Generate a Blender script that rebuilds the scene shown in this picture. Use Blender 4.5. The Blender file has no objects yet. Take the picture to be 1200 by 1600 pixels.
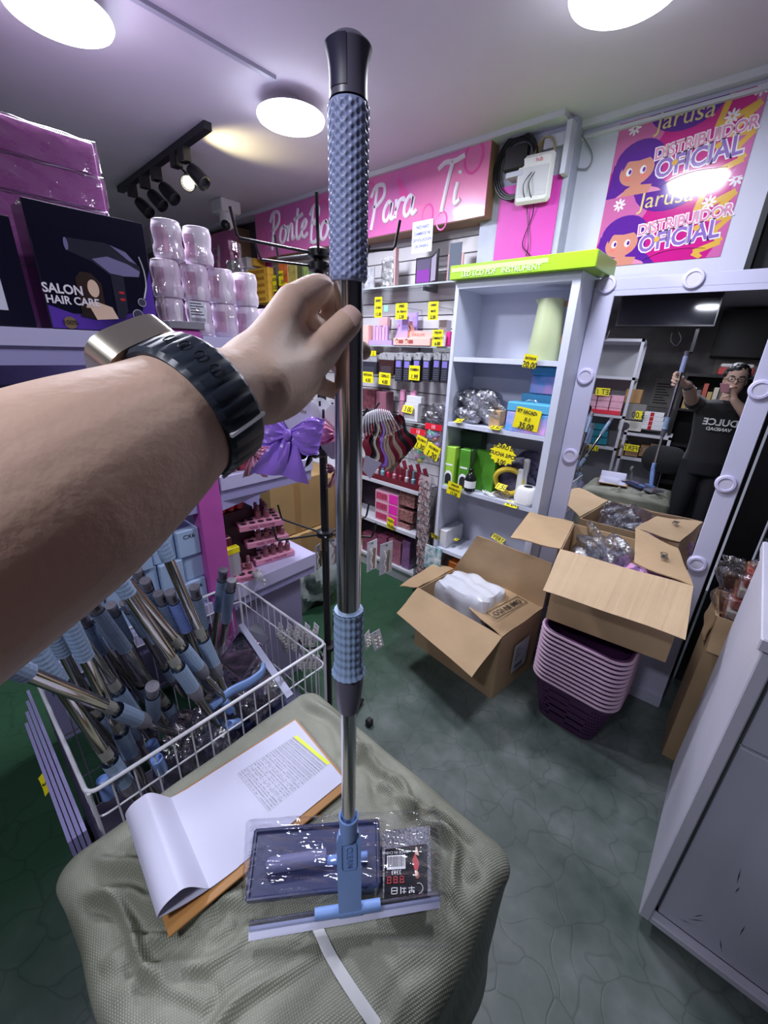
import bpy, math, random
from mathutils import Vector, Matrix, Quaternion
V = Vector
random.seed(7)
SC = bpy.context.scene
COL = SC.collection
# ------------------------------------------------------------------ camera
F_PX = 634.67
PITCH, ROLL, YAW = map(math.radians, (21.723, 1.982, -40.761))
def _cam_rot():
    yw = Matrix(((math.cos(YAW), -math.sin(YAW), 0), (math.sin(YAW), math.cos(YAW), 0), (0, 0, 1)))
    b = Matrix(((1, 0, 0), (0, 0, -1), (0, 1, 0)))
    p = Matrix(((1, 0, 0), (0, math.cos(PITCH), -math.sin(PITCH)), (0, math.sin(PITCH), math.cos(PITCH))))
    r = Matrix(((math.cos(ROLL), -math.sin(ROLL), 0), (math.sin(ROLL), math.cos(ROLL), 0), (0, 0, 1)))
    return r @ p @ b @ yw
RC = _cam_rot()
EYE = V((0, 0, 1.6))
cd = bpy.data.cameras.new('camera')
cam = bpy.data.objects.new('camera', cd); COL.objects.link(cam)
cd.sensor_fit = 'HORIZONTAL'; cd.sensor_width = 36; cd.lens = 36 * F_PX / 1200
cd.clip_start = 0.01; cd.clip_end = 60
M4 = Matrix((RC[0], -RC[1], -RC[2])).transposed().to_4x4(); M4.translation = EYE
cam.matrix_world = M4
SC.camera = cam
def P(px, py, x=None, y=None, z=None):
    """where the line of sight of a photo pixel meets a real plane of the room"""
    d = RC.transposed() @ V(((px - 600) / F_PX, (py - 800) / F_PX, 1))
    if x is not None: t = x / d.x
    elif y is not None: t = y / d.y
    else: t = (z - 1.6) / d.z
    return EYE + d * t
def PX(p):
    c = RC @ (V(p) - EYE); return 600 + F_PX * c.x / c.z, 800 + F_PX * c.y / c.z
# ------------------------------------------------------------------ light and exposure
wd = bpy.data.worlds.new('world'); SC.world = wd; wd.use_nodes = True
wd.node_tree.nodes['Background'].inputs[0].default_value = (0.55, 0.58, 0.75, 1)
wd.node_tree.nodes['Background'].inputs[1].default_value = 0.42
SC.view_settings.view_transform = 'Standard'
SC.view_settings.look = 'None'; SC.view_settings.gamma = 1; SC.view_settings.use_curve_mapping = False
SC.view_settings.exposure = 0.0
CEIL = 2.55
LAMPS = [(-1.765, 1.365), (-0.53, 1.50), (-1.83, 0.585)]
def area(name, loc, size, power, col, rot=(0, 0, 0), shape='DISK'):
    l = bpy.data.lights.new(name, 'AREA'); l.shape = shape; l.size = size; l.energy = power; l.color = col
    if shape == 'RECTANGLE': l.size = size; l.size_y = size
    o = bpy.data.objects.new(name, l); COL.objects.link(o); o.location = loc; o.rotation_euler = rot
    return o
for i, (x, y) in enumerate(LAMPS):
    area('disk_light', (x, y, 2.462), 0.24, (25, 16, 25)[i], (0.84, 0.87, 1.0))
# added unseen light without a lamp body, brightens the shop behind the camera
area('disk_light', (-0.25, -0.75, 2.462), 0.24, 20, (0.84, 0.87, 1.0))
# ------------------------------------------------------------------ materials
MATS = {}
def mat(name, col, rough=0.6, metal=0.0, spec=0.5, noise=0.0, nscale=20.0, bump=0.0, bscale=60.0, emit=0.0, coat=0.0, col2=None, sss=0.0, trans=0.0, sheen=0.0, stretch=None):
    if name in MATS: return MATS[name]
    m = bpy.data.materials.new(name); m.use_nodes = True; nt = m.node_tree; b = nt.nodes['Principled BSDF']
    c = tuple(col) + (1,)
    b.inputs['Base Color'].default_value = c
    b.inputs['Roughness'].default_value = rough; b.inputs['Metallic'].default_value = metal
    b.inputs['Specular IOR Level'].default_value = spec
    b.inputs['Coat Weight'].default_value = coat
    if trans: b.inputs['Transmission Weight'].default_value = trans
    if sheen: b.inputs['Sheen Weight'].default_value = sheen
    if sss:
        b.inputs['Subsurface Weight'].default_value = sss; b.inputs['Subsurface Scale'].default_value = 0.01
        b.inputs['Subsurface Radius'].default_value = (1, 0.35, 0.2)
    if emit:
        b.inputs['Emission Color'].default_value = c; b.inputs['Emission Strength'].default_value = emit
    tc = nt.nodes.new('ShaderNodeTexCoord'); src = tc.outputs['Object']
    if stretch:
        mp = nt.nodes.new('ShaderNodeMapping'); mp.inputs['Scale'].default_value = stretch
        nt.links.new(src, mp.inputs['Vector']); src = mp.outputs['Vector']
    if noise or col2:
        n = nt.nodes.new('ShaderNodeTexNoise'); n.inputs['Scale'].default_value = nscale; n.inputs['Detail'].default_value = 5
        nt.links.new(src, n.inputs['Vector'])
        r = nt.nodes.new('ShaderNodeValToRGB'); nt.links.new(n.outputs['Fac'], r.inputs['Fac'])
        c2 = tuple(col2) if col2 else tuple(max(0, v * (1 - noise)) for v in col)
        r.color_ramp.elements[0].position = 0.35; r.color_ramp.elements[1].position = 0.65
        r.color_ramp.elements[0].color = c2 + (1,); r.color_ramp.elements[1].color = c
        nt.links.new(r.outputs['Color'], b.inputs['Base Color'])
    if bump:
        n2 = nt.nodes.new('ShaderNodeTexNoise'); n2.inputs['Scale'].default_value = bscale; n2.inputs['Detail'].default_value = 3
        nt.links.new(src, n2.inputs['Vector'])
        bp = nt.nodes.new('ShaderNodeBump'); bp.inputs['Strength'].default_value = bump; bp.inputs['Distance'].default_value = 0.01
        nt.links.new(n2.outputs['Fac'], bp.inputs['Height']); nt.links.new(bp.outputs['Normal'], b.inputs['Normal'])
    MATS[name] = m
    return m
def clear(name, tint=(1, 1, 1), gloss=0.25, rough=0.12, wrinkle=0.0, wscale=25):
    """thin clear plastic film or glass pane"""
    if name in MATS: return MATS[name]
    m = bpy.data.materials.new(name); m.use_nodes = True; nt = m.node_tree; nt.nodes.clear()
    out = nt.nodes.new('ShaderNodeOutputMaterial'); mx = nt.nodes.new('ShaderNodeMixShader')
    t = nt.nodes.new('ShaderNodeBsdfTransparent'); t.inputs[0].default_value = tuple(tint) + (1,)
    g = nt.nodes.new('ShaderNodeBsdfGlossy'); g.inputs['Roughness'].default_value = rough
    lw = nt.nodes.new('ShaderNodeLayerWeight'); lw.inputs[0].default_value = 0.35
    ma = nt.nodes.new('ShaderNodeMath'); ma.operation = 'MULTIPLY_ADD'; ma.inputs[1].default_value = 0.55; ma.inputs[2].default_value = gloss * 0.25
    nt.links.new(lw.outputs['Facing'], ma.inputs[0]); nt.links.new(ma.outputs[0], mx.inputs[0])
    nt.links.new(t.outputs[0], mx.inputs[1]); nt.links.new(g.outputs[0], mx.inputs[2]); nt.links.new(mx.outputs[0], out.inputs[0])
    if wrinkle:
        tc = nt.nodes.new('ShaderNodeTexCoord'); n = nt.nodes.new('ShaderNodeTexNoise'); n.inputs['Scale'].default_value = wscale; n.inputs['Detail'].default_value = 4
        nt.links.new(tc.outputs['Object'], n.inputs['Vector'])
        bp = nt.nodes.new('ShaderNodeBump'); bp.inputs['Strength'].default_value = wrinkle; bp.inputs['Distance'].default_value = 0.02
        nt.links.new(n.outputs['Fac'], bp.inputs['Height']); nt.links.new(bp.outputs['Normal'], g.inputs['Normal']); nt.links.new(bp.outputs['Normal'], lw.inputs['Normal'])
    MATS[name] = m
    return m
# ------------------------------------------------------------------ mesh building
def frame(o, r, u):
    r = V(r).normalized(); n = r.cross(V(u)).normalized(); u = n.cross(r)
    m = Matrix((r, u, n)).transposed().to_4x4(); m.translation = V(o)
    return m
WM = {}
def spline(pts, n):
    pts = [V(p) for p in pts]
    if len(pts) < 3: return [pts[0].lerp(pts[-1], i / n) for i in range(n + 1)]
    q = [pts[0] * 2 - pts[1]] + pts + [pts[-1] * 2 - pts[-2]]; out = []
    k = len(pts) - 1
    for i in range(n + 1):
        t = i / n * k; s = min(int(t), k - 1); t -= s
        a, b, c, d = q[s:s + 4]
        out.append(0.5 * ((2 * b) + (c - a) * t + (2 * a - 5 * b + 4 * c - d) * t * t + (3 * b - a - 3 * c + d) * t ** 3))
    return out
class MB:
    def __init__(s): s.v = []; s.f = []; s.mi = []; s.cur = 0
    def add(s, vs, fs, M=None):
        b = len(s.v)
        s.v += [tuple(M @ V(v)) for v in vs] if M is not None else [tuple(v) for v in vs]
        s.f += [tuple(i + b for i in f) for f in fs]; s.mi += [s.cur] * len(fs)
        return s
    def box(s, lo, hi, M=None, bev=0.0):
        x0, y0, z0 = lo; x1, y1, z1 = hi
        if x0 > x1: x0, x1 = x1, x0
        if y0 > y1: y0, y1 = y1, y0
        if z0 > z1: z0, z1 = z1, z0
        if bev > 0:
            b = min(bev, (x1 - x0) * .45, (y1 - y0) * .45, (z1 - z0) * .45)
            vs = []
            for z, i in ((z0, b), (z0 + b, 0), (z1 - b, 0), (z1, b)):
                X0, X1, Y0, Y1 = x0 + i, x1 - i, y0 + i, y1 - i
                c = b if i == 0 else b * .6
                vs += [(X0 + c, Y0, z), (X1 - c, Y0, z), (X1, Y0 + c, z), (X1, Y1 - c, z), (X1 - c, Y1, z), (X0 + c, Y1, z), (X0, Y1 - c, z), (X0, Y0 + c, z)]
            fs = [tuple(range(7, -1, -1)), tuple(range(24, 32))]
            for k in range(3):
                for i in range(8): j = (i + 1) % 8; fs.append((k * 8 + i, k * 8 + j, k * 8 + 8 + j, k * 8 + 8 + i))
            return s.add(vs, fs, M)
        vs = [(x0, y0, z0), (x1, y0, z0), (x1, y1, z0), (x0, y1, z0), (x0, y0, z1), (x1, y0, z1), (x1, y1, z1), (x0, y1, z1)]
        return s.add(vs, [(0, 3, 2, 1), (4, 5, 6, 7), (0, 1, 5, 4), (1, 2, 6, 5), (2, 3, 7, 6), (3, 0, 4, 7)], M)
    def hexa(s, b4, t4):
        return s.add(list(b4) + list(t4), [(0, 3, 2, 1), (4, 5, 6, 7), (0, 1, 5, 4), (1, 2, 6, 5), (2, 3, 7, 6), (3, 0, 4, 7)])
    def slab(s, quad, th):
        """a thin board from four corners"""
        q = [V(p) for p in quad]; n = (q[1] - q[0]).cross(q[3] - q[0]).normalized() * th
        return s.hexa([p - n for p in q], q)
    def prism(s, poly, h, M=None, z0=0.0):
        n = len(poly); vs = [(x, y, z0) for x, y in poly] + [(x, y, z0 + h) for x, y in poly]
        fs = [tuple(range(n - 1, -1, -1)), tuple(range(n, 2 * n))] + [(i, (i + 1) % n, n + (i + 1) % n, n + i) for i in range(n)]
        return s.add(vs, fs, M)
    def flat(s, poly, z=0.0, M=None):
        return s.add([(x, y, z) for x, y in poly], [tuple(range(len(poly)))], M)
    def lathe(s, prof, seg=20, M=None, cap=True, sq=0.0):
        vs = []; fs = []; n = len(prof)
        for r, z in prof:
            for k in range(seg):
                a = 2 * math.pi * k / seg; c, q = math.cos(a), math.sin(a)
                if sq:
                    w = (abs(c) ** (2 + 6 * sq) + abs(q) ** (2 + 6 * sq)) ** (-1 / (2 + 6 * sq)); c *= w; q *= w
                vs.append((r * c, r * q, z))
        for i in range(n - 1):
            for k in range(seg): j = (k + 1) % seg; fs.append((i * seg + k, i * seg + j, (i + 1) * seg + j, (i + 1) * seg + k))
        if cap: fs += [tuple(range(seg - 1, -1, -1)), tuple((n - 1) * seg + k for k in range(seg))]
        return s.add(vs, fs, M)
    def tube(s, pts, r, seg=8, n=None, ry=None, up=None, cap=True, closed=False):
        pts = [V(p) for p in pts]
        if n: 
            rr = r
            if isinstance(r, (list, tuple)):
                rs = spline([(q, 0, 0) for q in r], n); rr = [q.x for q in rs]
            pts = spline(pts, n); r = rr
        R = r if isinstance(r, (list, tuple)) else [r] * len(pts)
        m = len(pts); ref = V(up) if up else None; vs = []; fs = []; prev = None
        for i, p in enumerate(pts):
            if closed: t = pts[(i + 1) % m] - pts[i - 1]
            else: t = pts[min(i + 1, m - 1)] - pts[max(i - 1, 0)]
            if t.length < 1e-9: t = V((0, 0, 1))
            t.normalize()
            if ref is not None: a = ref - t * ref.dot(t)
            elif prev is None:
                a = V((0, 0, 1)) if abs(t.z) < .9 else V((1, 0, 0)); a = a - t * a.dot(t)
            else: a = prev - t * prev.dot(t)
            a.normalize(); prev = a; b = t.cross(a)
            q = ry[i] if isinstance(ry, (list, tuple)) else (ry if ry else 1.0)
            for k in range(seg):
                g = 2 * math.pi * k / seg; vs.append(p + (a * math.cos(g) + b * math.sin(g) * q) * R[i])
        for i in range(m if closed else m - 1):
            i2 = (i + 1) % m
            for k in range(seg): j = (k + 1) % seg; fs.append((i * seg + k, i * seg + j, i2 * seg + j, i2 * seg + k))
        if cap and not closed: fs += [tuple(range(seg - 1, -1, -1)), tuple((m - 1) * seg + k for k in range(seg))]
        return s.add(vs, fs)
    def ball(s, c, r, seg=12, M=None, sc=(1, 1, 1)):
        n = seg // 2; prof = []; vs = [(0, 0, -1)]; fs = []
        for i in range(1, n):
            a = -math.pi / 2 + math.pi * i / n
            for k in range(seg): g = 2 * math.pi * k / seg; vs.append((math.cos(a) * math.cos(g), math.cos(a) * math.sin(g), math.sin(a)))
        vs.append((0, 0, 1)); L = len(vs) - 1
        for k in range(seg):
            j = (k + 1) % seg; fs.append((0, 1 + j, 1 + k)); fs.append((L, L - seg + k, L - seg + j))
            for i in range(n - 2): a = 1 + i * seg; fs.append((a + k, a + j, a + seg + j, a + seg + k))
        c = V(c)
        vs = [(c.x + v[0] * r * sc[0], c.y + v[1] * r * sc[1], c.z + v[2] * r * sc[2]) for v in vs]
        return s.add(vs, fs, M)
    def grid(s, fn, nu, nv, M=None, wrap=False):
        vs = [fn(i / nu, j / nv) for j in range(nv + 1) for i in range(nu + (0 if wrap else 1))]
        w = nu if wrap else nu + 1
        fs = [(j * w + i, j * w + (i + 1) % w, (j + 1) * w + (i + 1) % w, (j + 1) * w + i) for j in range(nv) for i in range(nu)]
        return s.add(vs, fs, M)
    def build(s, name, m, parent=None, smooth=False, world=True, at=None, M=None, auto=0.6):
        me = bpy.data.meshes.new(name); vs = s.v
        ms = m if isinstance(m, (list, tuple)) else [m]
        o = bpy.data.objects.new(name, me)
        if M is not None:            # verts already local to M
            mw = M; o.matrix_world = M if parent is None else M
            if parent is not None: o.matrix_parent_inverse = Matrix(); 
        elif parent is None and world:
            if at is None:
                xs = [v[0] for v in vs]; ys = [v[1] for v in vs]; zs = [v[2] for v in vs]
                at = ((min(xs) + max(xs)) / 2, (min(ys) + max(ys)) / 2, min(zs))
            mw = Matrix.Translation(V(at)); o.location = at
            vs = [(v[0] - at[0], v[1] - at[1], v[2] - at[2]) for v in vs]
        elif parent is not None and world:
            mw = WM[parent]; inv = mw.inverted(); vs = [tuple(inv @ V(v)) for v in vs]
        else: mw = Matrix() if parent is None else WM[parent]
        me.from_pydata([tuple(v) for v in vs], [], s.f)
        for q in ms: me.materials.append(q)
        if len(ms) > 1: me.polygons.foreach_set('material_index', s.mi)
        if smooth:
            me.polygons.foreach_set('use_smooth', [True] * len(me.polygons))
            if auto: me.set_sharp_from_angle(angle=auto)
        me.update(); COL.objects.link(o)
        if parent is not None: o.parent = parent
        WM[o] = mw
        return o
def tag(o, label=None, cat=None, group=None, kind=None):
    if label: o['label'] = label
    if cat: o['category'] = cat
    if group: o['group'] = group
    if kind: o['kind'] = kind
    return o
def thing(name, label, cat, loc=(0, 0, 0), rz=0.0, group=None, M=None):
    o = bpy.data.objects.new(name, None); COL.objects.link(o); o.empty_display_size = 0.05
    m = M.copy() if M is not None else Matrix.Translation(V(loc)) @ Matrix.Rotation(rz, 4, 'Z')
    o.matrix_world = m; WM[o] = m
    return tag(o, label, cat, group)
def dup(root, M, label=None, group=None):
    def cp(o, par):
        c = o.copy(); COL.objects.link(c); c.parent = par
        for ch in KIDS.get(o, []): cp(ch, c)
        return c
    if not KIDS:
        pass
    r = cp(root, None); r.matrix_world = M; WM[r] = M
    if label: r['label'] = label
    if group: r['group'] = group
    return r
class _Kids(dict):
    def get(s, o, d=None): return [c for c in bpy.data.objects if c.parent == o]
KIDS = _Kids(a=1)
def wbuild(mb, name, m, label, cat, group=None, smooth=False, at=None):
    return tag(mb.build(name, m, None, smooth=smooth, at=at), label, cat, group)
def struct(mb, name, m, smooth=False):
    o = mb.build(name, m, None, smooth=smooth); o['kind'] = 'structure'; return o
def text(s, size, M, m, parent=None, name='lettering', ext=0.0004, shear=0.0, bold=0.0, align='CENTER', sx=1.0):
    """raised lettering; M is local to the parent's frame"""
    c = bpy.data.curves.new(name, 'FONT'); c.body = s; c.size = size; c.align_x = align; c.align_y = 'CENTER'
    c.extrude = ext; c.shear = shear; c.offset = bold; c.resolution_u = 3
    t = bpy.data.objects.new(name, c); me = bpy.data.meshes.new_from_object(t)
    bpy.data.objects.remove(t); bpy.data.curves.remove(c)
    MM = M @ Matrix.Diagonal((sx, 1, 1, 1))
    me.transform(MM); me.name = name
    me.materials.clear(); me.materials.append(m)
    o = bpy.data.objects.new(name, me); COL.objects.link(o)
    if parent is not None: o.parent = parent
    WM[o] = WM.get(parent, Matrix())
    return o
def T(x=0, y=0, z=0): return Matrix.Translation((x, y, z))
def RX(a): return Matrix.Rotation(a, 4, 'X')
def RY(a): return Matrix.Rotation(a, 4, 'Y')
def RZ(a): return Matrix.Rotation(a, 4, 'Z')
RIGHT, UPV = V((1, 0, 0)), V((0, 0, 1))
INK = mat('ink', (0.015, 0.015, 0.02), 0.6)
YEL = mat('yellow_card', (0.93, 0.80, 0.01), 0.45, noise=0.06, nscale=9)
def price_tag(o, r, u, w, h, lines, label, bend=0.1, burst=False, group='yellow price cards'):
    """a yellow card with hand-written price; o is the middle of its lower edge"""
    M = frame(o, r, u); mb = MB()
    if burst:
        poly = []
        for k in range(28):
            a = 2 * math.pi * k / 28; q = 1.0 if k % 2 else 0.82
            poly.append((math.cos(a) * w / 2 * q, h / 2 + math.sin(a) * h / 2 * q))
        mb.prism(poly, 0.0006)
    else:
        mb.grid(lambda a, b: ((a - .5) * w, b * h, bend * w * ((a - .5) ** 2 * 1.2 + 0.5 * (b - .5) * (a - .5))), 6, 4)
        mb.grid(lambda a, b: ((.5 - a) * w, b * h, bend * w * ((a - .5) ** 2 * 1.2 + 0.5 * (b - .5) * (.5 - a)) - 0.0004), 6, 4)
    t = mb.build('price_tag', YEL, None, M=M, smooth=True); tag(t, label, 'price tag', group)
    n = len(lines)
    for i, (s, k) in enumerate(lines):
        y = h * (1 - (i + .55) / n)
        text(s, h / n * k, T(0, y, 0.0012 + bend * w * 0.12), INK, t, 'lettering', 0.0002, shear=0.15, bold=h * 0.006, sx=0.85)
    return t
# ================================================================== the setting
m_wall = mat('white_wall_paint', (0.66, 0.67, 0.80), 0.65, noise=0.05, nscale=3, bump=0.05, bscale=40)
m_ceil = mat('ceiling_paint', (0.70, 0.66, 0.74), 0.75, noise=0.06, nscale=2.0)
def floor_mat():
    m = bpy.data.materials.new('painted_concrete'); m.use_nodes = True; nt = m.node_tree; b = nt.nodes['Principled BSDF']
    tc = nt.nodes.new('ShaderNodeTexCoord')
    n1 = nt.nodes.new('ShaderNodeTexNoise'); n1.inputs['Scale'].default_value = 2.4; n1.inputs['Detail'].default_value = 8
    n2 = nt.nodes.new('ShaderNodeTexNoise'); n2.inputs['Scale'].default_value = 9; n2.inputs['Detail'].default_value = 7
    for n in (n1, n2): nt.links.new(tc.outputs['Object'], n.inputs['Vector'])
    r = nt.nodes.new('ShaderNodeValToRGB'); e = r.color_ramp.elements
    e[0].position = 0.3; e[0].color = (0.035, 0.060, 0.048, 1); e[1].position = 0.72; e[1].color = (0.26, 0.285, 0.285, 1)
    k = r.color_ramp.elements.new(0.5); k.color = (0.115, 0.145, 0.132, 1)
    mx = nt.nodes.new('ShaderNodeMath'); mx.operation = 'MULTIPLY_ADD'; mx.inputs[1].default_value = 0.6
    ad = nt.nodes.new('ShaderNodeMath'); ad.operation = 'MULTIPLY'; ad.inputs[1].default_value = 0.42
    nt.links.new(n2.outputs['Fac'], ad.inputs[0]); nt.links.new(n1.outputs['Fac'], mx.inputs[0]); nt.links.new(ad.outputs[0], mx.inputs[2])
    nt.links.new(mx.outputs[0], r.inputs['Fac'])
    # greener paint along the far aisle, bare grey concrete near the counter
    sp = nt.nodes.new('ShaderNodeSeparateXYZ'); nt.links.new(tc.outputs['Object'], sp.inputs[0])
    mr = nt.nodes.new('ShaderNodeMapRange'); mr.inputs[1].default_value = 0.55; mr.inputs[2].default_value = 1.15
    nt.links.new(sp.outputs['X'], mr.inputs[0])
    gm = nt.nodes.new('ShaderNodeMixRGB'); gm.inputs[1].default_value = (0.026, 0.085, 0.042, 1)
    nt.links.new(mr.outputs[0], gm.inputs[0]); nt.links.new(r.outputs['Color'], gm.inputs[2])
    wv = nt.nodes.new('ShaderNodeTexNoise'); wv.inputs['Scale'].default_value = 5; nt.links.new(tc.outputs['Object'], wv.inputs['Vector'])
    mp = nt.nodes.new('ShaderNodeMixRGB'); mp.inputs[0].default_value = 0.18
    nt.links.new(tc.outputs['Object'], mp.inputs[1]); nt.links.new(wv.outputs['Color'], mp.inputs[2])
    vo = nt.nodes.new('ShaderNodeTexVoronoi'); vo.feature = 'DISTANCE_TO_EDGE'; vo.inputs['Scale'].default_value = 9
    nt.links.new(mp.outputs[0], vo.inputs['Vector'])
    cr = nt.nodes.new('ShaderNodeValToRGB'); cr.color_ramp.elements[0].position = 0.0; cr.color_ramp.elements[0].color = (0.5, 0.5, 0.5, 1)
    cr.color_ramp.elements[1].position = 0.03; cr.color_ramp.elements[1].color = (1, 1, 1, 1)
    nt.links.new(vo.outputs['Distance'], cr.inputs['Fac'])
    mu = nt.nodes.new('ShaderNodeMixRGB'); mu.blend_type = 'MULTIPLY'; mu.inputs[0].default_value = 0.5
    nt.links.new(gm.outputs[0], mu.inputs[1]); nt.links.new(cr.outputs['Color'], mu.inputs[2])
    nt.links.new(mu.outputs[0], b.inputs['Base Color'])
    rr = nt.nodes.new('ShaderNodeMapRange'); rr.inputs[3].default_value = 0.28; rr.inputs[4].default_value = 0.6
    nt.links.new(n2.outputs['Fac'], rr.inputs[0]); nt.links.new(rr.outputs[0], b.inputs['Roughness'])
    bp = nt.nodes.new('ShaderNodeBump'); bp.inputs['Strength'].default_value = 0.15; bp.inputs['Distance'].default_value = 0.004
    nt.links.new(cr.outputs['Color'], bp.inputs['Height']); nt.links.new(bp.outputs['Normal'], b.inputs['Normal'])
    return m
X0, X1, Y0, Y1 = -6.2, 2.4, -2.6, 2.28
struct(MB().box((X0, Y0, -0.05), (X1, 3.6, 0)), 'floor', floor_mat())
struct(MB().box((X0, Y0, CEIL), (X1, 3.6, CEIL + 0.05)), 'ceiling', m_ceil)
struct(MB().box((X0 - .05, Y0, 0), (X0, 3.6, CEIL)), 'wall_left', m_wall)
struct(MB().box((X1, Y0, 0), (X1 + .05, 3.6, CEIL)), 'wall_right', mat('dark_wall', (0.05, 0.05, 0.07), 0.7))
struct(MB().box((X0, Y0 - .05, 0), (X1, Y0, CEIL)), 'wall_front', mat('grey_plastic_sheeting', (0.30, 0.29, 0.28), 0.45, noise=0.3, nscale=4, bump=0.5, bscale=5))
XD = -0.165     # where the white wall stops and the dark doorway starts
struct(MB().box((-0.875, Y1, 0), (XD, Y1 + .1, CEIL)), 'wall_back', m_wall)
struct(MB().box((-1.30, 2.19, 0), (-0.875, 2.38, CEIL)), 'wall_back_pillar', mat('pillar_paint', (0.52, 0.55, 0.68), 0.6, noise=0.12, nscale=14, bump=0.2, bscale=25))
struct(MB().box((X0, 2.27, 0), (-1.30, 2.37, CEIL)), 'wall_back_slatwall', mat('slat_groove_brown', (0.10, 0.085, 0.09), 0.8))  # dark backing board, its brown shows as thin lines between the slats
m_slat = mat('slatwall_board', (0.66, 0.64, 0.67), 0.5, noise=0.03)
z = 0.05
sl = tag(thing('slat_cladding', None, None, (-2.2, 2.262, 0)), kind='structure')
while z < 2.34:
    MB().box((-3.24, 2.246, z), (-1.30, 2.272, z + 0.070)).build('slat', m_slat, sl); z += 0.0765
m_trim = mat('ceiling_moulding', (0.68, 0.68, 0.76), 0.5)
struct(MB().box((-0.90, 2.24, 2.525), (XD, 2.28, 2.55)).box((-0.875, 2.262, 2.49), (-0.2, 2.28, 2.503)), 'trim_1', m_trim)
struct(MB().box((X0, 2.10, 2.527), (-0.90, 2.19, 2.55)), 'trim_2', m_trim)
m_mag = mat('magenta_paint', (0.72, 0.06, 0.50), 0.5, noise=0.08, nscale=5)
# doorway right of the mirror: dark folded metal door
dd = tag(thing('door_1', None, None, (0.9, 2.40, 0)), kind='structure')
m_dk = mat('black_metal_door', (0.012, 0.013, 0.018), 0.4)
for k in range(22):
    MB().box((XD + 0.02 + k * .115, 2.36, 0), (XD + .125 + k * .115, 2.385 + 0.02 * (k % 2), CEIL)).build('door_panel', m_dk, dd)
MB().box((XD, 2.28, 0), (XD + 0.02, 2.42, CEIL)).box((XD, 2.28, 2.44), (X1, 2.40, CEIL)).build('door_frame', m_dk, dd)
# ------------------------------------------------------------------ ceiling fixtures
m_lampbody = mat('white_lamp_housing', (0.80, 0.80, 0.85), 0.4)
m_glow = mat('lamp_diffuser', (0.93, 0.95, 1.0), 0.4, emit=9.0)
LL = ['round white ceiling lamp nearest the sign, at the end of the cable duct', 'round white ceiling lamp at the top right above the poster', 'round white ceiling lamp at the top left corner over the pink boxes']
for (x, y), lb in zip(LAMPS, LL):
    t = thing('ceiling_lamp', lb, 'lamp', (x, y, 2.46), group='round ceiling lamps')
    M = T(x, y, 0)
    MB().lathe([(0.035, 2.55), (0.05, 2.535), (0.06, 2.53), (0.09, 2.515), (0.128, 2.500), (0.137, 2.494), (0.137, 2.490), (0.130, 2.489)], 40, M).build('housing', m_lampbody, t, smooth=True)
    MB().lathe([(0.1375, 2.4935), (0.139, 2.488), (0.134, 2.479)], 40, M, cap=False).build('side_diffuser', mat('lamp_side_diffuser', (.86, .88, 1.0), .4, emit=26), t, smooth=True)
    MB().lathe([(0.130, 2.4895), (0.129, 2.476), (0.11, 2.470), (0.06, 2.467), (0.002, 2.466)], 40, M).build('diffuser', m_glow, t, smooth=True)
wbuild(MB().box((-1.70, 0.70, 2.538), (-1.678, 1.235, 2.55)), 'cable_duct', mat('grey_duct', (0.45, 0.45, 0.55), 0.5), 'thin straight cable duct running across the ceiling between two round lamps', 'cable duct')
# track with five spots
m_blk = mat('black_plastic', (0.012, 0.012, 0.016), 0.35)
A = P(325, 198, z=2.53); B = P(188, 298, z=2.53)
tr = thing('track_light', 'black ceiling track with five adjustable spot heads', 'track light', (A + B) / 2)
d = (B - A).normalized(); s_ = V((-d.y, d.x, 0))
q = [A + s_ * .018, B + s_ * .018, B - s_ * .018, A - s_ * .018]
MB().hexa([p - V((0, 0, .012)) for p in q], [p + V((0, 0, .02)) for p in q]).build('track', m_blk, tr)
heads = [(286, 232, 306, 263), (270, 240, 283, 264), (247, 265, 262, 288), (230, 278, 241, 301), (211, 292, 221, 314)]
for i, (ax, ay, hx, hy) in enumerate(heads):
    a = P(ax, ay, z=2.515); f = (a - A).dot(d); a = A + d * f
    h = a + V((0.02, 0.05, -0.12))
    g = MB().box((a.x - .03, a.y - .02, 2.46), (a.x + .03, a.y + .02, 2.52)).tube([a - V((0, 0, .05)), h + V((0, 0, .02))], 0.006, 6)
    hd = g.build('spot_mount', m_blk, tr)
    dirn = V((0.62, 0.28, -0.62)).normalized() if i != 1 else V((0.55, -0.45, -0.35)).normalized()
    up = V((0, 0, 1)) if abs(dirn.z) < .9 else V((1, 0, 0))
    M = frame(h, dirn.cross(up), up); M = frame(h, dirn.orthogonal(), dirn.cross(dirn.orthogonal()))
    if (M @ V((0, 0, 1)) - M.translation).dot(dirn) < 0: M = M @ RX(math.pi)
    sh = MB().lathe([(0.018, -.06), (0.03, -.05), (0.036, -.02), (0.038, .05), (0.034, .052), (0.03, .03), (0.004, .028)], 18, M).build('spot_head', m_blk, hd if False else tr, smooth=True)
    if i == 1:
        MB().lathe([(0.029, .036), (0.001, .038)], 16, M).build('spot_lens', mat('spot_lens', (1, .93, .72), .3, emit=8), tr)
sl_ = bpy.data.lights.new('spot_light', 'SPOT'); sl_.energy = 9; sl_.color = (1.0, 0.88, 0.45); sl_.spot_size = 1.5; sl_.spot_blend = .8; sl_.shadow_soft_size = .02
lp = bpy.data.objects.new('spot_light', sl_); COL.objects.link(lp); lp.location = A + d * 0.30 + V((0.09, 0.05, -0.16))
lp.rotation_euler = V((0.35, 0.45, 0.6)).to_track_quat('-Z', 'Y').to_euler()
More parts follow.
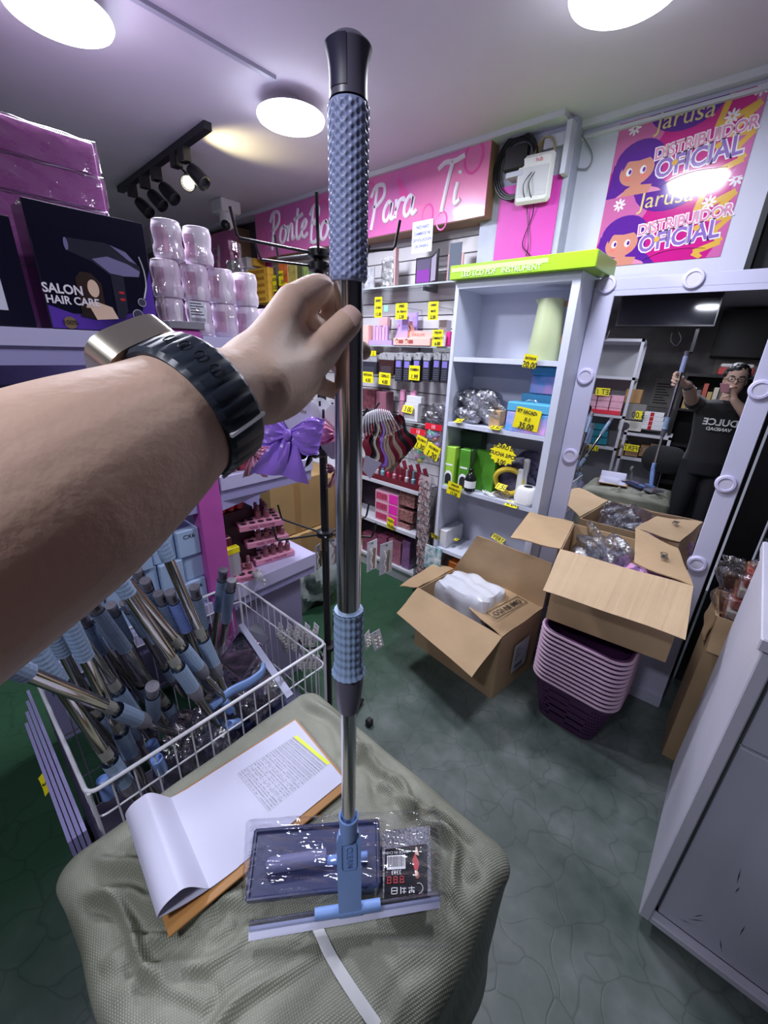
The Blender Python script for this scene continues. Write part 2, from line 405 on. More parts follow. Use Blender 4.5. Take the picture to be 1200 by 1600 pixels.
# dome camera
p = P(353, 322, z=2.52); p = V((p.x, p.y, 2.55))
t = thing('security_camera', 'white dome security camera on a square box under the ceiling', 'security camera', p)
mw_ = mat('white_plastic', (0.80, 0.80, 0.80), 0.35)
MB().box((p.x - .075, p.y - .075, 2.47), (p.x + .075, p.y + .075, 2.55), bev=.008).build('mounting_box', mw_, t)
MB().lathe([(0.055, 2.47), (0.055, 2.44)], 20, T(p.x, p.y, 0)).ball((p.x, p.y, 2.425), .052, 18).build('camera_body', mw_, t, smooth=True)
MB().ball((p.x + .018, p.y - .025, 2.400), .034, 14).build('lens_eye', m_blk, t, smooth=True)
# ------------------------------------------------------------------ signs
m_sign = mat('pink_sign_print', (0.90, 0.24, 0.46), 0.28, noise=0.0, nscale=1.4, col2=(0.66, 0.15, 0.50), coat=0.3, bump=0.12, bscale=6)
m_mdf = mat('mdf_wood', (0.34, 0.19, 0.12), 0.7, noise=0.2, nscale=8)
m_wtxt = mat('white_vinyl', (0.92, 0.86, 0.95), 0.4)
SY = 2.12
sx0, sx1 = P(398, 332, y=SY).x, P(770, 215, y=SY).x
sg = thing('shop_sign', 'long pink overhead sign box with white script lettering', 'sign', ((sx0 + sx1) / 2, SY, 2.2))
ZT, ZB = P(770, 215, y=SY).z - .004, P(758, 338, y=SY).z
MB().box((sx0, SY, ZB), (sx1, SY + .125, ZT)).build('sign_box', m_mdf, sg)
MB().box((sx0 + .002, SY - .004, ZB + .004), (sx1 - .002, SY, ZT - .002)).build('sign_face', m_sign, sg)
GL = {  # brush-script letters as strokes in a unit box (x to the right, y up)
 'P': ([[(.1, -.15), (.18, .35), (.22, .95)], [(-.02, .75), (.15, 1.0), (.5, .98), (.55, .7), (.3, .5), (.12, .45)]], .58),
 'o': ([[(.3, .5), (.12, .45), (.03, .2), (.12, .0), (.3, .06), (.4, .28), (.32, .48), (.3, .5), (.42, .42), (.5, .44)]], .46),
 'n': ([[(.02, .48), (.06, .3), (.06, .0)], [(.06, .1), (.16, .42), (.3, .48), (.32, .25), (.34, .04), (.46, .1)]], .47),
 't': ([[(.16, .9), (.1, .4), (.12, .06), (.24, .0), (.36, .12)], [(-.04, .6), (.2, .64), (.44, .7)]], .36),
 'e': ([[(.04, .22), (.2, .28), (.3, .42), (.2, .5), (.06, .34), (.06, .1), (.2, .0), (.38, .1)]], .38),
 'B': ([[(.1, 0), (.12, .5), (.16, .96)], [(.0, .8), (.2, 1.02), (.45, .95), (.42, .68), (.16, .55), (.48, .46), (.52, .15), (.3, -.02), (.06, .02)]], .58),
 'i': ([[(.08, .48), (.05, .2), (.1, .02), (.24, .1)], [(.1, .66), (.12, .72)]], .24),
 'a': ([[(.34, .42), (.2, .5), (.05, .32), (.05, .08), (.18, .0), (.32, .2), (.36, .46), (.35, .1), (.42, .02), (.54, .12)]], .50),
 'r': ([[(.02, .5), (.06, .25), (.05, .0)], [(.06, .2), (.16, .44), (.32, .48), (.34, .4)]], .36),
 'T': ([[(-.1, .9), (.1, 1.0), (.4, .98), (.7, 1.04)], [(.34, .98), (.26, .5), (.2, -.1)]], .52)}
def script_word(word, x, z, size, parent, yy):
    mb = MB(); cx = 0
    for ch in word:
        st, w = GL[ch]
        for s in st:
            pts = [V((x + (cx + a + .12 * b) * size, yy, z + (b + cx * .02) * size)) for a, b in s]
            mb.tube(pts, .062 * size, 6, n=len(pts) * 4, ry=.6)
        cx += w
    return mb.build('lettering', m_wtxt, parent, smooth=True)
for wd_, px_, py_ in (('Ponte', 423, 384), ('Bonita', 483, 379), ('Para', 577, 352), ('Ti', 681, 327)):
    q = P(px_, py_, y=SY - .006); script_word(wd_, q.x, q.z, {'Ponte': .195, 'Bonita': .195, 'Para': .18, 'Ti': .19}[wd_], sg, SY - .007)
m_pk2 = mat('deep_pink_print', (0.85, 0.10, 0.42), 0.35)
def sign_icons(items, y):
    for k, px_, py_, s in items:
        mb = MB(); c = P(px_, py_, y=y)
        if k == 'lip':
            M = frame((c.x, y, c.z), (math.cos(.5), 0, math.sin(.5)), (-math.sin(.5), 0, math.cos(.5)))
            mb.flat([(-.02 * s, -.06 * s), (.02 * s, -.06 * s), (.02 * s, .0), (-.02 * s, 0)], 0, M).flat([(-.013 * s, .005), (.013 * s, .005), (.013 * s, .03 * s), (.004, .055 * s), (-.013 * s, .04 * s)], 0, M)
        else:
            pts = [V((c.x + .035 * s * math.cos(a * math.pi / 8), y, c.z + .045 * s * math.sin(a * math.pi / 8))) for a in range(16)]
            mb.tube(pts, .005 * s, 5, closed=True, ry=.3)
        mb.build('print_motif', m_pk2, sg)
sign_icons([('lip', 437, 340, 1.1), ('lip', 628, 295, 1.2), ('ring', 412, 372, 1.2), ('ring', 505, 330, 1.3), ('ring', 740, 245, 1.4), ('ring', 578, 300, 1.0), ('ring', 668, 335, 1.0), ('ring', 690, 345, .9)], SY - .0050)
m_bev = mat('beige_strip', (0.55, 0.42, 0.36), 0.6)
# magenta board and second sign further left
MB_ = MB().box((sx0 - .16, 2.235, 1.9), (sx0, 2.262, 2.52))
wbuild(MB_, 'magenta_wall_panel', m_mag, 'narrow magenta wall strip between the two pink signs', 'wall panel')
S2 = 2.40; a = P(318, 360, y=S2); b = P(372, 350, y=S2)
a = V((-4.8, S2, 0)); s2x = -3.78
s2 = thing('shop_sign', 'small dim pink sign box at the far left, partly hidden by white bottles', 'sign', (-4.3, 2.2, 2.1))
MB().box((-4.95, 2.15, 2.10), (-3.56, 2.268, 2.50)).build('sign_box', m_mdf, s2)
MB().box((-4.95, 2.145, 2.104), (-3.565, 2.15, 2.498)).build('sign_face', m_sign, s2)
text('UE', .17, T(0, 0, 0) @ (WM[s2].inverted() @ frame((-4.0, 2.143, 2.33), RIGHT, UPV)), mat('dim_print', (0.75, 0.5, 0.7), .4), s2)
# pillar magenta panel
q0, q1 = P(783, 300, y=2.185), P(858, 400, y=2.185)
wbuild(MB().box((q0.x, 2.182, 1.55), (q1.x + .005, 2.189, P(800, 290, y=2.185).z)), 'magenta_wall_panel', m_mag, 'magenta board on the pillar under the white router', 'wall panel')
# notice taped under the sign
c = P(660, 370, y=2.115); M = frame((c.x, 2.112, c.z), RIGHT, UPV)
nt_ = MB().box((-.07, -.075, -.0005), (.07, .075, .0005)).build('paper_notice', mat('paper', (0.82, 0.83, 0.92), .6), None, M=M); tag(nt_, 'small white printed notice taped to the lower edge of the pink sign', 'notice')
for k, (s, w) in enumerate((('NO HAY', .022), ('CAMBIOS NI', .020), ('DEVOLUCION', .020), ('DE DINERO', .018))): text(s, w, T(0, .045 - .03 * k, .001), mat('blue_ink', (.10, .12, .45), .5), nt_, bold=.0004)
# ------------------------------------------------------------------ poster
PY_ = 2.278; tl = P(973, 175, y=PY_); br = P(1120, 410, y=PY_); PW = br.x - tl.x + .005; zt = 2.512
zm = P(945, 313, y=PY_).z; PH = zt - zm
po = thing('wall_poster', 'tall glossy magenta poster with two repeated panels of a purple-haired woman and lettering', 'poster', M=frame((tl.x, PY_, zt), RIGHT, UPV))
gl = dict(rough=.12, coat=.6)
K = {n: mat('poster_' + n, c, **gl) for n, c in dict(mag=(.62, .015, .26), pink=(.66, .16, .42), pur=(.12, .02, .34), yel=(.80, .48, .08), skin=(.70, .29, .21), wht=(.95, .9, .97), gold=(.80, .66, .28), lil=(.30, .17, .55), rose=(.78, .30, .48), chk=(.85, .22, .20)).items()}
def L_(poly, k, zz, nm='print_layer', dy=0.0):
    return MB().flat([(x * PW, (y * PW) + dy) for x, y in poly], zz).build(nm, K[k], po, world=False)
def ell(cx, cy, rx, ry, n=24, a0=0, a1=2 * math.pi, rot=0):
    o = []
    for i in range(n):
        a = a0 + (a1 - a0) * i / (n if a1 - a0 > 6.2 else n - 1); x, y = rx * math.cos(a), ry * math.sin(a)
        o.append((cx + x * math.cos(rot) - y * math.sin(rot), cy + x * math.sin(rot) + y * math.cos(rot)))
    return o
MB().box((0, -(PH * 2), -.001), (PW, 0, .0)).build('poster_sheet', K['mag'], po, world=False)
H_ = PH / PW
for pnl in range(2):
    dy = -PH * pnl; e = .0004
    clipb = lambda pts: [(min(1, max(0, x)), min(0, max(-H_, y))) for x, y in pts]
    L_(clipb([(0, 0), (.42, 0), (.36, -.16), (.30, -.25), (.05, -.30), (0, -.36)]), 'pink', e * .8, dy=dy)
    L_(clipb([(.93, 0), (1, 0), (1, -H_), (.90, -H_), (.96, -.42), (.86, -.3), (.97, -.2)]), 'pink', e * .85, dy=dy)
    z_ = [(.78, 0), (.74, -.20), (.98, -.10), (.84, -.26), (1.0, -.27), (.90, -.36), (.97, -.44), (.80, -.50), (.86, -H_)]
    for i in range(len(z_) - 1):
        (ax, ay), (bx, by) = z_[i], z_[i + 1]; n_ = V((-(by - ay), bx - ax)).normalized() * .022
        L_(clipb([(ax - n_.x, ay - n_.y), (bx - n_.x, by - n_.y), (bx + n_.x, by + n_.y), (ax + n_.x, ay + n_.y)]), 'yel', e * (1 + .02 * i), dy=dy)
    L_([(.34, -.22), (.42, -.24), (.48, -.34), (.40, -.33)], 'yel', e, dy=dy)
    L_(clipb(ell(.5, .04, .27, .20)), 'pur', e * 1.8, dy=dy)
    L_(clipb(ell(.22, -.30, .19, .15)) , 'pur', e * 1.6, nm='print_hair', dy=dy)
    L_(clipb([(.02, -.30), (.40, -.28), (.42, -.45), (.52, -.62), (.30, -H_), (0, -H_)]), 'pur', e * 1.55, nm='print_hair', dy=dy)
    L_(clipb([(.06, -H_), (.08, -.55), (.16, -.50), (.20, -.52), (.34, -.50), (.42, -.53), (.44, -H_)]), 'rose', e * 1.9, nm='print_blouse', dy=dy)
    L_(clipb([(.15, -.50), (.19, -.48), (.19, -.40), (.27, -.40), (.27, -.48), (.36, -.49), (.34, -.56), (.2, -.60), (.12, -.58)]), 'skin', e * 2.1, nm='print_neck', dy=dy)
    L_(ell(.215, -.375, .135, .105, rot=.1), 'skin', e * 2.3, nm='print_face', dy=dy)
    L_([(.10, -.36), (.13, -.29), (.22, -.30), (.31, -.29), (.35, -.35), (.36, -.26), (.22, -.21), (.08, -.27)], 'pur', e * 2.6, nm='print_hair', dy=dy)
    for ex in (.155, .265):
        L_(ell(ex, -.372, .024, .030, 14), 'wht', e * 2.7, nm='print_eye', dy=dy); L_(ell(ex + .008, -.372, .012, .018, 12), 'pur', e * 2.9, nm='print_eye', dy=dy)
    L_(ell(.15, -.42, .024, .018, 12), 'chk', e * 2.5, nm='print_cheek', dy=dy); L_(ell(.285, -.42, .024, .018, 12), 'chk', e * 2.5, nm='print_cheek', dy=dy)
    L_([(.19, -.440), (.215, -.450), (.25, -.437), (.22, -.443)], 'chk', e * 2.9, nm='print_mouth', dy=dy)
    for fx, fy in ((.13, -.06), (.82, -.15), (.96, -.02)):
        for k in range(8):
            a = k * math.pi / 4; L_(clipb(ell(fx + .03 * math.cos(a), fy + .03 * math.sin(a), .022, .009, 8, rot=a)), 'wht', e * (2.0 + k * .02), nm='print_flower', dy=dy)
    for fx, fy in ((.50, -.37), (.78, -.32)):
        L_(ell(fx, fy, .022, .022, 10), 'yel', e * 4.6, nm='print_flower', dy=dy)
    text('Jarusa', .17 * PW, T(.5 * PW, -.065 * PW + dy, e * 2.6), K['gold'], po, ext=.0001)
    for col, off, bd, zz in (('wht', 0, .010, 3.0), ('rose', 0, .002, 3.6)):
        text('DISTRIBUIDOR', .115 * PW, T(.665 * PW, -.255 * PW + dy, e * zz) @ RZ(.10), K[col], po, ext=.0001, bold=bd * PW, sx=.88)
    for col, bd, zz in (('wht', .014, 3.0), ('lil', .004, 3.6)):
        text('OFICIAL', .185 * PW, T(.655 * PW, -.375 * PW + dy, e * zz) @ RZ(.10), K[col], po, ext=.0001, bold=bd * PW, sx=.86)
    MB().tube([(x * PW, y * PW + dy, e * 3) for x, y in ((.43, -.52), (.55, -.475), (.7, -.46), (.88, -.475))], .006 * PW, 5, n=10, ry=.1, up=(0, 0, 1)).build('print_swoosh', K['wht'], po, world=False)
# ------------------------------------------------------------------ router and wiring on the pillar
YP = 2.185
c = P(841, 285, y=YP); rt = thing('wifi_router', 'white square router hung on the pillar with two black leads', 'router', M=frame((c.x, YP - .045, c.z), (1, 0, -.04), (0, -.12, 1)))
MB().box((-.085, -.09, -.014), (.085, .09, .014), bev=.012).build('router_body', mw_, rt, world=False)
MB().box((-.068, -.062, .0142), (.068, .045, .0155), bev=.006).build('face_panel', mat('pale_grey_plastic', (.62, .62, .66), .4), rt, world=False)
text('hub', .022, T(.02, .066, .0146), mat('red_ink', (.7, .04, .04), .5), rt)
mb = MB()
for o_ in (-.02, .012):
    s = [P(850, 250, y=YP - .05), P(826 + o_ * 200, 280, y=YP - .068), P(824 + o_ * 300, 300, y=YP - .066), P(830 + o_ * 300, 330, y=YP - .012), P(820 - o_ * 300, 380, y=YP - .012), P(826 + o_ * 200, 400, y=YP - .01)]
    mb.tube(s, .0022, 5, n=24)
mb.build('power_lead', m_blk, rt, smooth=True)
c = P(807, 247, y=YP - .05)
t = wbuild(MB().box((c.x - .055, YP - .07, c.z - .05), (c.x + .055, YP - .025, c.z + .045), bev=.008), 'junction_box', m_blk, 'small black box with cables coiled round it on the pillar', 'electrical box')
mb = MB()
c = P(806, 262, y=YP - .02)
for k in range(3):
    r_ = .095 + .008 * k
    mb.tube([V((c.x + r_ * math.cos(a * math.pi / 14) * .95, YP - .015 - .007 * k, c.z + r_ * 1.12 * math.sin(a * math.pi / 14))) for a in range(28)], .006, 6, closed=True)
wbuild(mb, 'coiled_cable', m_blk, 'loop of black cable hanging round the black box on the pillar', 'cable', smooth=True)
c = P(851, 245, y=YP - .02); mb = MB()
for k in range(4):
    mb.tube([V((c.x + (.035 + .004 * k) * math.cos(a * math.pi / 10), YP - .01 - .006 * k, c.z + .07 * math.sin(a * math.pi / 10))) for a in range(20)], .0035, 5, closed=True)
wbuild(mb, 'coiled_cable', mat('tan_cable', (.45, .36, .18), .5), 'small tan coil of wire above the router', 'cable', smooth=True)
mb = MB().tube([P(905, 205, y=2.26), P(925, 240, y=2.262), P(918, 262, y=2.262), P(900, 262, y=2.262), P(885, 245, y=2.15)], .003, 6, n=24)
wbuild(mb, 'wall_cable', mat('grey_cable', (.25, .25, .33), .5), 'thin grey cable looping on the white wall right of the pillar', 'cable', smooth=True)
a_, b_ = P(884, 195, y=2.10), P(872, 266, y=2.10)
mbs = [MB().box((a_.x - .012, 2.14, b_.z), (a_.x + .010, 2.19, 2.525)), MB().box((P(790, 278, y=2.12).x, 2.12, P(790, 279, y=2.12).z), (P(815, 278, y=2.12).x, 2.19, P(790, 276, y=2.12).z + .012)), MB().box((P(853, 210, y=2.17).x, 2.165, P(860, 232, y=2.17).z), (a_.x - .0145, 2.19, 2.50))]
wbk = thing('wall_bracket', 'white board frame around the wiring on the pillar', 'bracket', (a_.x, 2.15, 1.9))
for _b in mbs: _b.build('board', mat('white_board', (.62, .64, .74), .5), wbk)
# ================================================================== mirror, cabinet, cartons
m_wb = mat('white_melamine', (0.60, 0.63, 0.74), 0.35, noise=0.03, nscale=3)
m_lil = mat('white_laminate', (0.58, 0.58, 0.76), 0.35)
# lighted mirror leaning on the wall
MN = V((-0.04904088, 0.99807977, -0.03783859)); MO = V((-0.026, 2.074, 0.0))
mr_ = V((0.99879, 0.04908, 0)); mu_ = mr_.cross(MN) * -1
if mu_.z < 0: mu_ = -mu_
MM_ = frame(MO, mr_, mu_)            # local z faces the camera
def ML(px, py):                      # a photo pixel on the mirror plane, in mirror coordinates
    d = RC.transposed() @ V(((px - 600) / F_PX, (py - 800) / F_PX, 1)); t = (MO - EYE).dot(MN) / d.dot(MN)
    return MM_.inverted() @ (EYE + d * t)
mi = thing('standing_mirror', 'tall white framed mirror with round lights, leaning beside the white cabinet', 'mirror', M=MM_)
xl, xr = -.622, .095
gl0, gl1 = ML(882.7, 802.7), ML(960, 462.7); gr0 = ML(1095, 830); zt_ = ML(945, 437).z; ytop = ML(1000, 432).y; gx0 = (gl0.x + gl1.x) / 2; gx1 = gr0.x; gtop = ML(1080, 457).y; gbot = 0.30
def mbx(x0, y0, x1, y1, z0=-.03, z1=0.0, bev=.002): return MB().box((x0, y0, z0), (x1, y1, z1), bev=bev)
xr = ML(1130, 832).x
mbx(xl, 0.0, gx0, gtop + .02).build('frame_side', m_lil, mi, world=False)
mbx(gx1, 0.0, xr, gtop + .02).build('frame_side', m_lil, mi, world=False)
mbx(xl, gtop + .0205, xr, ytop).box((gx0 - .0005, gtop, -.03), (gx1 + .0005, gtop + .021, 0)).build('frame_top', m_lil, mi, world=False)
mbx(gx0 - .0005, 0.0, gx1 + .0005, gbot).box((xl - .0, -.0, 0.0), (xr, .06, .012)).build('frame_base', m_lil, mi, world=False)
mm = mat('mirror_silver', (0.86, 0.87, 0.88), 0.0, metal=1.0)
MB().box((gx0, gbot, -.012), (gx1, gtop, -.006)).build('mirror_glass', mm, mi, world=False)
MB().box((-.17, .17, 0.0), (-.09, .30, .004)).build('socket_cover', mat('grey_plate', (.35, .36, .42), .4), mi, world=False)
m_ring = mat('lilac_white_plastic', (0.66, 0.63, 0.88), 0.35)
for bx, by in ((949, 445), (1084, 436), (1188, 609), (915, 588), (891, 712), (1134, 756), (1089, 881)):
    c = ML(bx, by); c.z = 0
    if bx in (949, 915, 891): c.x = min(c.x, gx0 - .036)
    r_ = .0365
    b_ = MB().lathe([(r_, 0), (r_, .006), (r_ * .9, .011), (r_ * .68, .012), (r_ * .62, .008)], 32, T(c.x, c.y, 0)).build('light_ring', m_ring, mi, smooth=True, world=False)
    MB().lathe([(r_ * .62, .0081), (.001, .0085)], 24, T(c.x, c.y, 0), cap=False).build('light_disc', mat('unlit_diffuser', (.62, .60, .76), .4), mi, world=False)
# white cabinet
CX0, CX1, CY0, CY1, CT = -1.248, -0.652, 1.93, 2.18, 1.925
cb = thing('display_cabinet', 'tall narrow white open cabinet with four shelves beside the mirror', 'cabinet', ((CX0 + CX1) / 2, 2.05, 0))
MB().box((CX0, CY0, 0), (CX0 + .02, CY1, CT), bev=.001).build('side_panel', m_wb, cb)
MB().box((CX1 - .035, CY0, 0), (CX1, CY1, CT), bev=.001).build('side_panel', m_wb, cb)
MB().box((CX0 + .02, CY1 - .012, 0), (CX1 - .035, CY1, CT)).build('back_panel', m_wb, cb)
MB().box((CX0 + .02, CY0, CT - .035), (CX1 - .035, CY1 - .012, CT)).build('top_panel', m_wb, cb)
SHZ = [P(790, 561, y=CY0).z, P(775, 671, y=CY0).z, P(756, 775, y=CY0).z, P(740, 877, y=CY0).z, .07]
for z_ in SHZ: MB().box((CX0 + .0205, CY0 + .004, z_ - .022), (CX1 - .0355, CY1 - .0125, z_)).build('shelf', m_wb, cb)
m_lime = mat('lime_printed_card', (0.33, 0.62, 0.02), 0.3, noise=0.1, nscale=6)
a = P(703, 437, y=1.90); b = P(917, 423, y=1.90)
lm = thing('flat_carton', 'long flat lime green carton lying on top of the white cabinet', 'box', ((a.x + b.x) / 2, 2.0, CT))
MB().box((a.x, 1.895, CT + .001), (b.x + .03, 2.17, CT + .062), bev=.003).build('carton_body', m_lime, lm)
MB().box((a.x + .01, 1.8935, CT + .033), (b.x - .16, 1.895, CT + .050)).build('tape', mat('clear_tape', (.62, .82, .30), .2), lm)
text('LED LCD PDF   INSTRUMENT', .03, WM[lm].inverted() @ frame((a.x + .26, 1.892, CT + .020), RIGHT, UPV), mat('pale_print', (.85, .95, .6), .4), lm)
# things on the cabinet shelves (y just behind the front edge)
s0, s1, s2_, s3 = SHZ[0], SHZ[1], SHZ[2], SHZ[3]
c = P(842, 555, y=2.04); jx = c.x + .02
t = thing('jug', 'tall pale green plastic jug with tan handle on the top shelf', 'jug', (jx, 2.04, s0))
m_jug = mat('pale_green_plastic', (0.46, 0.52, 0.30), 0.4)
jt = P(850, 468, y=2.04).z
MB().lathe([(.072, s0), (.075, s0 + .01), (.064, (s0 + jt) / 2), (.054, jt), (.050, jt - .001), (.058, s0 + .02)], 28, T(jx, 2.04, 0)).build('jug_body', m_jug, t, smooth=True)
MB().add([(jx - .052, 2.02, jt - .002), (jx - .078, 2.04, jt + .004), (jx - .052, 2.06, jt - .002), (jx - .056, 2.04, jt - .035)], [(0, 1, 3), (1, 2, 3), (0, 3, 2)]).build('spout', m_jug, t)
MB().tube([(jx + .052, 2.05, jt - .02), (jx + .085, 2.05, jt - .03), (jx + .085, 2.05, jt - .13), (jx + .062, 2.05, jt - .19)], .011, 8, n=14, ry=.7).build('handle', mat('tan_plastic', (.36, .19, .12), .45), t, smooth=True)
price_tag(P(826, 575, y=1.925), (1, 0, -.12), (0, -.1, 1), .062, .058, [('BATIDOR', .5), ('20.00', 1.3)], 'yellow price card reading 20.00 under the jug')
def bag(name, label, c, s, m, seed, sq=(1, 1, 1), cat='bag', amp=.28, n=22, group=None):
    rnd = random.Random(seed); ph = [(rnd.uniform(2, 9), rnd.uniform(2, 9), rnd.uniform(2, 9), rnd.uniform(0, 6)) for _ in range(6)]
    def fn(u, v):
        a = 2 * math.pi * u; e = math.pi * (v - .5); x, y, z = math.cos(e) * math.cos(a), math.cos(e) * math.sin(a), math.sin(e)
        w = (abs(x) ** 3 + abs(y) ** 3 + abs(z) ** 3) ** (-1 / 3) if True else 1
        k = 1 + amp * sum(math.sin(p * x + q * y + r * z + f) for p, q, r, f in ph) / 6 * 1.6
        x, y, z = x * w * k, y * w * k, z * w * k
        z = max(z, -.95)
        return (c[0] + x * s * sq[0], c[1] + y * s * sq[1], c[2] + (z + .95) * s * sq[2])
    return wbuild(MB().grid(fn, n * 2, n, wrap=True), name, m, label, cat, group, smooth=True)
m_bagc = clear('crinkled_clear_plastic', (.82, .83, .88), .9, .15, wrinkle=1.0, wscale=30)
m_fill = mat('silver_filling', (0.50, 0.50, 0.55), 0.3, metal=.5, noise=.5, nscale=60, bump=.8, bscale=60)
c = P(757, 655, y=2.05)
bag('plastic_bag', 'bulging bag of clear plastic pieces on the second shelf of the cabinet', (c.x - .03, 2.055, s1 + .002), .112, m_bagc, 3, (1.2, .85, .80), amp=.4)
bag('plastic_bag_contents', 'silvery crumpled filling inside the clear bag on the second shelf', (c.x - .03, 2.055, s1 + .004), .095, m_fill, 5, (1.15, .8, .76), cat='filling', amp=.55)
bx_ = P(778, 650, y=2.0); cw = thing('coaster_stack', 'stack of small wooden slabs beside the tin boxes', 'coasters', (bx_.x, 2.0, s1))
m_wood = mat('pale_wood', (.60, .40, .22), .6, noise=.2, nscale=20)
for k in range(9): MB().box((bx_.x - .030, 1.965, s1 + .001 + k * .0095), (bx_.x + .028, 2.03, s1 + .0095 + k * .0095), bev=.001).build('slab', m_wood, cw)
m_teal = mat('sky_blue_lid', (.10, .42, .68), .35); m_unic = mat('pastel_cloud_print', (.75, .42, .78), .4, col2=(.12, .42, .85), nscale=14)
def tin(cx, y, zb, w, h, d, label):
    t = thing('storage_tin', label, 'box', (cx, y, zb), group='blue and pink boxes on the second shelf')
    MB().box((cx - w / 2, y - d / 2, zb), (cx + w / 2, y + d / 2, zb + h * .68), bev=.004).build('box_body', m_unic, t)
    MB().box((cx - w / 2 - .002, y - d / 2 - .002, zb + h * .69), (cx + w / 2 + .002, y + d / 2 + .002, zb + h), bev=.004).build('lid', m_teal, t)
    MB().tube([(cx - .028, y - .005, zb + h), (cx - .02, y - .012, zb + h + .012), (cx + .02, y - .012, zb + h + .012), (cx + .028, y - .005, zb + h)], .003, 6, n=12).build('handle', mat('chrome', (.75, .75, .78), .12, metal=1), t, smooth=True)
c = P(830, 645, y=1.95); d1 = P(852, 645, y=2.03)
tin(-.793, 1.985, s1 + .001, .205, .14, .085, 'front blue-lidded pastel box, lowest and largest of three')
tin(-.788, 2.105, s1 + .001, .185, .175, .09, 'middle blue-lidded pastel box behind the largest one')
tin(-.775, 2.108, s1 + .179, .150, .125, .085, 'smallest blue-lidded pastel box stacked on top')
price_tag(P(820, 671, y=1.938), (1, 0, -.1), (0, -.02, 1), .125, .10, [('SET SACADOR', .7), ('X 3', .7), ('35.00', 1.2)], 'yellow price card reading 35.00 on the pastel box', bend=.15)
price_tag(P(714, 660, y=1.915), (1, 0, 0), (0, .9, .35), .045, .04, [('1.50', 1)], 'small curled yellow card on the left of the second shelf')
price_tag(P(772, 671, y=1.915), (1, 0, 0), (0, .9, .3), .06, .04, [('2.50', 1)], 'curled yellow card in the middle of the second shelf edge')
# third shelf
m_gr = mat('green_box_card', (.10, .36, .03), .35, noise=.3, nscale=8); m_lg = mat('light_green_card', (.35, .62, .06), .35)
for k, (px_, w, lb) in enumerate(((703, .07, 'first small green box from the left with an arched dark window'), (726, .07, 'second small green box with an arched dark window'), (748, .075, 'third green box behind the black bottle'), (765, .07, 'rightmost green box beside the shower caps'))):
    yq = 1.965 if k < 2 else 2.02
    c = P(px_, 748, y=yq); x0 = c.x - w / 2; t = thing('green_carton', lb, 'box', (c.x, yq, s2_), group='green diffuser boxes on the third shelf')
    hh = .225 if k < 2 else .22
    MB().box((x0, yq - .02, s2_ + .001), (x0 + w - .003, yq + .03, s2_ + hh), bev=.002).build('carton_body', m_lg if k < 1 else m_gr, t)
    if k < 2:
        pl = [(-.020, .010), (.020, .010)] + [(.020 * math.cos(a * math.pi / 6), .050 + .024 * math.sin(a * math.pi / 6)) for a in range(7)]
        F = WM[t].inverted() @ frame((c.x - .002, yq - .0205, s2_), RIGHT, UPV)
        MB().flat([(x * 1.3, y * 1.25 - .003) for x, y in pl], 0, F).build('window_border', mat('white_card', (.85, .86, .88), .5), t, world=False)
        MB().flat(pl, .0008, F).build('window', INK, t, world=False)
        MB().box((x0 + .010, yq - .021, s2_ + .118), (x0 + w - .014, yq - .0202, s2_ + .128)).build('label_strip', MATS['white_card'], t)
c = P(730, 690, y=2.1); wbuild(MB().box((CX0 + .03, 2.08, s2_ + .001), (CX0 + .16, 2.15, s2_ + .30), bev=.003), 'dark_box', mat('dark_green_card', (.03, .07, .04), .5), 'dark green box standing behind the small green boxes', 'box')
c = P(735, 757, y=1.955); t = thing('reed_bottle', 'small black reed diffuser bottle with white label', 'bottle', (c.x, 1.95, s2_))
MB().lathe([(.028, 0), (.031, .003), (.031, .075), (.018, .098), (.012, .105), (.014, .125), (.011, .128)], 20, T(0, 0, 0.001)).build('bottle_body', mat('black_glass', (.01, .012, .014), .12), t, smooth=True, world=False)
MB().lathe([(.0315, .022), (.0315, .062)], 20, cap=False).build('label', MATS['white_card'], t, world=False)
mb = MB()
for k in range(6): mb.tube([(0, 0, .12), (.02 * math.cos(k), .012 * math.sin(k), .24)], .0018, 5)
o_ = mb.build('reeds', INK, t, world=False); o_['kind'] = 'stuff'
price_tag(P(708, 774, y=1.922), (1, 0, -.12), (0, -.03, 1), .092, .075, [('DIFUSOR', .6), ('AROMATICO', .6), ('11.50', 1)], 'yellow price card under the green boxes')
price_tag(P(781, 727, y=1.935), (1, 0, -.08), (0, .05, 1), .150, .115, [('GORRO DE', .75), ('DUCHA 3/PCS', .7), ('3.00', .9)], 'star-edged yellow card reading GORRO DE DUCHA', burst=True, bend=.0)
c = P(800, 755, y=2.05)
mcap = mat('dark_lilac_cap', (.09, .08, .16), .4, noise=.5, nscale=30)
bag('shower_cap', 'dark purple shower caps in a clear bag at the back of the third shelf', (-.855, 2.10, s2_ + .001), .13, mcap, 11, (1.05, .5, .85), cat='shower cap')
mb = MB().tube([(-.865 + .075 * math.cos(a * math.pi / 12), 2.015 + .01 * math.sin(a * .5), s2_ + .085 + .066 * math.sin(a * math.pi / 12)) for a in range(24)], .014, 8, closed=True)
wbuild(mb, 'yellow_cap_ring', mat('yellow_cloth', (.75, .55, .05), .5), 'yellow edged shower cap in front of the dark ones', 'shower cap', smooth=True)
c = P(772, 764, y=1.965); mb = MB()
for k in range(4): mb.tube([(c.x - .05 + .016 * math.cos(a * .6 + k) + .007 * a * .8, 1.965 + .024 * math.sin(a * .6 + k), s2_ + .005 + .004 * k) for a in range(12)], .0035, 6)
wbuild(mb, 'usb_cable', mw_, 'white coiled charging cable in front of the green boxes', 'cable', smooth=True)
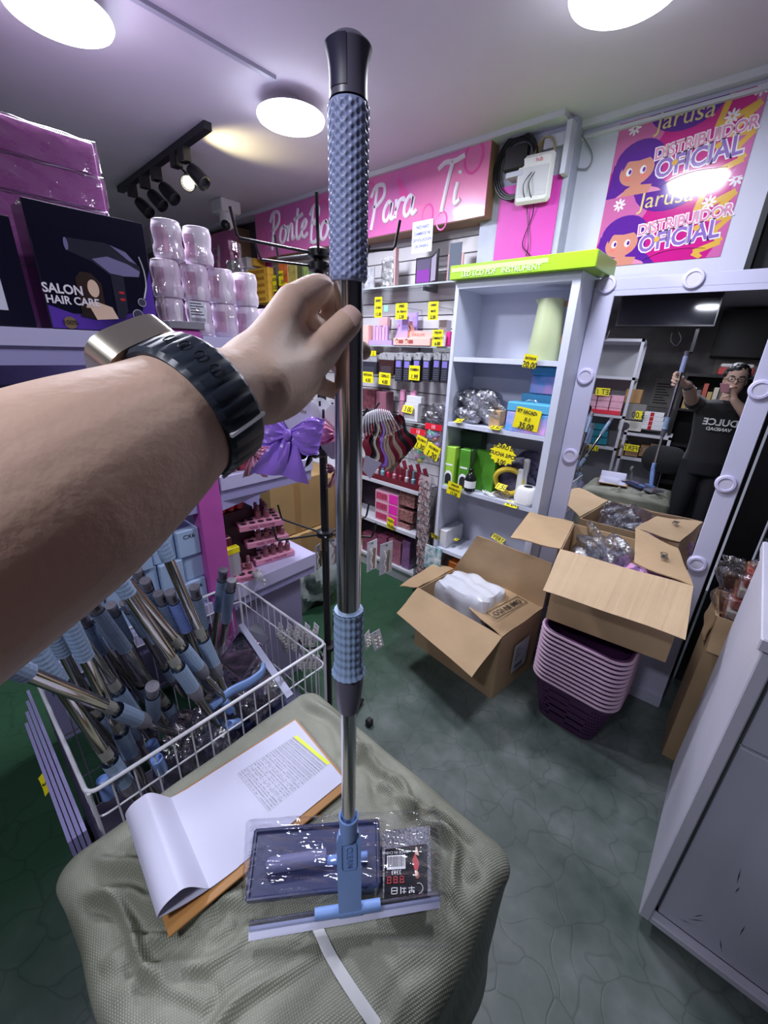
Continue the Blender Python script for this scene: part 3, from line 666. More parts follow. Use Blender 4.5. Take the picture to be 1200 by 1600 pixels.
price_tag(P(780, 767, y=1.94) + V((0, 0, .006)), (1, 0, -.1), (0, .75, .6), .055, .04, [('1.50', 1)], 'yellow card lying on the small packet beside the cable')
bag('small_packet', 'small clear packet with orange pieces beside the white cable', (P(786, 765, y=1.985).x, 1.985, s2_ + .002), .034, clear('packet_film', (.9, .85, .8), .6, .15, 1.0, 60), 21, (1.3, .9, .5), cat='packet')
c = P(815, 760, y=2.0)
t = thing('bottle_brush_stand', 'two upright white plastic bars standing behind the white dispenser', 'holder', (c.x, 2.03, s2_))
MB().box((c.x - .030, 1.99, s2_ + .001), (c.x - .002, 2.015, s2_ + .17), bev=.005).build('bar', mw_, t)
MB().box((c.x - .018, 2.02, s2_ + .001), (c.x + .010, 2.045, s2_ + .22), bev=.005).build('bar', mw_, t)
c = P(820, 782, y=1.965); t = thing('white_dispenser', 'rounded white plastic device with dark round opening', 'dispenser', (-.742, 1.985, s2_))
MB().lathe([(.044, .001), (.049, .005), (.049, .078), (.043, .089), (.028, .091)], 28, sq=.35).build('device_body', mw_, t, smooth=True, world=False)
MB().lathe([(.022, .0915), (.001, .0918)], 20, cap=False).build('opening', INK, t, world=False)
price_tag(P(797, 792, y=1.915), (1, 0, 0), (0, .85, .3), .07, .05, [('4.00', 1)], 'curled yellow card on the right of the third shelf edge')
bag('cellophane_scrap', 'small crumpled cellophane by the right end of the third shelf', (P(828, 800, y=1.955).x, 1.955, s2_ - .0), .016, m_bagc, 31, (1.4, 1, .6), cat='wrapper')
# fourth shelf
c = P(700, 828, y=2.0)
t = wbuild(MB().box((CX0 + .024, 1.95, s3 + .001), (CX0 + .075, 2.14, s3 + .115), bev=.003), 'white_carton', mat('white_carton_card', (.68, .68, .72), .4), 'narrow white carton lying at the left of the fourth shelf', 'box')
price_tag(P(680, 842, y=1.915), (1, 0, -.12), (0, -.4, .9), .055, .042, [('LAPICERO', .6), ('1.00', 1)], 'yellow card hanging at the left end of the fourth shelf')
price_tag(P(711, 845, y=1.98) + V((0, 0, .003)), (1, 0, 0), (0, 1, .05), .028, .03, [('.50', 1)], 'tiny yellow sticker lying on the fourth shelf', bend=.0)
price_tag(P(776, 845, y=1.99), (1, 0, -.25), (0, .55, .8), .075, .032, [('OFERTA', 1)], 'long yellow card behind the upright carton flap')
m_pc = mat('printed_multicolour', (.65, .35, .20), .35, col2=(.12, .28, .42), nscale=24)
wbuild(MB().box((-.98, 2.0, s3 + .002), (-.80, 2.12, s3 + .03)), 'picture_box', m_pc, 'colourful printed pack lying at the right of the fourth shelf', 'box')
mor = mat('orange_toy_card', (.80, .20, .02), .35, noise=.4, nscale=12)
wbuild(MB().box((CX0 + .03, 1.95, .071), (CX0 + .26, 2.15, .26), bev=.003), 'toy_box', mat('multicolour_toy_card', (.88, .86, .80), .4, col2=(.80, .35, .05), nscale=20), 'white and orange printed toy box at the foot of the cabinet', 'box')
wbuild(MB().box((CX0 + .10, 1.96, .262), (CX0 + .36, 2.15, .40), bev=.003), 'toy_box', mor, 'orange toy box resting on the white one at the foot of the cabinet', 'box')
wbuild(MB().box((CX0 + .06, 1.942, .262), (CX0 + .24, 1.958, .31)), 'toy_pack', mat('purple_green_card', (.25, .10, .45), .4, col2=(.08, .40, .25), nscale=25), 'thin purple and green pack in front of the orange toy box', 'pack')
q = P(675, 870, y=1.91)
t = wbuild(MB().box((q.x - .05, 1.900, q.z - .085), (q.x + .07, 1.908, q.z + .075)), 'stencil_card', mat('teal_white_card', (.80, .82, .86), .4, col2=(.05, .28, .33), nscale=30), 'white and teal picture card hanging at the left front of the cabinet', 'card')
# ------------------------------------------------------------------ cartons
m_card = mat('corrugated_cardboard', (0.50, 0.34, 0.19), 0.75, noise=0.12, nscale=5, bump=0.12, bscale=30)
m_card2 = mat('cardboard_liner', (0.56, 0.40, 0.24), 0.7, noise=0.10, nscale=6, bump=.5, bscale=34, stretch=(1, .02, .02))
TH = .006
def carton(label, base, ht, flaps, group=None, m=m_card, name='open_carton', z0=0.0, lift=None):
    """base: four floor points anticlockwise; flaps: (i, free corner a, free corner b) hinged on side i"""
    b = [V((x, y, z0)) for x, y in base]; t_ = [p + V((0, 0, ht)) for p in b]
    if lift: t_ = [p + V((0, 0, l)) for p, l in zip(t_, lift)]
    ce = sum(b, V()) / 4
    t = thing(name, label, 'box', ce, group=group)
    for i in range(4):
        j = (i + 1) % 4; nrm = (b[j] - b[i]).cross(V((0, 0, 1))).normalized() * -TH
        e = (b[j] - b[i]).normalized() * (TH if i % 2 else 0.0005)
        MB().hexa([b[i] + e, b[j] - e, b[j] - e + nrm, b[i] + e + nrm], [t_[i] + e, t_[j] - e, t_[j] - e + nrm, t_[i] + e + nrm]).build('side_panel', m, t)
    MB().hexa([p.lerp(ce, .03) + V((0, 0, .002)) for p in b], [p.lerp(ce, .03) + V((0, 0, .006)) for p in b]).build('bottom_panel', m, t)
    for fl in flaps:
        i, fa, fb = fl[:3]; j = (i + 1) % 4; a0, b0 = t_[i], t_[j]; fa, fb = V(fa), V(fb); up = V((0, 0, .004))
        n_ = (b0 - a0).cross(fa - a0).normalized()
        if n_.z < 0: n_ = -n_
        rnd = random.Random(i); nu, nv = 8, 5
        def sf(u, v, o=0.0):
            p = a0.lerp(b0, u).lerp(fa.lerp(fb, u), v); return p + up + n_ * (.006 * math.sin(u * 3.1) * v + .003 * math.sin(7 * v + u * 9) + o)
        g = MB(); 
        g.grid(lambda u, v: sf(u, v, .004), nu, nv).grid(lambda u, v: sf(1 - u, v, 0), nu, nv)
        # rim
        edge = [(u / nu, 0) for u in range(nu)] + [(1, v / nv) for v in range(nv)] + [(1 - u / nu, 1) for u in range(nu)] + [(0, 1 - v / nv) for v in range(nv)]
        vs = [sf(u, v, .004) for u, v in edge] + [sf(u, v, 0) for u, v in edge]; n = len(edge)
        g.add(vs, [(k, (k + 1) % n, n + (k + 1) % n, n + k) for k in range(n)])
        g.build('flap', fl[3] if len(fl) > 3 else m, t, smooth=True)
    return t
# box on the floor
b1 = [(-1.115, 1.605), (-.577, 1.539), (-.528, 1.90), (-1.085, 1.925)]
c1 = carton('open brown carton standing on the floor with a white wrapped parcel in it', b1, .375,
   [(0, P(620, 960, z=.30), P(737, 1060, z=.30)), (1, P(732, 952, z=.37), P(807, 912, z=.395)),
    (2, P(862, 882, y=1.90), P(745, 838, y=1.88)), (3, V((-1.22, 1.93, .36)), V((-1.24, 1.60, .33)))])
fm = frame(P(792, 950, z=.392), P(815, 938, z=.392) - P(775, 960, z=.392), V((0, 0, 1)).cross(P(815, 938, z=.392) - P(775, 960, z=.392)))
o1 = text('OMI IN ICO', .042, WM[c1].inverted() @ fm @ T(0, 0, .006) @ RZ(math.pi), mat('stamp_ink', (.06, .05, .04), .7), c1, bold=.001)
mb = MB(); L0, W0 = .13, .032
for s in ((-L0, -W0, L0, -W0 + .003), (-L0, W0 - .003, L0, W0), (-L0, -W0, -L0 + .003, W0), (L0 - .003, -W0, L0, W0)): mb.box((s[0], s[1], .004), (s[2], s[3], .0055), fm)
mb.build('stamped_border', MATS['stamp_ink'], c1)
M = frame((-.545, 1.72, .19), (.049, .361, 0), UPV)
MB().box((-.065, -.085, .006), (.065, .085, .0072), M).build('shipping_label', mat('label_paper', (.55, .57, .62), .5), c1)
mb = MB()
for k in range(7): mb.box((-.05, .06 - k * .012, .0073), (-.05 + .02 + .06 * random.random(), .063 - k * .012, .0078), M)
for k in range(14): mb.box((-.04 + k * .005, -.07, .0073), (-.038 + k * .005, -.045, .0078), M)
o = mb.build('label_print', INK, c1); o['kind'] = 'stuff'
m_poly = mat('white_polybag', (0.76, 0.78, 0.86), 0.25, coat=.3, bump=.5, bscale=9, noise=.04)
pc = P(725, 925, z=.36)
def parcel(u, v):
    a = 2 * math.pi * u; e = math.pi * (v - .5); x, y, z = math.cos(e) * math.cos(a), math.cos(e) * math.sin(a), math.sin(e); p_ = 9
    w = (abs(x) ** p_ + abs(y) ** p_ + abs(z) ** p_) ** (-1 / p_); k = 1 + .03 * math.sin(9 * x + 4 * z) + .025 * math.sin(13 * y + 5 * x)
    x, y, z = x * w * k * .165, y * w * k * .115, z * w * k * .14; c_, s_ = math.cos(-.12), math.sin(-.12)
    return (-.88 + x * c_ - y * s_, 1.765 + x * s_ + y * c_, .30 + z + x * .05)
wbuild(MB().grid(parcel, 48, 24, wrap=True), 'wrapped_parcel', m_poly, 'white plastic wrapped parcel sticking out of the carton on the floor', 'parcel', smooth=True)
bag('bubble_wrap', 'shiny clear wrap between the white parcel and the carton flap', (-.685, 1.66, .27), .045, m_bagc, 41, (1, 1, .9), cat='wrapping', amp=.5)
# stack of nested baskets
m_pur = mat('dark_purple_plastic', (0.085, 0.025, 0.098), 0.35); m_pnk = mat('pale_pink_plastic', (0.58, 0.40, 0.52), 0.35)
BC = (-.255, 1.715)
def rr(w, d, r, n=8):
    o = []
    for cx, cy, a0 in ((w - r, d - r, 0), (-w + r, d - r, 90), (-w + r, -d + r, 180), (w - r, -d + r, 270)):
        for k in range(n + 1): a = math.radians(a0 + 90 * k / n); o.append((cx + r * math.cos(a), cy + r * math.sin(a)))
    return o
def basket(zb, color, label, vis):
    t = thing('plastic_basket', label, 'basket', (BC[0], BC[1], zb), rz=-.04, group='nested baskets')
    H = .24; mb = MB(); N = 36
    bot, top = rr(.128, .098, .055), rr(.178, .135, .07)
    def ring(f): return [(a[0] + (b[0] - a[0]) * f, a[1] + (b[1] - a[1]) * f, H * f) for a, b in zip(bot, top)]
    nb = len(bot)
    if vis:   # lowest basket: lattice wall with real holes
        rows = 22; rg = [ring(k / rows) for k in range(rows + 1)]; sub = 3
        def at_(k, u):
            r_ = rg[k]; L = nb; f = u * L; i = int(f) % L; g = f - int(f); a, b = V(r_[i]), V(r_[(i + 1) % L]); return a.lerp(b, g)
        nu = 156; vs = [at_(k, i / nu) for k in range(rows + 1) for i in range(nu)]; fs = []
        for k in range(rows):
            for i in range(nu):
                hole = 3 <= k < 19 and ((k % 2 == 1 and i % 4 in (1, 2)) or (k % 2 == 0 and (i + 2) % 4 in (1, 2) and False))
                if k % 2 == 1 and (k // 2) % 2: hole = 3 <= k < 19 and (i + 2) % 4 in (1, 2)
                if not hole: j = (i + 1) % nu; fs.append((k * nu + i, k * nu + j, (k + 1) * nu + j, (k + 1) * nu + i))
        mb.add(vs, fs); mb.add([(x, y, .002) for x, y in bot], [tuple(range(nb))])
        MB_i = MB().add([tuple(v * .985 if i < 2 else v for i, v in enumerate(p)) for p in vs], fs)
        mb.add(MB_i.v, [tuple(reversed(f)) for f in fs])
    else:
        a, b = ring(.35), ring(1.0)
        mb.add(a + b, [(i, (i + 1) % nb, nb + (i + 1) % nb, nb + i) for i in range(nb)])
        mb.add([(x * .985, y * .985, z) for x, y, z in a + b], [(i, nb + i, nb + (i + 1) % nb, (i + 1) % nb) for i in range(nb)])
        if color == 'in': mb.add([(x * .97, y * .97, H * .37) for x, y, z in ring(.36)], [tuple(range(nb))])
    mb.build('basket_wall', m_pur, t, smooth=True, world=False)
    MB().tube([(x * 1.02, y * 1.02, H - .004) for x, y in top], .0066, 8, closed=True, ry=1).build('rim', m_pnk, t, smooth=True, world=False)
    if not vis and color == 'in': MB().tube([(x * .965, y * .965, H) for x, y in top], .006, 6, closed=True).build('inner_rim', m_pur, t, smooth=True, world=False)
    return t
NB = 12
for k in range(NB):
    lb = 'lowest basket of the stack with its dark purple lattice wall showing' if k == 0 else 'top basket of the stack, dark purple inside, under the open carton' if k == NB - 1 else 'pink-rimmed purple basket, %s from the bottom of the nested stack' % ('first second third fourth fifth sixth seventh eighth ninth tenth eleventh twelfth'.split()[k])
    basket(.002 + k * .0225, 'in' if k == NB - 1 else '', lb, k == 0)
# carton on the baskets
b2 = [(-.432, 1.625), (.018, 1.668), (-.072, 2.060), (-.505, 2.035)]
c2 = carton('large open brown carton balanced on the stack of baskets before the mirror', b2, .31,
  [(0, P(848, 925, z=.745), P(1070, 1002, z=.745), m_card2), (1, P(990, 882, z=.845), P(992, 827, z=.855)), (3, P(827, 802, z=.88), P(797, 842, z=.875))], z0=.518, lift=[.025, .025, .0, .0])
fm = frame(P(1036, 872, z=.858) + V((0, 0, .008)), P(1032, 852, z=.86) - P(1036, 893, z=.86), V((0, 0, 1)).cross(P(1032, 852, z=.86) - P(1036, 893, z=.86)))
text('OMI', .036, WM[c2].inverted() @ fm @ T(0, 0, .005) @ RZ(math.pi), MATS['stamp_ink'], c2, bold=.001)
bag('plastic_bag', 'crumpled clear plastic bag poking out of the carton before the mirror', (-.32, 1.83, .73), .085, m_bagc, 51, (1.15, 1.0, .95), amp=.55)
bag('plastic_bag_contents', 'silver crumpled filling in the bag inside the raised carton', (-.31, 1.84, .70), .07, m_fill, 54, (1.1, .9, .9), cat='filling', amp=.6)
bag('hair_accessory_bag', 'lilac and pink packets lying in the carton before the mirror', (-.14, 1.79, .66), .085, mat('lilac_pink_cloth', (.80, .38, .60), .5, col2=(.35, .25, .60), nscale=25), 57, (1.3, .9, .9), cat='packets', amp=.5)
# tall carton with packs, right of the mirror
b3 = [(.115, 1.78), (.50, 1.78), (.50, 2.03), (.10, 2.03)]
c3 = carton('tall brown carton between the mirror and the counter, packed with film-wrapped goods', b3, .72, [(0, (.12, 1.755, .58), (.50, 1.755, .58)), (3, (.095, 2.02, .60), (.108, 1.79, .60))])
m_prn = mat('dark_printed_packs', (.16, .02, .05), .25, col2=(.45, .40, .36), nscale=18, noise=.2)
for k in range(5):
    zz = .66 + .045 * k
    t = wbuild(MB().box((.13 + .006 * k, 1.80 + .01 * k, zz), (.46 + .004 * k, 2.02, zz + .040), bev=.004), 'printed_pack', m_prn if k % 2 else mat('gold_red_packs', (.35, .22, .10), .25, col2=(.25, .01, .04), nscale=22), ['bottom', 'second', 'middle', 'fourth', 'top'][k] + ' flat printed pack in the tall carton right of the mirror', 'pack')
bag('shrink_film', 'loose clear film wrapped over the printed packs in the tall carton', (.26, 1.90, .66), .13, clear('film', (.9, .9, .92), .5, .08, 1.0, 18), 61, (1.35, .95, .95), cat='film', amp=.2)
bag('shrink_film', 'clear film tail beside the light ring on the mirror edge', (.115, 1.96, .83), .03, MATS['film'], 62, (1.2, .8, 1.1), cat='film', amp=.4)
wbuild(MB().box((.2, 2.10, .0), (.9, 2.30, .90)), 'storage_case', mat('dark_grey_case', (.10, .105, .13), .4), 'dark grey case standing in the doorway behind the tall carton', 'case')
# ------------------------------------------------------------------ counter on the right
m_ctr = mat('worn_white_paint', (0.60, 0.59, 0.70), 0.45, noise=0.06, nscale=2.5, bump=.05)
KX, KY0, KY1, KT = .155, 1.055, 1.70, 1.04
ct = thing('white_counter', 'worn white wooden counter on castors at the right edge', 'counter', (.5, 1.4, 0))
MB().box((KX, KY0, .05), (KX + .028, KY1, KT), bev=.003).build('side_panel', m_ctr, ct)
MB().box((KX + .0285, KY0, .05), (1.1, KY0 + .03, .075), bev=.003).build('bottom_rail', m_ctr, ct)
MB().box((KX - .01, KY0 - .012, KT), (1.1, KY1, KT + .03), bev=.003).build('counter_top', m_ctr, ct)
m_dr = mat('scuffed_grey_door', (0.56, 0.56, 0.68), 0.4, noise=.05, nscale=3)
MB().box((KX + .040, KY0 + .028, .0755), (1.1, KY0 + .045, .76), bev=.002).build('door', m_dr, ct)
MB().box((KX + .040, KY0 + .028, .768), (1.1, KY0 + .045, 1.035), bev=.002).build('drawer_front', m_dr, ct)
MB().box((KX + .0285, KY0 + .045, .08), (KX + .0395, KY0 + .08, 1.03)).build('inner_jamb', mat('jamb_grey', (.12, .14, .13), .6), ct)  # dark grey strip in the gap between side panel and door
mb = MB(); rnd = random.Random(4)
for x0, z0, L, a in ((.255, .13, .05, .9), (.262, .155, .035, 1.1), (.24, .11, .03, .4), (.30, .36, .06, 1.7), (.305, .33, .03, 1.5), (.34, .10, .05, 1.9), (.35, .20, .05, 1.6), (.39, .30, .06, 1.2)):
    c_, s_ = math.cos(a), math.sin(a); n_ = .0014
    mb.add([(x0, KY0 + .0277, z0), (x0 + c_ * L * .5 - s_ * n_, KY0 + .0277, z0 + s_ * L * .5 + c_ * n_), (x0 + c_ * L, KY0 + .0277, z0 + s_ * L), (x0 + c_ * L * .5 + s_ * n_, KY0 + .0277, z0 + s_ * L * .5 - c_ * n_)], [(0, 1, 2, 3)])
o = mb.build('scuff_marks', mat('scuff', (.06, .05, .09), .5), ct); o['kind'] = 'stuff'
for cx_, cy_ in ((KX + .03, KY0 + .05), (.9, KY0 + .05), (KX + .03, KY1 - .05)):
    cs = MB().box((cx_ - .012, cy_ - .012, .035), (cx_ + .012, cy_ + .012, .05)).build('castor', m_blk, ct)
    MB().lathe([(.012, -.009), (.022, -.007), (.022, .007), (.012, .009)], 18, T(cx_, cy_, .022) @ RX(math.pi / 2)).build('wheel', m_blk, cs, smooth=True)
# ================================================================== bale, clipboard, kit, pole, person
def raffia():
    m = bpy.data.materials.new('woven_raffia_sacking'); m.use_nodes = True; nt = m.node_tree; b = nt.nodes['Principled BSDF']
    tc = nt.nodes.new('ShaderNodeTexCoord'); 
    n = nt.nodes.new('ShaderNodeTexNoise'); n.inputs['Scale'].default_value = 5; n.inputs['Detail'].default_value = 6; nt.links.new(tc.outputs['Object'], n.inputs['Vector'])
    r = nt.nodes.new('ShaderNodeValToRGB'); e = r.color_ramp.elements; e[0].position = .3; e[0].color = (.20, .21, .155, 1); e[1].position = .7; e[1].color = (.40, .41, .325, 1)
    nt.links.new(n.outputs['Fac'], r.inputs['Fac'])
    mp = nt.nodes.new('ShaderNodeMapping'); mp.inputs['Rotation'].default_value = (0, 0, .35); nt.links.new(tc.outputs['Object'], mp.inputs['Vector'])
    ws = []
    for d in ('X', 'Y'):
        w = nt.nodes.new('ShaderNodeTexWave'); w.bands_direction = d; w.inputs['Scale'].default_value = 85; w.inputs['Distortion'].default_value = .6; w.inputs['Detail'].default_value = 1
        nt.links.new(mp.outputs[0], w.inputs['Vector']); ws.append(w)
    mu = nt.nodes.new('ShaderNodeMath'); mu.operation = 'MULTIPLY'; nt.links.new(ws[0].outputs['Fac'], mu.inputs[0]); nt.links.new(ws[1].outputs['Fac'], mu.inputs[1])
    mx = nt.nodes.new('ShaderNodeMixRGB'); mx.blend_type = 'MULTIPLY'; mx.inputs[0].default_value = .55
    cr = nt.nodes.new('ShaderNodeMapRange'); cr.inputs[3].default_value = .62; cr.inputs[4].default_value = 1.5; nt.links.new(mu.outputs[0], cr.inputs[0])
    nt.links.new(r.outputs['Color'], mx.inputs[1]); nt.links.new(cr.outputs[0], mx.inputs[2]); nt.links.new(mx.outputs[0], b.inputs['Base Color'])
    bp = nt.nodes.new('ShaderNodeBump'); bp.inputs['Strength'].default_value = .5; bp.inputs['Distance'].default_value = .002; nt.links.new(mu.outputs[0], bp.inputs['Height'])
    nt.links.new(bp.outputs['Normal'], b.inputs['Normal']); b.inputs['Roughness'].default_value = .42
    return m
m_raf = raffia()
BX0, BX1, BYa, BYb, BT = -.742, -.105, -.050, .560, .702
ridges = [((-.66, -.05), (-.40, .17), .014, .010), ((-.70, .02), (-.45, .10), .012, .009), ((-.50, -.10), (-.38, .14), .010, .008), ((-.60, -.12), (-.42, .12), .009, .010), ((-.34, -.1), (-.30, .2), .009, .008), ((-.72, .10), (-.60, .13), .01, .012),
          ((-.70, .53), (-.42, .50), .016, .014), ((-.60, .56), (-.36, .46), .012, .010), ((-.40, .50), (-.16, .47), .014, .010), ((-.38, .46), (-.20, .53), .010, .009), ((-.28, .52), (-.12, .40), .010, .010), ((-.50, .55), (-.46, .44), .010, .010), ((-.2, .1), (-.12, .3), .007, .01), ((-.68, -.02), (-.36, .05), .010, .007), ((-.56, -.13), (-.47, .08), .009, .006)]
def bale(u, v):
    cx, cy = (BX0 + BX1) / 2, (BYa + BYb) / 2; hx, hy, r = (BX1 - BX0) / 2, (BYb - BYa) / 2, .045
    t = u * 4; s_ = int(t) % 4; t -= int(t); q = t * 2 - 1     # walk round a rounded rectangle
    q = math.copysign(abs(q) ** .8, q)
    x, y = ((hx, q * hy), (-q * hx, hy), (-hx, -q * hy), (q * hx, -hy))[s_]
    ex, ey = abs(x) - (hx - r), abs(y) - (hy - r)
    if ex > 0 and ey > 0:
        L = max(ex, ey); g = L / math.hypot(ex, ey) ; x = math.copysign(hx - r + ex * g, x); y = math.copysign(hy - r + ey * g, y)
    if v < .42: f, Z = 1.0, (v / .42) * (BT - .035); f = .97 + .05 * math.sin(v / .42 * 3.0)
    elif v < .54: a = (v - .42) / .12 * math.pi / 2; f = 1 - .035 / .3 * (1 - math.cos(a)) ; Z = BT - .035 + .035 * math.sin(a)
    else: f = (1 - .035 / .3) * (1 - (v - .54) / .46); Z = BT
    if v < .42: f += .0  ; f = 1 + (f - 1.007) * (1 - (v / .42) ** 8)
    X, Y = cx + x * f, cy + y * f
    if v >= .5:
        w = min(1, (v - .5) / .08); xx, yy = (X - cx) / hx, (Y - cy) / hy
        dz = .024 * (1 - xx * xx) * (1 - yy * yy)
        for (ax, ay), (bx, by), h, wd_ in ridges:
            dx, dy = bx - ax, by - ay; L2 = dx * dx + dy * dy; t = max(0, min(1, ((X - ax) * dx + (Y - ay) * dy) / L2))
            wob = .012 * math.sin(9 * t + ax * 30)
            px_, py_ = ax + dx * t - dy * wob / math.sqrt(L2), ay + dy * t + dx * wob / math.sqrt(L2); dd_ = math.hypot(X - px_, Y - py_)
            h *= 1.5; dz += h * math.exp(-(dd_ / wd_) ** 2) * math.sin(math.pi * min(1, .15 + .85 * t)) - .35 * h * math.exp(-((dd_ - 2.2 * wd_) / wd_) ** 2)
        Z += dz * w + .0025 * w * math.sin(23 * X + 11 * Y) * math.sin(17 * Y - 5 * X)
    if v < .5:
        k = 1 + (.010 * math.sin(30 * (X + Y) + 9 * Z) + .012 * math.sin(26 * (Y - X) - 14 * Z)) * min(1, (.5 - v) * 8)
        X = cx + (X - cx) * k; Y = cy + (Y - cy) * k
    return (X, Y, max(Z, .0))
bl = thing('bale', 'big squarish bale wrapped in grey green woven plastic sacking', 'bale', ((BX0 + BX1) / 2, (BYa + BYb) / 2, 0))
MB().grid(bale, 280, 170, wrap=True).build('sacking', m_raf, bl, smooth=True, auto=3.2)
def btop(x, y):        # height of the sacking at a spot on top
    return BT + .022 * (1 - ((x + .415) / .32) ** 2) * (1 - ((y - .21) / .35) ** 2)
m_strap = mat('white_strap', (.62, .63, .64), .5)
sp_ = [(q.x, q.y) for q in (P(492, 1440, z=.725), P(515, 1490, z=.722), P(545, 1540, z=.718), P(590, 1606, z=.712))]
mb = MB(); pts = spline([V((x, y, btop(x, y) + .003)) for x, y in sp_], 20)
mb.tube(pts, .008, 6, ry=.12, up=(.74, .66, 0))
o = mb.build('strap', m_strap, bl, smooth=True)
q = P(393, 1435, z=.71)
# clipboard and papers
m_board = mat('orange_wood_board', (.50, .24, .07), .45, noise=.25, nscale=9, stretch=(1, .2, 1))
m_pap = mat('white_paper', (.64, .64, .80), .55)
PQ = [P(463, 1128, z=.742), P(536, 1192, z=.742), P(433, 1350, z=.742), P(272, 1246, z=.742)]
for q in PQ: q.z = .742
PQ[1] = P(541, 1222, z=.742); PQ[2] = PQ[1] + PQ[3] - PQ[0]
sh = thing('paper_sheet', 'white sheet with a printed grey table and a yellow heading on the clipboard', 'paper', M=frame(PQ[3], PQ[2] - PQ[3], PQ[0] - PQ[3]))
W_, H2 = (PQ[2] - PQ[3]).length, (PQ[0] - PQ[3]).length
MB().box((0, 0, 0), (W_, H2, .0008)).build('sheet', m_pap, sh, world=False)
cbd = thing('clipboard', 'orange wooden clipboard lying under white sheets on the bale', 'clipboard', M=WM[sh] @ T(0, 0, -.006))
MB().box((-.006, -.075, 0), (W_ + .016, H2 + .006, .0045), bev=.001).build('board', m_board, cbd, world=False)
inv = WM[sh].inverted()
def on(px, py): q = inv @ P(px, py, z=.743); return V((q.x, q.y, .0012))
c00, c10, c11, c01 = on(458, 1152), on(511, 1196), on(420, 1268), on(371, 1209)
tg = mat('table_grey', (.42, .42, .50), .6)
mb = MB()
for k in range(15):
    f = k / 14; a, b = c00.lerp(c01, f), c10.lerp(c11, f); d_ = (c01 - c00).normalized() * (.0006)
    mb.add([a, b, b + d_, a + d_], [(0, 1, 2, 3)])
for k in range(26):
    f = k / 25; a, b = c00.lerp(c10, f), c01.lerp(c11, f); d_ = (c10 - c00).normalized() * (.0004)
    mb.add([a, b, b + d_, a + d_], [(0, 1, 2, 3)])
rnd = random.Random(2)
for k in range(26):
    for r in range(24):
        if r > 9 and rnd.random() < .5 and k % 3: continue
        f, g = (k + .15) / 26, (r + .2) / 24; 
        a = c00.lerp(c10, f).lerp(c01.lerp(c11, f), g); u_ = (c10 - c00) / 26 * rnd.uniform(.3, .8); v_ = (c01 - c00) / 24 * .35
        mb.add([a, a + u_, a + u_ + v_, a + v_], [(0, 1, 2, 3)])
mb.build('printed_table', tg, sh, world=False)['kind'] = 'stuff'
e_ = (c00 - c01).normalized() * .009
MB().add([c00 + e_ * .1, c10 + e_ * .1, c10 + e_, c00 + e_], [(0, 1, 2, 3)]).build('yellow_heading', mat('highlighter', (.80, .88, .02), .5), sh, world=False)
# front pages curled over toward the camera
pg = [V((-.695, .095, .735)), V((-.465, .045, .735))]
def curl(u, v, off=0.0):
    a = -2.2 + v * 4.1; r = .042 + .014 * (1 - u)
    base0, base1 = PQ[3] + V((0, .0, .001)), PQ[2] + V((0, 0, .001)); b_ = base0.lerp(base1, u)
    out = (PQ[3] - PQ[0]).normalized()
    L = .050
    if v < .55:
        t = v / .55; return tuple(b_ + out * (L * t) + V((0, 0, .052 * math.sin(min(t, 1) * 1.75) ** 1.5 + off)))
    t = (v - .55) / .45; h = .052 * math.sin(1.75) ** 1.5
    ang = math.pi * t * 1.02; rr_ = h / 2
    return tuple(b_ + out * (L + rr_ * math.sin(ang) * 1.25 - .095 * max(0, t - .45) * 1.8) + V((0, 0, rr_ + rr_ * math.cos(ang) + off)))
mb = MB().grid(lambda u, v: curl(u, v), 14, 28).grid(lambda u, v: curl(1 - u, v, -.0008), 14, 28)
cs_ = wbuild(mb, 'curled_sheets', m_pap, 'white front page curled back over the lower end of the clipboard', 'paper', smooth=True)
# the pole, held upright
PX_, PYY = -.288, .277
m_blue = mat('grey_blue_rubber', (.33, .38, .62), .38, coat=.15); m_chr = mat('chrome_tube', (.80, .78, .76), .16, metal=1.0); m_cap = mat('grey_plastic_cap', (.13, .12, .17), .35)
m_lb = mat('light_blue_plastic', (.26, .42, .82), .35); m_lb2 = mat('pale_blue_rubber', (.30, .42, .62), .4)
PA = V((PX_, PYY, 0))
def zat(py): # height on the pole seen at photo row py
    lo, hi = .5, 2.1
    for _ in range(40):
        m_ = (lo + hi) / 2
        if PX((PX_, PYY, m_))[1] > py: lo = m_
        else: hi = m_
    return lo
zc0, zc1, zg0, zg1 = zat(73), zat(160), zat(163), zat(441)
zm0, zm1, zm2, zt2 = zat(952), zat(1048), zat(1096), zat(1285)
po_ = thing('mop_pole', 'telescopic chrome mop pole with dimpled blue grip, held upright by the hand over the bale', 'mop', (PX_, PYY, zt2 - .17))
cz = lambda z: (PX_, PYY, z)
CAPR = .0145
def capf(u, v):
    a = 2 * math.pi * u; t = v; z = zc1 + (zc0 - zc1) * t
    r = CAPR * (1.0 + .22 * t ** 3 - .04 * math.sin(t * math.pi))
    if t > .97: r *= .93
    return (PX_ + r * math.cos(a), PYY + r * math.sin(a) , z)
g = MB().grid(capf, 40, 24, wrap=True); top = [capf(i / 40, 1) for i in range(40)]; g.add(top + [(PX_ + (x - PX_) * .7, PYY + (y - PYY) * .7, z + .004) for x, y, z in top], [(i, (i + 1) % 40, 40 + (i + 1) % 40, 40 + i) for i in range(40)] + [tuple(range(40, 80))])
g.build('end_cap', m_cap, po_, smooth=True)
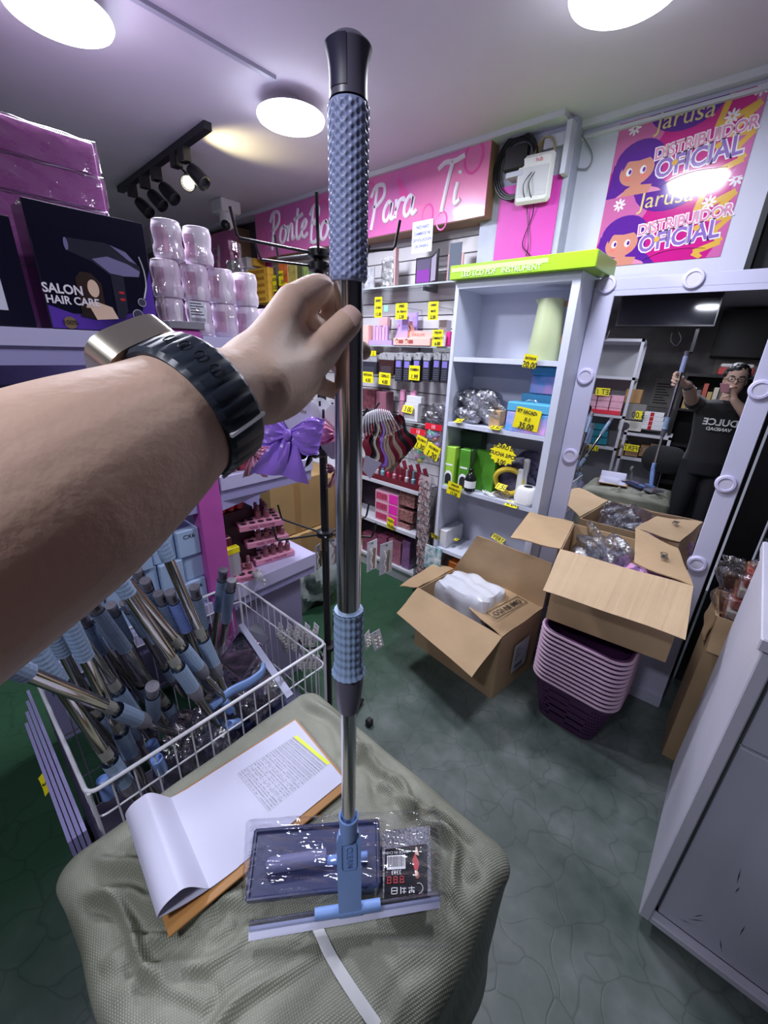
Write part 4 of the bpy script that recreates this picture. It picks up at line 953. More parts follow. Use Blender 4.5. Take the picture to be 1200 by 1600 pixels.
# hanging slot of the cap, a recessed darker panel facing the camera's left
ca = math.atan2(-PYY, -PX_)
def slot(u, v):
    a = ca - 1.35 + u * 1.25; z = zc1 + (zc0 - zc1) * (.14 + .83 * v); r = CAPR * (1.0 + .22 * (.14 + .83 * v) ** 3 - .04 * math.sin((.14 + .83 * v) * math.pi)) + .0005
    return (PX_ + r * math.cos(a), PYY + r * math.sin(a), z)
MB().grid(slot, 8, 10).build('hanging_slot', mat('dark_slot', (.035, .03, .07), .45), po_, smooth=True)
GR = .0163; NC, NR = 24, 18; L_g = zg0 - zg1
def grip(u, v):
    a = 2 * math.pi * u; z = zg1 + L_g * v
    ci = u * NC; k = round(ci); d = 1e9
    for kk in (math.floor(ci), math.floor(ci) + 1):
        ro = (v * NR * 1.0 - (.5 if kk % 2 else 0)); r0 = round(ro); 
        dx = (ci - kk) / NC * 2 * math.pi * GR; dz = (ro - r0) / NR * L_g
        d = min(d, math.hypot(dx, dz))
    env = min(1, v * 40, (1 - v) * 40)
    dip = .0012 * max(0, 1 - (d / .0025) ** 2) ** 1.3 if .015 < v < .985 else 0
    r = GR * (1 - .035 * v + .03 * (v ** 6)) - dip - (1 - env) * .002
    return (PX_ + r * math.cos(a), PYY + r * math.sin(a), z)
g = MB().grid(grip, NC * 9, int(NR * 11), wrap=True)
for zz, r0 in ((zg0, .0145), (zg1, .0145)): g.add([(PX_ + r0 * math.cos(k * math.pi / 12), PYY + r0 * math.sin(k * math.pi / 12), zz) for k in range(24)], [tuple(range(24))])
g.build('grip', m_blue, po_, smooth=True, auto=3.2)
MB().lathe([(.0132, zm0 - .02), (.0138, zm0 + .15), (.0128, zg1 + .002)], 36, T(PX_, PYY, 0)).build('upper_tube', m_chr, po_, smooth=True)
L_m = zm0 - zm1
def mgrip(u, v):
    a = 2 * math.pi * u; z = zm1 + L_m * v
    q = (math.cos(u * 2 * math.pi * 9 + v * 26) * math.cos(u * 2 * math.pi * 9 - v * 26))
    r = .0172 + .0009 * q + .0035 * max(0, 1 - v * 4.5) ** 2 + (.0006 if v > .96 else 0)
    return (PX_ + r * math.cos(a), PYY + r * math.sin(a), z)
MB().grid(mgrip, 150, 70, wrap=True).build('lock_grip', m_lb2, po_, smooth=True, auto=3.2)
MB().lathe([(.0170, zm0 + .0005), (.0125, zm0 + .0006)], 30, T(PX_, PYY, 0), cap=False).lathe([(.016, zm1 - .001), (.0205, zm1 - .0005)], 30, T(PX_, PYY, 0), cap=False).build('lock_grip_rim', m_lb2, po_)
MB().lathe([(.0130, zm2 - .012), (.0150, zm2), (.0178, (zm1 + zm2) / 2), (.0190, zm1 - .0012)], 32, T(PX_, PYY, 0)).build('taper_collar', m_cap, po_, smooth=True)
MB().lathe([(.0102, zt2 - .004), (.0102, zm2 - .01)], 32, T(PX_, PYY, 0)).build('lower_tube', m_chr, po_, smooth=True)
# squeegee head: socket, flat neck with embossed panel, blade
hb = P(540, 1425, z=.755); hb = V((PX_ + .012, PYY - .030, .752)); ht = V((PX_, PYY, zt2))
MB().lathe([(.0128, -.030), (.0140, -.012), (.0146, .016), (.0128, .018), (.0112, .010)], 30, frame(ht, (1, 0, 0), (0, 1, 0))).build('socket', m_lb, po_, smooth=True)
sr = (P(686, 1405, z=.75) - P(390, 1455, z=.75)).normalized()   # blade direction
neck_t = ht + V((0, 0, -.028)); cam_dir = (EYE - ht).normalized()
nd = (hb - neck_t); nx = sr
pz = nx.cross(nd).normalized()
if pz.dot(cam_dir) < 0: pz = -pz
F = frame(neck_t, nx, -nd); 
Ln = nd.length; F = Matrix((nx, pz.cross(nx), pz)).transposed().to_4x4(); F.translation = neck_t
sgn = -1 if (F.inverted() @ hb).y < 0 else 1
w0 = .0185
poly = [(-w0 * .8, .006), (w0 * .8, .006), (w0, -.008), (w0 * 1.02, -Ln * .55), (w0 * .95, -Ln), (-w0 * .95, -Ln), (-w0 * 1.02, -Ln * .55), (-w0, -.008)]
nk = MB().prism([(x, y * -sgn) for x, y in poly], .010, F, z0=-.005).build('neck', m_lb, po_)
pl = [(-.0105, -.012), (.0105, -.012), (.0115, -.016), (.0115, -.055), (.0095, -.061), (-.0095, -.061), (-.0115, -.055), (-.0115, -.016)]
MB().tube([F @ V((x, y * -sgn, .0055)) for x, y in pl], .0012, 6, closed=True).build('embossed_panel', mat('blue_grey_emboss', (.17, .27, .52), .4), nk)
text('CLEAN', .013, WM[nk].inverted() @ F @ T(0, .038 * sgn * 1, .0056) @ RZ(-math.pi / 2), MATS['blue_grey_emboss'], nk, ext=.0006)
bc = hb + V((0, -.004, -.004)); e0 = P(390, 1450, z=.748); e1 = P(686, 1402, z=.748)
e0.z = e1.z = .752
cb_ = (e0 + e1) / 2; d_ = (e1 - e0).normalized()
m0_ = P(492, 1430, z=.755); m1_ = P(594, 1414, z=.755); m0_.z = m1_.z = .757
MB().tube([m0_, m1_], .0085, 14).build('blade_holder', m_lb, po_, smooth=True)
MB().tube([e0, e1], .0068, 12).build('clear_rail', clear('clear_acrylic', (.80, .84, .95), .7, .1), po_, smooth=True)
b0, b1 = P(388, 1470, z=.742), P(687, 1418, z=.742); a0, a1 = P(388, 1446, z=.752), P(687, 1398, z=.752)
for q in (b0, b1): q.z = .7405
for q in (a0, a1): q.z = .7475
MB().slab([b0, b1, a1, a0], .0025).build('blade', mat('white_silicone_blade', (.74, .74, .90), .35), po_)
# blister kit lying on the bale
KM_o = P(592, 1405, z=.735); KM = frame((0, 0, 0), (1, 0, 0), (0, 1, 0))
kt = thing('mop_refill_kit', 'navy tray, small squeegee and grey pad packed together in a clear bag on the bale', 'package', (-.33, .32, .735))
m_navy = mat('navy_plastic_tray', (.045, .055, .14), .35)
def KP(px, py, z=.745): q = P(px, py, z=z); return V((q.x, q.y, z))
tq = [KP(386, 1408), KP(592, 1383), KP(590, 1284), KP(400, 1300)]
MB().hexa([p - V((0, 0, .008)) for p in tq], tq).build('tray', m_navy, kt)
mb = MB()
for i in range(4):
    a, b = tq[i], tq[(i + 1) % 4]; mb.tube([a + V((0, 0, .003)), b + V((0, 0, .003))], .0035, 8)
mb.build('tray_rim', m_navy, kt, smooth=True)
MB().tube([KP(425, 1352, .756), KP(510, 1338, .756)], .0125, 16).ball(KP(425, 1352, .756), .0125, 12).build('hand_grip', mat('lilac_grey_handle', (.22, .23, .40), .35), kt, smooth=True)
MB().tube([KP(510, 1345, .752), KP(574, 1338, .752)], .008, 12).build('handle_rod', m_lb, kt, smooth=True)
pq = [KP(599, 1403, .75), KP(674, 1398, .75), KP(672, 1290, .75), KP(597, 1298, .75)]
m_pad = mat('grey_microfibre', (.50, .50, .55), .9, col2=(.16, .16, .20), nscale=260, bump=.6, bscale=300)
MB().hexa([p - V((0, 0, .014)) for p in pq], pq).build('microfibre_pad', m_pad, kt)
cq = [KP(600, 1404, .7515), KP(668, 1399, .7515), KP(667, 1318, .7515), KP(602, 1327, .7515)]
cdp = MB().hexa([p - V((0, 0, .001)) for p in cq], cq).build('card_insert', mat('black_gloss_card', (.012, .012, .016), .15), kt)
ux, uy = (cq[1] - cq[0]).normalized(), (cq[3] - cq[0]).normalized(); CWd, CHt = (cq[1] - cq[0]).length, (cq[3] - cq[0]).length
FC = Matrix((ux, uy, ux.cross(uy))).transposed().to_4x4(); FC.translation = cq[0] + V((0, 0, .0006)); iF = WM[cdp].inverted() @ FC
def cbox(x0, y0, x1, y1, m, nm): return MB().box((x0 * CWd, y0 * CHt, 0), (x1 * CWd, y1 * CHt, .0003), FC).build(nm, m, cdp)
mwp = MATS['white_card']
cbox(.05, .55, .50, .85, mwp, 'barcode_patch')
mb = MB(); x = .08; rnd = random.Random(5)
while x < .47: w = rnd.choice((.008, .014, .02)); mb.box((x * CWd, .60 * CHt, .0004), ((x + w) * CWd, .82 * CHt, .0006), FC); x += w + .012
mb.build('barcode', INK, cdp)['kind'] = 'stuff'
text('MADE IN CHINA', .0065, iF @ T(.25 * CWd, .91 * CHt, .0004) @ RZ(math.pi), mwp, cdp, ext=.0001)
text('3363', .009, iF @ T(.28 * CWd, .49 * CHt, .0004) @ RZ(math.pi), mwp, cdp, ext=.0001)
red = mat('red_print', (.55, .02, .03), .4)
for k in range(3):
    for dx, dy, w, h in ((0, 0, .10, .02), (0, .06, .10, .02), (0, .12, .10, .02), (0, 0, .02, .14), (.08, 0, .02, .14)): cbox(.06 + k * .15 + dx, .27 + dy, .06 + k * .15 + dx + w, .27 + dy + h, red, 'red_character') if dx == 0 and dy == 0 and w > .05 else None
mb = MB()
for k in range(3):
    for dx, dy, w, h in ((0, .06, .10, .02), (0, .12, .10, .02), (0, 0, .02, .14), (.08, 0, .02, .14)): mb.box(((.06 + k * .15 + dx) * CWd, (.27 + dy) * CHt, 0), ((.06 + k * .15 + dx + w) * CWd, (.27 + dy + h) * CHt, .0004), FC)
mb.build('red_lettering', red, cdp)['kind'] = 'stuff'
mb = MB()     # white brush-like characters, upside down like the card
for k, st in enumerate([[(0, 0, 1, .12), (0, .45, 1, .57), (0, .88, 1, 1), (0, 0, .14, 1), (.86, 0, 1, 1)], [(.1, 0, .25, 1), (.4, .2, 1, .32), (.6, 0, .75, .9), (.35, .7, 1, .82)], [(0, .7, 1, .82), (.45, .1, .58, 1), (.1, .35, .9, .45), (.05, 0, .3, .3), (.7, 0, .95, .3)]]):
    for a, b, c_, d2 in st: mb.box(((.16 + k * .20 + a * .15) * CWd, (.06 + b * .13) * CHt, 0), ((.16 + k * .20 + c_ * .15) * CWd, (.06 + d2 * .13) * CHt, .0004), FC)
mb.build('white_lettering', mwp, cdp)['kind'] = 'stuff'
MB().tube([FC @ V((CWd * (.80 + .10 * math.cos(a)), CHt * (.14 + .10 * math.sin(a)), .0004)) for a in [(-1.6 + .35 * k) for k in range(11)]], .0007, 5).build('emblem', mwp, cdp)
sk, rd, hr = mat('print_skin', (.85, .6, .45), .4), mat('print_red_dress', (.6, .03, .04), .4), mat('print_auburn', (.25, .05, .02), .4)
def figp(poly, m, nm, z=.0004): MB().flat([(x * CWd, y * CHt) for x, y in poly], z, FC).build(nm, m, cdp)
figp(ell(.78, .40, .055, .075, 16), hr, 'print_hair'); figp(ell(.76, .44, .04, .06, 14), sk, 'print_face', .0006)
figp([(.72, .50), (.80, .50), (.84, .66), (.74, .86), (.66, .70)], rd, 'print_dress', .0005); figp([(.74, .84), (.84, .80), (.80, 1.0), (.76, 1.0)], sk, 'print_legs', .0005)
m_cb = clear('clear_kit_bag', (.97, .97, 1.0), .12, .05, wrinkle=.45, wscale=12)
def bagf(u, v):
    x = KP(376, 1415).lerp(KP(694, 1398), u).lerp(KP(384, 1283).lerp(KP(688, 1265), u), v)
    e = min(u, 1 - u, v, 1 - v); 
    return (x.x, x.y, .742 + .030 * min(1, e * 9) ** .6 + .003 * math.sin(23 * u + 9 * v) * min(1, e * 8) + .002 * math.sin(41 * v + 13 * u))
MB().grid(bagf, 70, 40).build('clear_bag', m_cb, kt, smooth=True)
MB().tube([KP(670, 1402, .752), KP(690, 1395, .757), KP(700, 1402, .750)], .004, 6, n=8, ry=.4).build('bag_knot', m_cb, kt)
# ------------------------------------------------------------------ the person
m_skin = mat('skin', (.66, .45, .34), .58, spec=.35, noise=.05, nscale=14, sss=.08, bump=.05, bscale=220)
HEADC = V((.085, -.28, 1.645))
def remesh(mb, voxel, name, m, parent, it=4, fac=.5, dec=None):
    me = bpy.data.meshes.new(name + '_raw'); me.from_pydata([tuple(v) for v in mb.v], [], mb.f)
    o = bpy.data.objects.new(name + '_raw', me); COL.objects.link(o)
    r = o.modifiers.new('r', 'REMESH'); r.mode = 'VOXEL'; r.voxel_size = voxel; r.adaptivity = 0
    s = o.modifiers.new('s', 'SMOOTH'); s.factor = fac; s.iterations = it
    if dec: d = o.modifiers.new('d', 'DECIMATE'); d.ratio = dec
    dg = bpy.context.evaluated_depsgraph_get(); dg.update()
    nm = bpy.data.meshes.new_from_object(o.evaluated_get(dg)); bpy.data.objects.remove(o); bpy.data.meshes.remove(me)
    nm.name = name; nm.transform(WM[parent].inverted()); nm.materials.clear(); nm.materials.append(m)
    nm.polygons.foreach_set('use_smooth', [True] * len(nm.polygons))
    q = bpy.data.objects.new(name, nm); COL.objects.link(q); q.parent = parent; WM[q] = WM[parent]
    return q
def limb(mb, pts, seg=22, n=None, ry=None, up=None):
    """tapered capsule along points (x, y, z, r)"""
    n = n or (len(pts) - 1) * 6
    c = spline([p[:3] for p in pts], n); r = [q.x for q in spline([(p[3], 0, 0) for p in pts], n)]
    d0, d1 = (c[0] - c[1]).normalized(), (c[-1] - c[-2]).normalized(); a, b = [], []
    for k in range(1, 5):
        t = math.pi / 2 * k / 4.2; a.append((c[0] + d0 * r[0] * math.sin(t), r[0] * math.cos(t))); b.append((c[-1] + d1 * r[-1] * math.sin(t), r[-1] * math.cos(t)))
    P_ = [x[0] for x in reversed(a)] + c + [x[0] for x in b]; R_ = [x[1] for x in reversed(a)] + r + [x[1] for x in b]
    mb.tube(P_, R_, seg, ry=ry, up=up)
pe = thing('person', 'person in black t-shirt holding up a phone, left arm stretched out gripping the mop pole', 'person', (.07, -.34, 0))
bd = MB()
LS, RS = (-.115, -.335, 1.44), (.265, -.345, 1.43)
# left arm (the one across the picture)
limb(bd, [LS + (.056,), (-.155, -.23, 1.455, .050), (-.180, -.105, 1.487, .045), (-.192, -.045, 1.508, .046)])
limb(bd, [(-.180, -.105, 1.487, .044), (-.200, .005, 1.5297, .0445), (-.2085, .0387, 1.5425, .043), (-.218, .0726, 1.555, .0375), (-.2251, .1016, 1.5677, .0312), (-.2314, .1331, 1.5765, .0228)], n=40)
HAND = dict(
 palm=[(-.2314, .1331, 1.5765, .0228), (-.2593, .1702, 1.589, .0235), (-.2850, .2110, 1.603, .0175)],
 palmlow=[(-.2299, .1358, 1.575, .0225), (-.256, .1759, 1.5725, .0225), (-.2895, .2282, 1.5775, .0165)],
 meta=[(-.2405, .1482, 1.583, .0200), (-.2683, .1856, 1.6075, .0160), (-.2970, .2244, 1.6335, .0138)],
 index=[(-.2960, .2244, 1.6320, .0148), (-.3156, .2700, 1.648, .0130), (-.3245, .2944, 1.6323, .0112), (-.3130, .2945, 1.6153, .0088)],
 middle=[(-.2992, .2325, 1.6137, .0145), (-.3266, .2814, 1.618, .0108), (-.3141, .2965, 1.6045, .0098), (-.290, .2975, 1.5985, .0088)],
 ring=[(-.3005, .2379, 1.5937, .0135), (-.3269, .2826, 1.594, .0102), (-.3145, .2955, 1.5815, .0092), (-.2997, .2965, 1.5765, .0082)],
 pinky=[(-.3009, .2386, 1.5741, .0125), (-.3209, .2724, 1.565, .0090), (-.3141, .2847, 1.560, .0083), (-.3047, .2889, 1.558, .0076)],
 thumb=[(-.2312, .1435, 1.5763, .0225), (-.2565, .189, 1.5827, .0190), (-.2677, .2247, 1.596, .0150), (-.2708, .2426, 1.6079, .0128), (-.2693, .2585, 1.6208, .0118)])
for k, v in HAND.items(): limb(bd, v, 20)
# torso, neck, head
def slabs(mb, rows, seg=40, pw=2.4):
    vs = []; fs = []
    for cx, cy, z, rx, ry in rows:
        for k in range(seg):
            a = 2 * math.pi * k / seg; c, s = math.cos(a), math.sin(a); w = (abs(c) ** pw + abs(s) ** pw) ** (-1 / pw); vs.append((cx + rx * c * w, cy + ry * s * w, z))
    n = len(rows)
    for i in range(n - 1):
        for k in range(seg): j = (k + 1) % seg; fs.append((i * seg + k, i * seg + j, (i + 1) * seg + j, (i + 1) * seg + k))
    fs += [tuple(range(seg - 1, -1, -1)), tuple((n - 1) * seg + k for k in range(seg))]; mb.add(vs, fs)
cx, cy = .075, -.345
TOR = [(cx, cy, .86, .155, .105), (cx, cy, .95, .165, .115), (cx, cy, 1.05, .150, .105), (cx, cy, 1.18, .155, .108), (cx, cy, 1.30, .175, .115), (cx, cy, 1.40, .185, .105), (cx, cy, 1.455, .155, .085), (cx, cy, 1.48, .075, .06)]
slabs(bd, TOR)
limb(bd, [(cx, -.335, 1.44, .055), (.08, -.315, 1.52, .053), (.083, -.29, 1.58, .056)])
slabs(bd, [(.085, -.262, 1.528, .030, .030), (.085, -.268, 1.545, .048, .060), (.085, -.275, 1.58, .062, .078), (.085, -.285, 1.62, .070, .092), (.085, -.288, 1.66, .074, .097), (.085, -.290, 1.70, .073, .096), (.085, -.292, 1.735, .060, .080), (.085, -.292, 1.757, .035, .05)], pw=2.1)
bd.ball((.085, -.185, 1.628), .016, 12, sc=(.8, 1.1, 1.2)); bd.ball((.085, -.190, 1.645), .011, 10, sc=(.7, 1, 1.8))
for s in (-1, 1): bd.ball((.085 + s * .073, -.285, 1.638), .026, 12, sc=(.35, .7, 1.15))
bd.ball((.085, -.195, 1.588), .02, 10, sc=(1.2, .6, .35))
# right arm holding the phone
limb(bd, [RS + (.056,), (.30, -.30, 1.32, .048), (.31, -.235, 1.24, .044)]); limb(bd, [(.31, -.235, 1.24, .043), (.22, -.13, 1.37, .040), (.115, -.065, 1.475, .028), (.095, -.055, 1.50, .026)])
limb(bd, [(.098, -.055, 1.50, .024), (.075, -.050, 1.545, .022), (.058, -.055, 1.575, .016)])
for k in range(4): limb(bd, [(.070 - .003 * k, -.048 + .004 * k, 1.578 - .019 * k, .011), (.052, -.030, 1.572 - .019 * k, .0092), (.030, -.036 - .002 * k, 1.562 - .019 * k, .0084)], 14)
limb(bd, [(.078, -.06, 1.535, .014), (.052, -.075, 1.535, .0115), (.030, -.078, 1.550, .0095)], 14)
# legs
for s in (-1, 1):
    limb(bd, [(cx + s * .085, cy, .90, .085), (cx + s * .095, cy + .01, .68, .075), (cx + s * .10, cy + .015, .48, .055), (cx + s * .105, cy - .01, .30, .052), (cx + s * .11, cy - .02, .085, .037)])
    limb(bd, [(cx + s * .11, cy - .045, .045, .038), (cx + s * .115, cy + .05, .04, .036), (cx + s * .12, cy + .13, .035, .030)])
remesh(bd, .0026, 'body', m_skin, pe, it=5, fac=.5)
# thumbnail
tn = MB(); tpv, tdir = V((-.2693, .2595, 1.6208)), (V((-.2693, .2595, 1.6208)) - V((-.2708, .2426, 1.6079))).normalized()
nv_ = (EYE - tpv).normalized(); nv_ = (nv_ - tdir * nv_.dot(tdir)).normalized(); sv_ = tdir.cross(nv_)
nv_ = (nv_ * .9 + V((0, 0, .35))).normalized(); nv_ = (nv_ - tdir * nv_.dot(tdir)).normalized(); sv_ = tdir.cross(nv_)
tn.grid(lambda u, v: tuple(tpv + tdir * (-.006 + v * .013) + (nv_ * math.cos((u - .5) * 1.5) + sv_ * math.sin((u - .5) * 1.5)) * (.0126 - .0016 * (2 * v - 1) ** 2)), 8, 8)
tn.build('thumbnail', mat('nail', (.74, .50, .44), .25), pe, smooth=True)
# clothes
m_tee = mat('black_cotton', (.012, .012, .014), .85, sheen=.2)
m_tr = mat('black_trouser_cloth', (.010, .010, .014), .8)
tee = MB(); slabs(tee, [(x, y, z, a + .014, b + .016) for x, y, z, a, b in TOR[1:-1]] + [(cx, cy, 1.485, .088, .072)])
limb(tee, [LS + (.070,), (-.140, -.265, 1.448, .068), (-.152, -.235, 1.453, .066)]); limb(tee, [RS + (.070,), (.285, -.325, 1.36, .066), (.297, -.305, 1.32, .064)])
ts = remesh(tee, .006, 'tshirt', m_tee, pe, it=6)
wt_ = mat('white_shirt_print', (.75, .75, .75), .6)
FT = frame((cx, cy + .142, 1.30), (-1, 0, 0), UPV)
text('DULCE', .075, WM[ts].inverted() @ FT, wt_, ts, ext=.002, bold=.002); text('VANIDAD', .038, WM[ts].inverted() @ FT @ T(0, -.055, 0), wt_, ts, ext=.002, bold=.001)
tr_ = MB(); slabs(tr_, [(cx, cy, .84, .168, .120), (cx, cy, .95, .180, .130), (cx, cy, 1.0, .168, .122)])
for s in (-1, 1): limb(tr_, [(cx + s * .085, cy, .88, .098), (cx + s * .095, cy + .01, .68, .090), (cx + s * .10, cy + .01, .48, .078), (cx + s * .105, cy - .01, .30, .072), (cx + s * .11, cy - .015, .14, .068)])
remesh(tr_, .008, 'trousers', m_tr, pe, it=5)
for s in (-1, 1):
    sh_ = MB(); limb(sh_, [(cx + s * .11, cy - .055, .052, .046), (cx + s * .115, cy + .05, .050, .045), (cx + s * .12, cy + .15, .042, .036)])
    o = remesh(sh_, .006, 'shoe', mat('dark_trainers', (.02, .03, .04), .5), pe, it=3)
    MB().box((cx + s * .115 - .048, cy - .10, .002), (cx + s * .115 + .048, cy + .185, .022), bev=.008).build('shoe_sole', mat('white_sole', (.8, .8, .8), .5), pe)
    if s > 0: MB().box((cx + s * .118 - .03, cy + .05, .088), (cx + s * .118 + .03, cy + .15, .093)).build('shoe_tongue', mat('green_blue_patch', (.10, .60, .15), .4, col2=(.02, .15, .65), nscale=18), pe)
hair = MB(); rnd = random.Random(8)
for k in range(190):
    a = rnd.uniform(0, 2 * math.pi); e = rnd.uniform(.05, 1.5); x, y, z = math.cos(e) * math.cos(a), math.cos(e) * math.sin(a), math.sin(e)
    if y > .45 and z < .55: continue
    hair.ball((.085 + x * .073, -.297 + y * .093, 1.668 + z * .095), rnd.uniform(.016, .027), 8)
remesh(hair, .005, 'hair', mat('black_curly_hair', (.008, .007, .007), .55), pe, it=1)
eb = MB()
for s in (-1, 1): MB().tube([(.085 + s * .014, -.190, 1.668), (.085 + s * .035, -.193, 1.674), (.085 + s * .052, -.204, 1.668)], .0035, 6, n=6).build('eyebrow', MATS['black_curly_hair'], pe)
for s in (-1, 1):
    ey = MB().ball((.085 + s * .031, -.206, 1.648), .012, 10, sc=(1.1, .8, .6)).build('eye', mat('eye_white', (.8, .78, .75), .3), pe, smooth=True); MB().ball((.085 + s * .031, -.198, 1.648), .0055, 8, sc=(1, .6, 1)).build('iris', INK, ey)
gs = MB()
for s in (-1, 1): gs.tube([(.085 + s * .032 + .024 * math.cos(k * math.pi / 8), -.180, 1.646 + .018 * math.sin(k * math.pi / 8)) for k in range(16)], .0022, 6, closed=True)
gs.tube([(.077, -.180, 1.65), (.093, -.180, 1.65)], .002, 6)
for s in (-1, 1): gs.tube([(.085 + s * .056, -.181, 1.65), (.085 + s * .078, -.22, 1.65), (.085 + s * .08, -.29, 1.645)], .002, 6)
gs.build('glasses', m_blk, pe)
MB().ball((.085, -.189, 1.590), .018, 10, sc=(1.2, .5, .3)).build('lips', mat('lips', (.45, .18, .15), .4), pe, smooth=True)
# the phone, just behind the viewpoint
PHM = M4 @ T(.006, -.022, .0065) @ RZ(-.0)
ph = thing('smartphone', 'rose pink phone held up in front of the face in the right hand', 'phone', M=PHM @ RY(math.pi))
MB().box((-.036, -.046, -.0035), (.036, .026, .0035), bev=.003).build('phone_body', mat('rose_gold_phone', (.62, .30, .33), .25, metal=.4), ph, world=False)
MB().box((-.033, -.043, -.0042), (.033, .023, -.0036)).build('screen', mat('phone_screen', (.02, .02, .025), .1), ph, world=False)
# ------------------------------------------------------------------ wristwatch
WC = V((-.2251, .1016, 1.5677)); AX = V((.190, -.907, -.361)).normalized(); OUT = V((-.72, -.40, .56)); OUT = (OUT - AX * OUT.dot(AX)).normalized(); SD = AX.cross(OUT)
WF = Matrix((OUT, SD, AX)).transposed().to_4x4(); WF.translation = WC
wt = thing('wristwatch', 'smartwatch with polished steel case and ribbed dark navy rubber strap on the left wrist', 'watch', M=WF)
m_band = mat('navy_rubber_strap', (.018, .026, .042), .42)
ri, n_ = .0332, 168
mb = MB(); vs = []; fs = []
prof = [(-.0125, 0), (-.0125, .002), (-.010, .0034), (0, .0038), (.010, .0034), (.0125, .002), (.0125, 0)]
for i in range(n_):
    a = 2 * math.pi * i / n_; cs, sn = math.cos(a), math.sin(a); rib = .0007 * (abs(math.sin(a * 14)) ** .35 - .6)
    for w, h in prof:
        r = ri + h + (rib if 0 < h and abs(w) < .012 else 0); k = 1.0 + .03 * math.cos(2 * a)
        vs.append((r * cs * k, r * sn * k, w))
m_ = len(prof)
for i in range(n_):
    j = (i + 1) % n_
    for q in range(m_): fs.append((i * m_ + q, j * m_ + q, j * m_ + (q + 1) % m_, i * m_ + (q + 1) % m_))
mb.add(vs, fs).build('strap', m_band, wt, smooth=True, world=False, auto=.5)
m_steel = mat('polished_steel', (.74, .68, .56), .25, metal=.9)
def casef(u, v):
    a = 2 * math.pi * u; e = math.pi * (v - .5); x, y, z = math.cos(e) * math.cos(a), math.cos(e) * math.sin(a), math.sin(e)
    w = (abs(x) ** 4 + abs(y) ** 4) ** (-1 / 4) * math.cos(e) if math.cos(e) > 1e-6 else 0; x, y = math.cos(a) * w, math.sin(a) * w
    zz = math.copysign(abs(z) ** .7, z); return (.0400 + zz * .0072, x * .0195, y * .0225)
MB().grid(casef, 48, 20, wrap=True).build('case', m_steel, wt, smooth=True, world=False)
MB().box((.0460, -.0145, -.0175), (.0476, .0145, .0175), bev=.0015).build('display', mat('watch_glass', (.01, .01, .012), .08), wt, world=False)
MB().lathe([(.0035, 0), (.0035, .0018), (.003, .002)], 16, T(.039, .0172, .008) @ RX(-math.pi / 2)).build('crown', m_steel, wt, smooth=True, world=False)
ang = math.radians(138)
for s, a0 in ((1, math.radians(-150)), (1, math.radians(150))):
    M = RZ(a0) @ T(ri + .0036, 0, 0)
    MB().box((0, -.0009, -.0122), (.0018, .0009, .0122), M).build('clasp_bar', mat('bright_steel', (.80, .80, .80), .35, metal=.5), wt, world=False)
for k in range(4):
    for sg_ in (1, -1):
        a0 = sg_ * math.radians(62 + k * 14); M = RZ(a0) @ T(ri + .0042, 0, 0)
        MB().tube([M @ V((0, .0018 * math.cos(q * math.pi / 5), .0032 * math.sin(q * math.pi / 5))) for q in range(10)], .0004, 5, closed=True).build('strap_slot', m_blk, wt, world=False)
ord_ = 'first second third fourth fifth sixth seventh eighth ninth tenth eleventh twelfth thirteenth'.split()
# ================================================================== lavender gondola on the left
m_lav = mat('lavender_board', (0.40, 0.37, 0.66), 0.45, noise=.04, nscale=4)
m_lav2 = mat('pale_lavender_board', (0.56, 0.53, 0.78), 0.45)
m_post = mat('magenta_post', (0.55, 0.10, 0.44), 0.45, noise=.10, nscale=12)
GX = -1.38
gd = thing('shelving_unit', 'lavender shop shelving with magenta posts along the left side', 'shelving', (GX - .3, .2, 0))
for y0, y1 in ((.585, .672),):
    MB().box((GX - .06, y0, 0), (GX + .004, y1, 1.640), bev=.003).build('post', m_post, gd)
    MB().box((GX - .07, y0 - .012, 1.6405), (GX + .012, y1 + .012, 1.662), bev=.002).build('post_cap', mat('grey_cap', (.25, .24, .28), .5), gd)
MB().box((GX - .46, -1.2, 1.05), (GX - .44, 1.10, 1.60)).build('back_panel', m_lav, gd); MB().box((GX - .46, .06, 0), (GX - .44, 1.10, 1.049)).build('back_panel', m_lav, gd)
def shelf(y0, y1, zt, lip=.04, d=.43): 
    MB().box((GX - d, y0, zt - .02), (GX, y1, zt)).build('shelf_board', m_lav2, gd)
    MB().box((GX, y0, zt - lip), (GX + .010, y1, zt + .002), bev=.001).build('price_rail', m_lav2, gd)
    MB().slab([V((GX - .004, y0, zt - lip - .045)), V((GX - .004, y1, zt - lip - .045)), V((GX - .001, y1, zt - lip)), V((GX - .001, y0, zt - lip))], .01).build('fascia', m_lav, gd)
shelf(-1.2, .583, 1.621); shelf(.674, 1.10, 1.621, d=.43)
shelf(.674, 1.10, 1.150, lip=.05); shelf(.674, 1.10, .685, lip=.06)
shelf(-1.2, .583, 1.13, lip=.05); shelf(.06, .583, .66, lip=.05)
for z0, z1 in ((1.02, 1.10), (.57, .625)): MB().slab([V((GX - .002, .674, z0)), V((GX - .14, 1.10, z0)), V((GX - .14, 1.10, z1)), V((GX - .002, .674, z1))], .012).build('fascia', m_lav, gd)
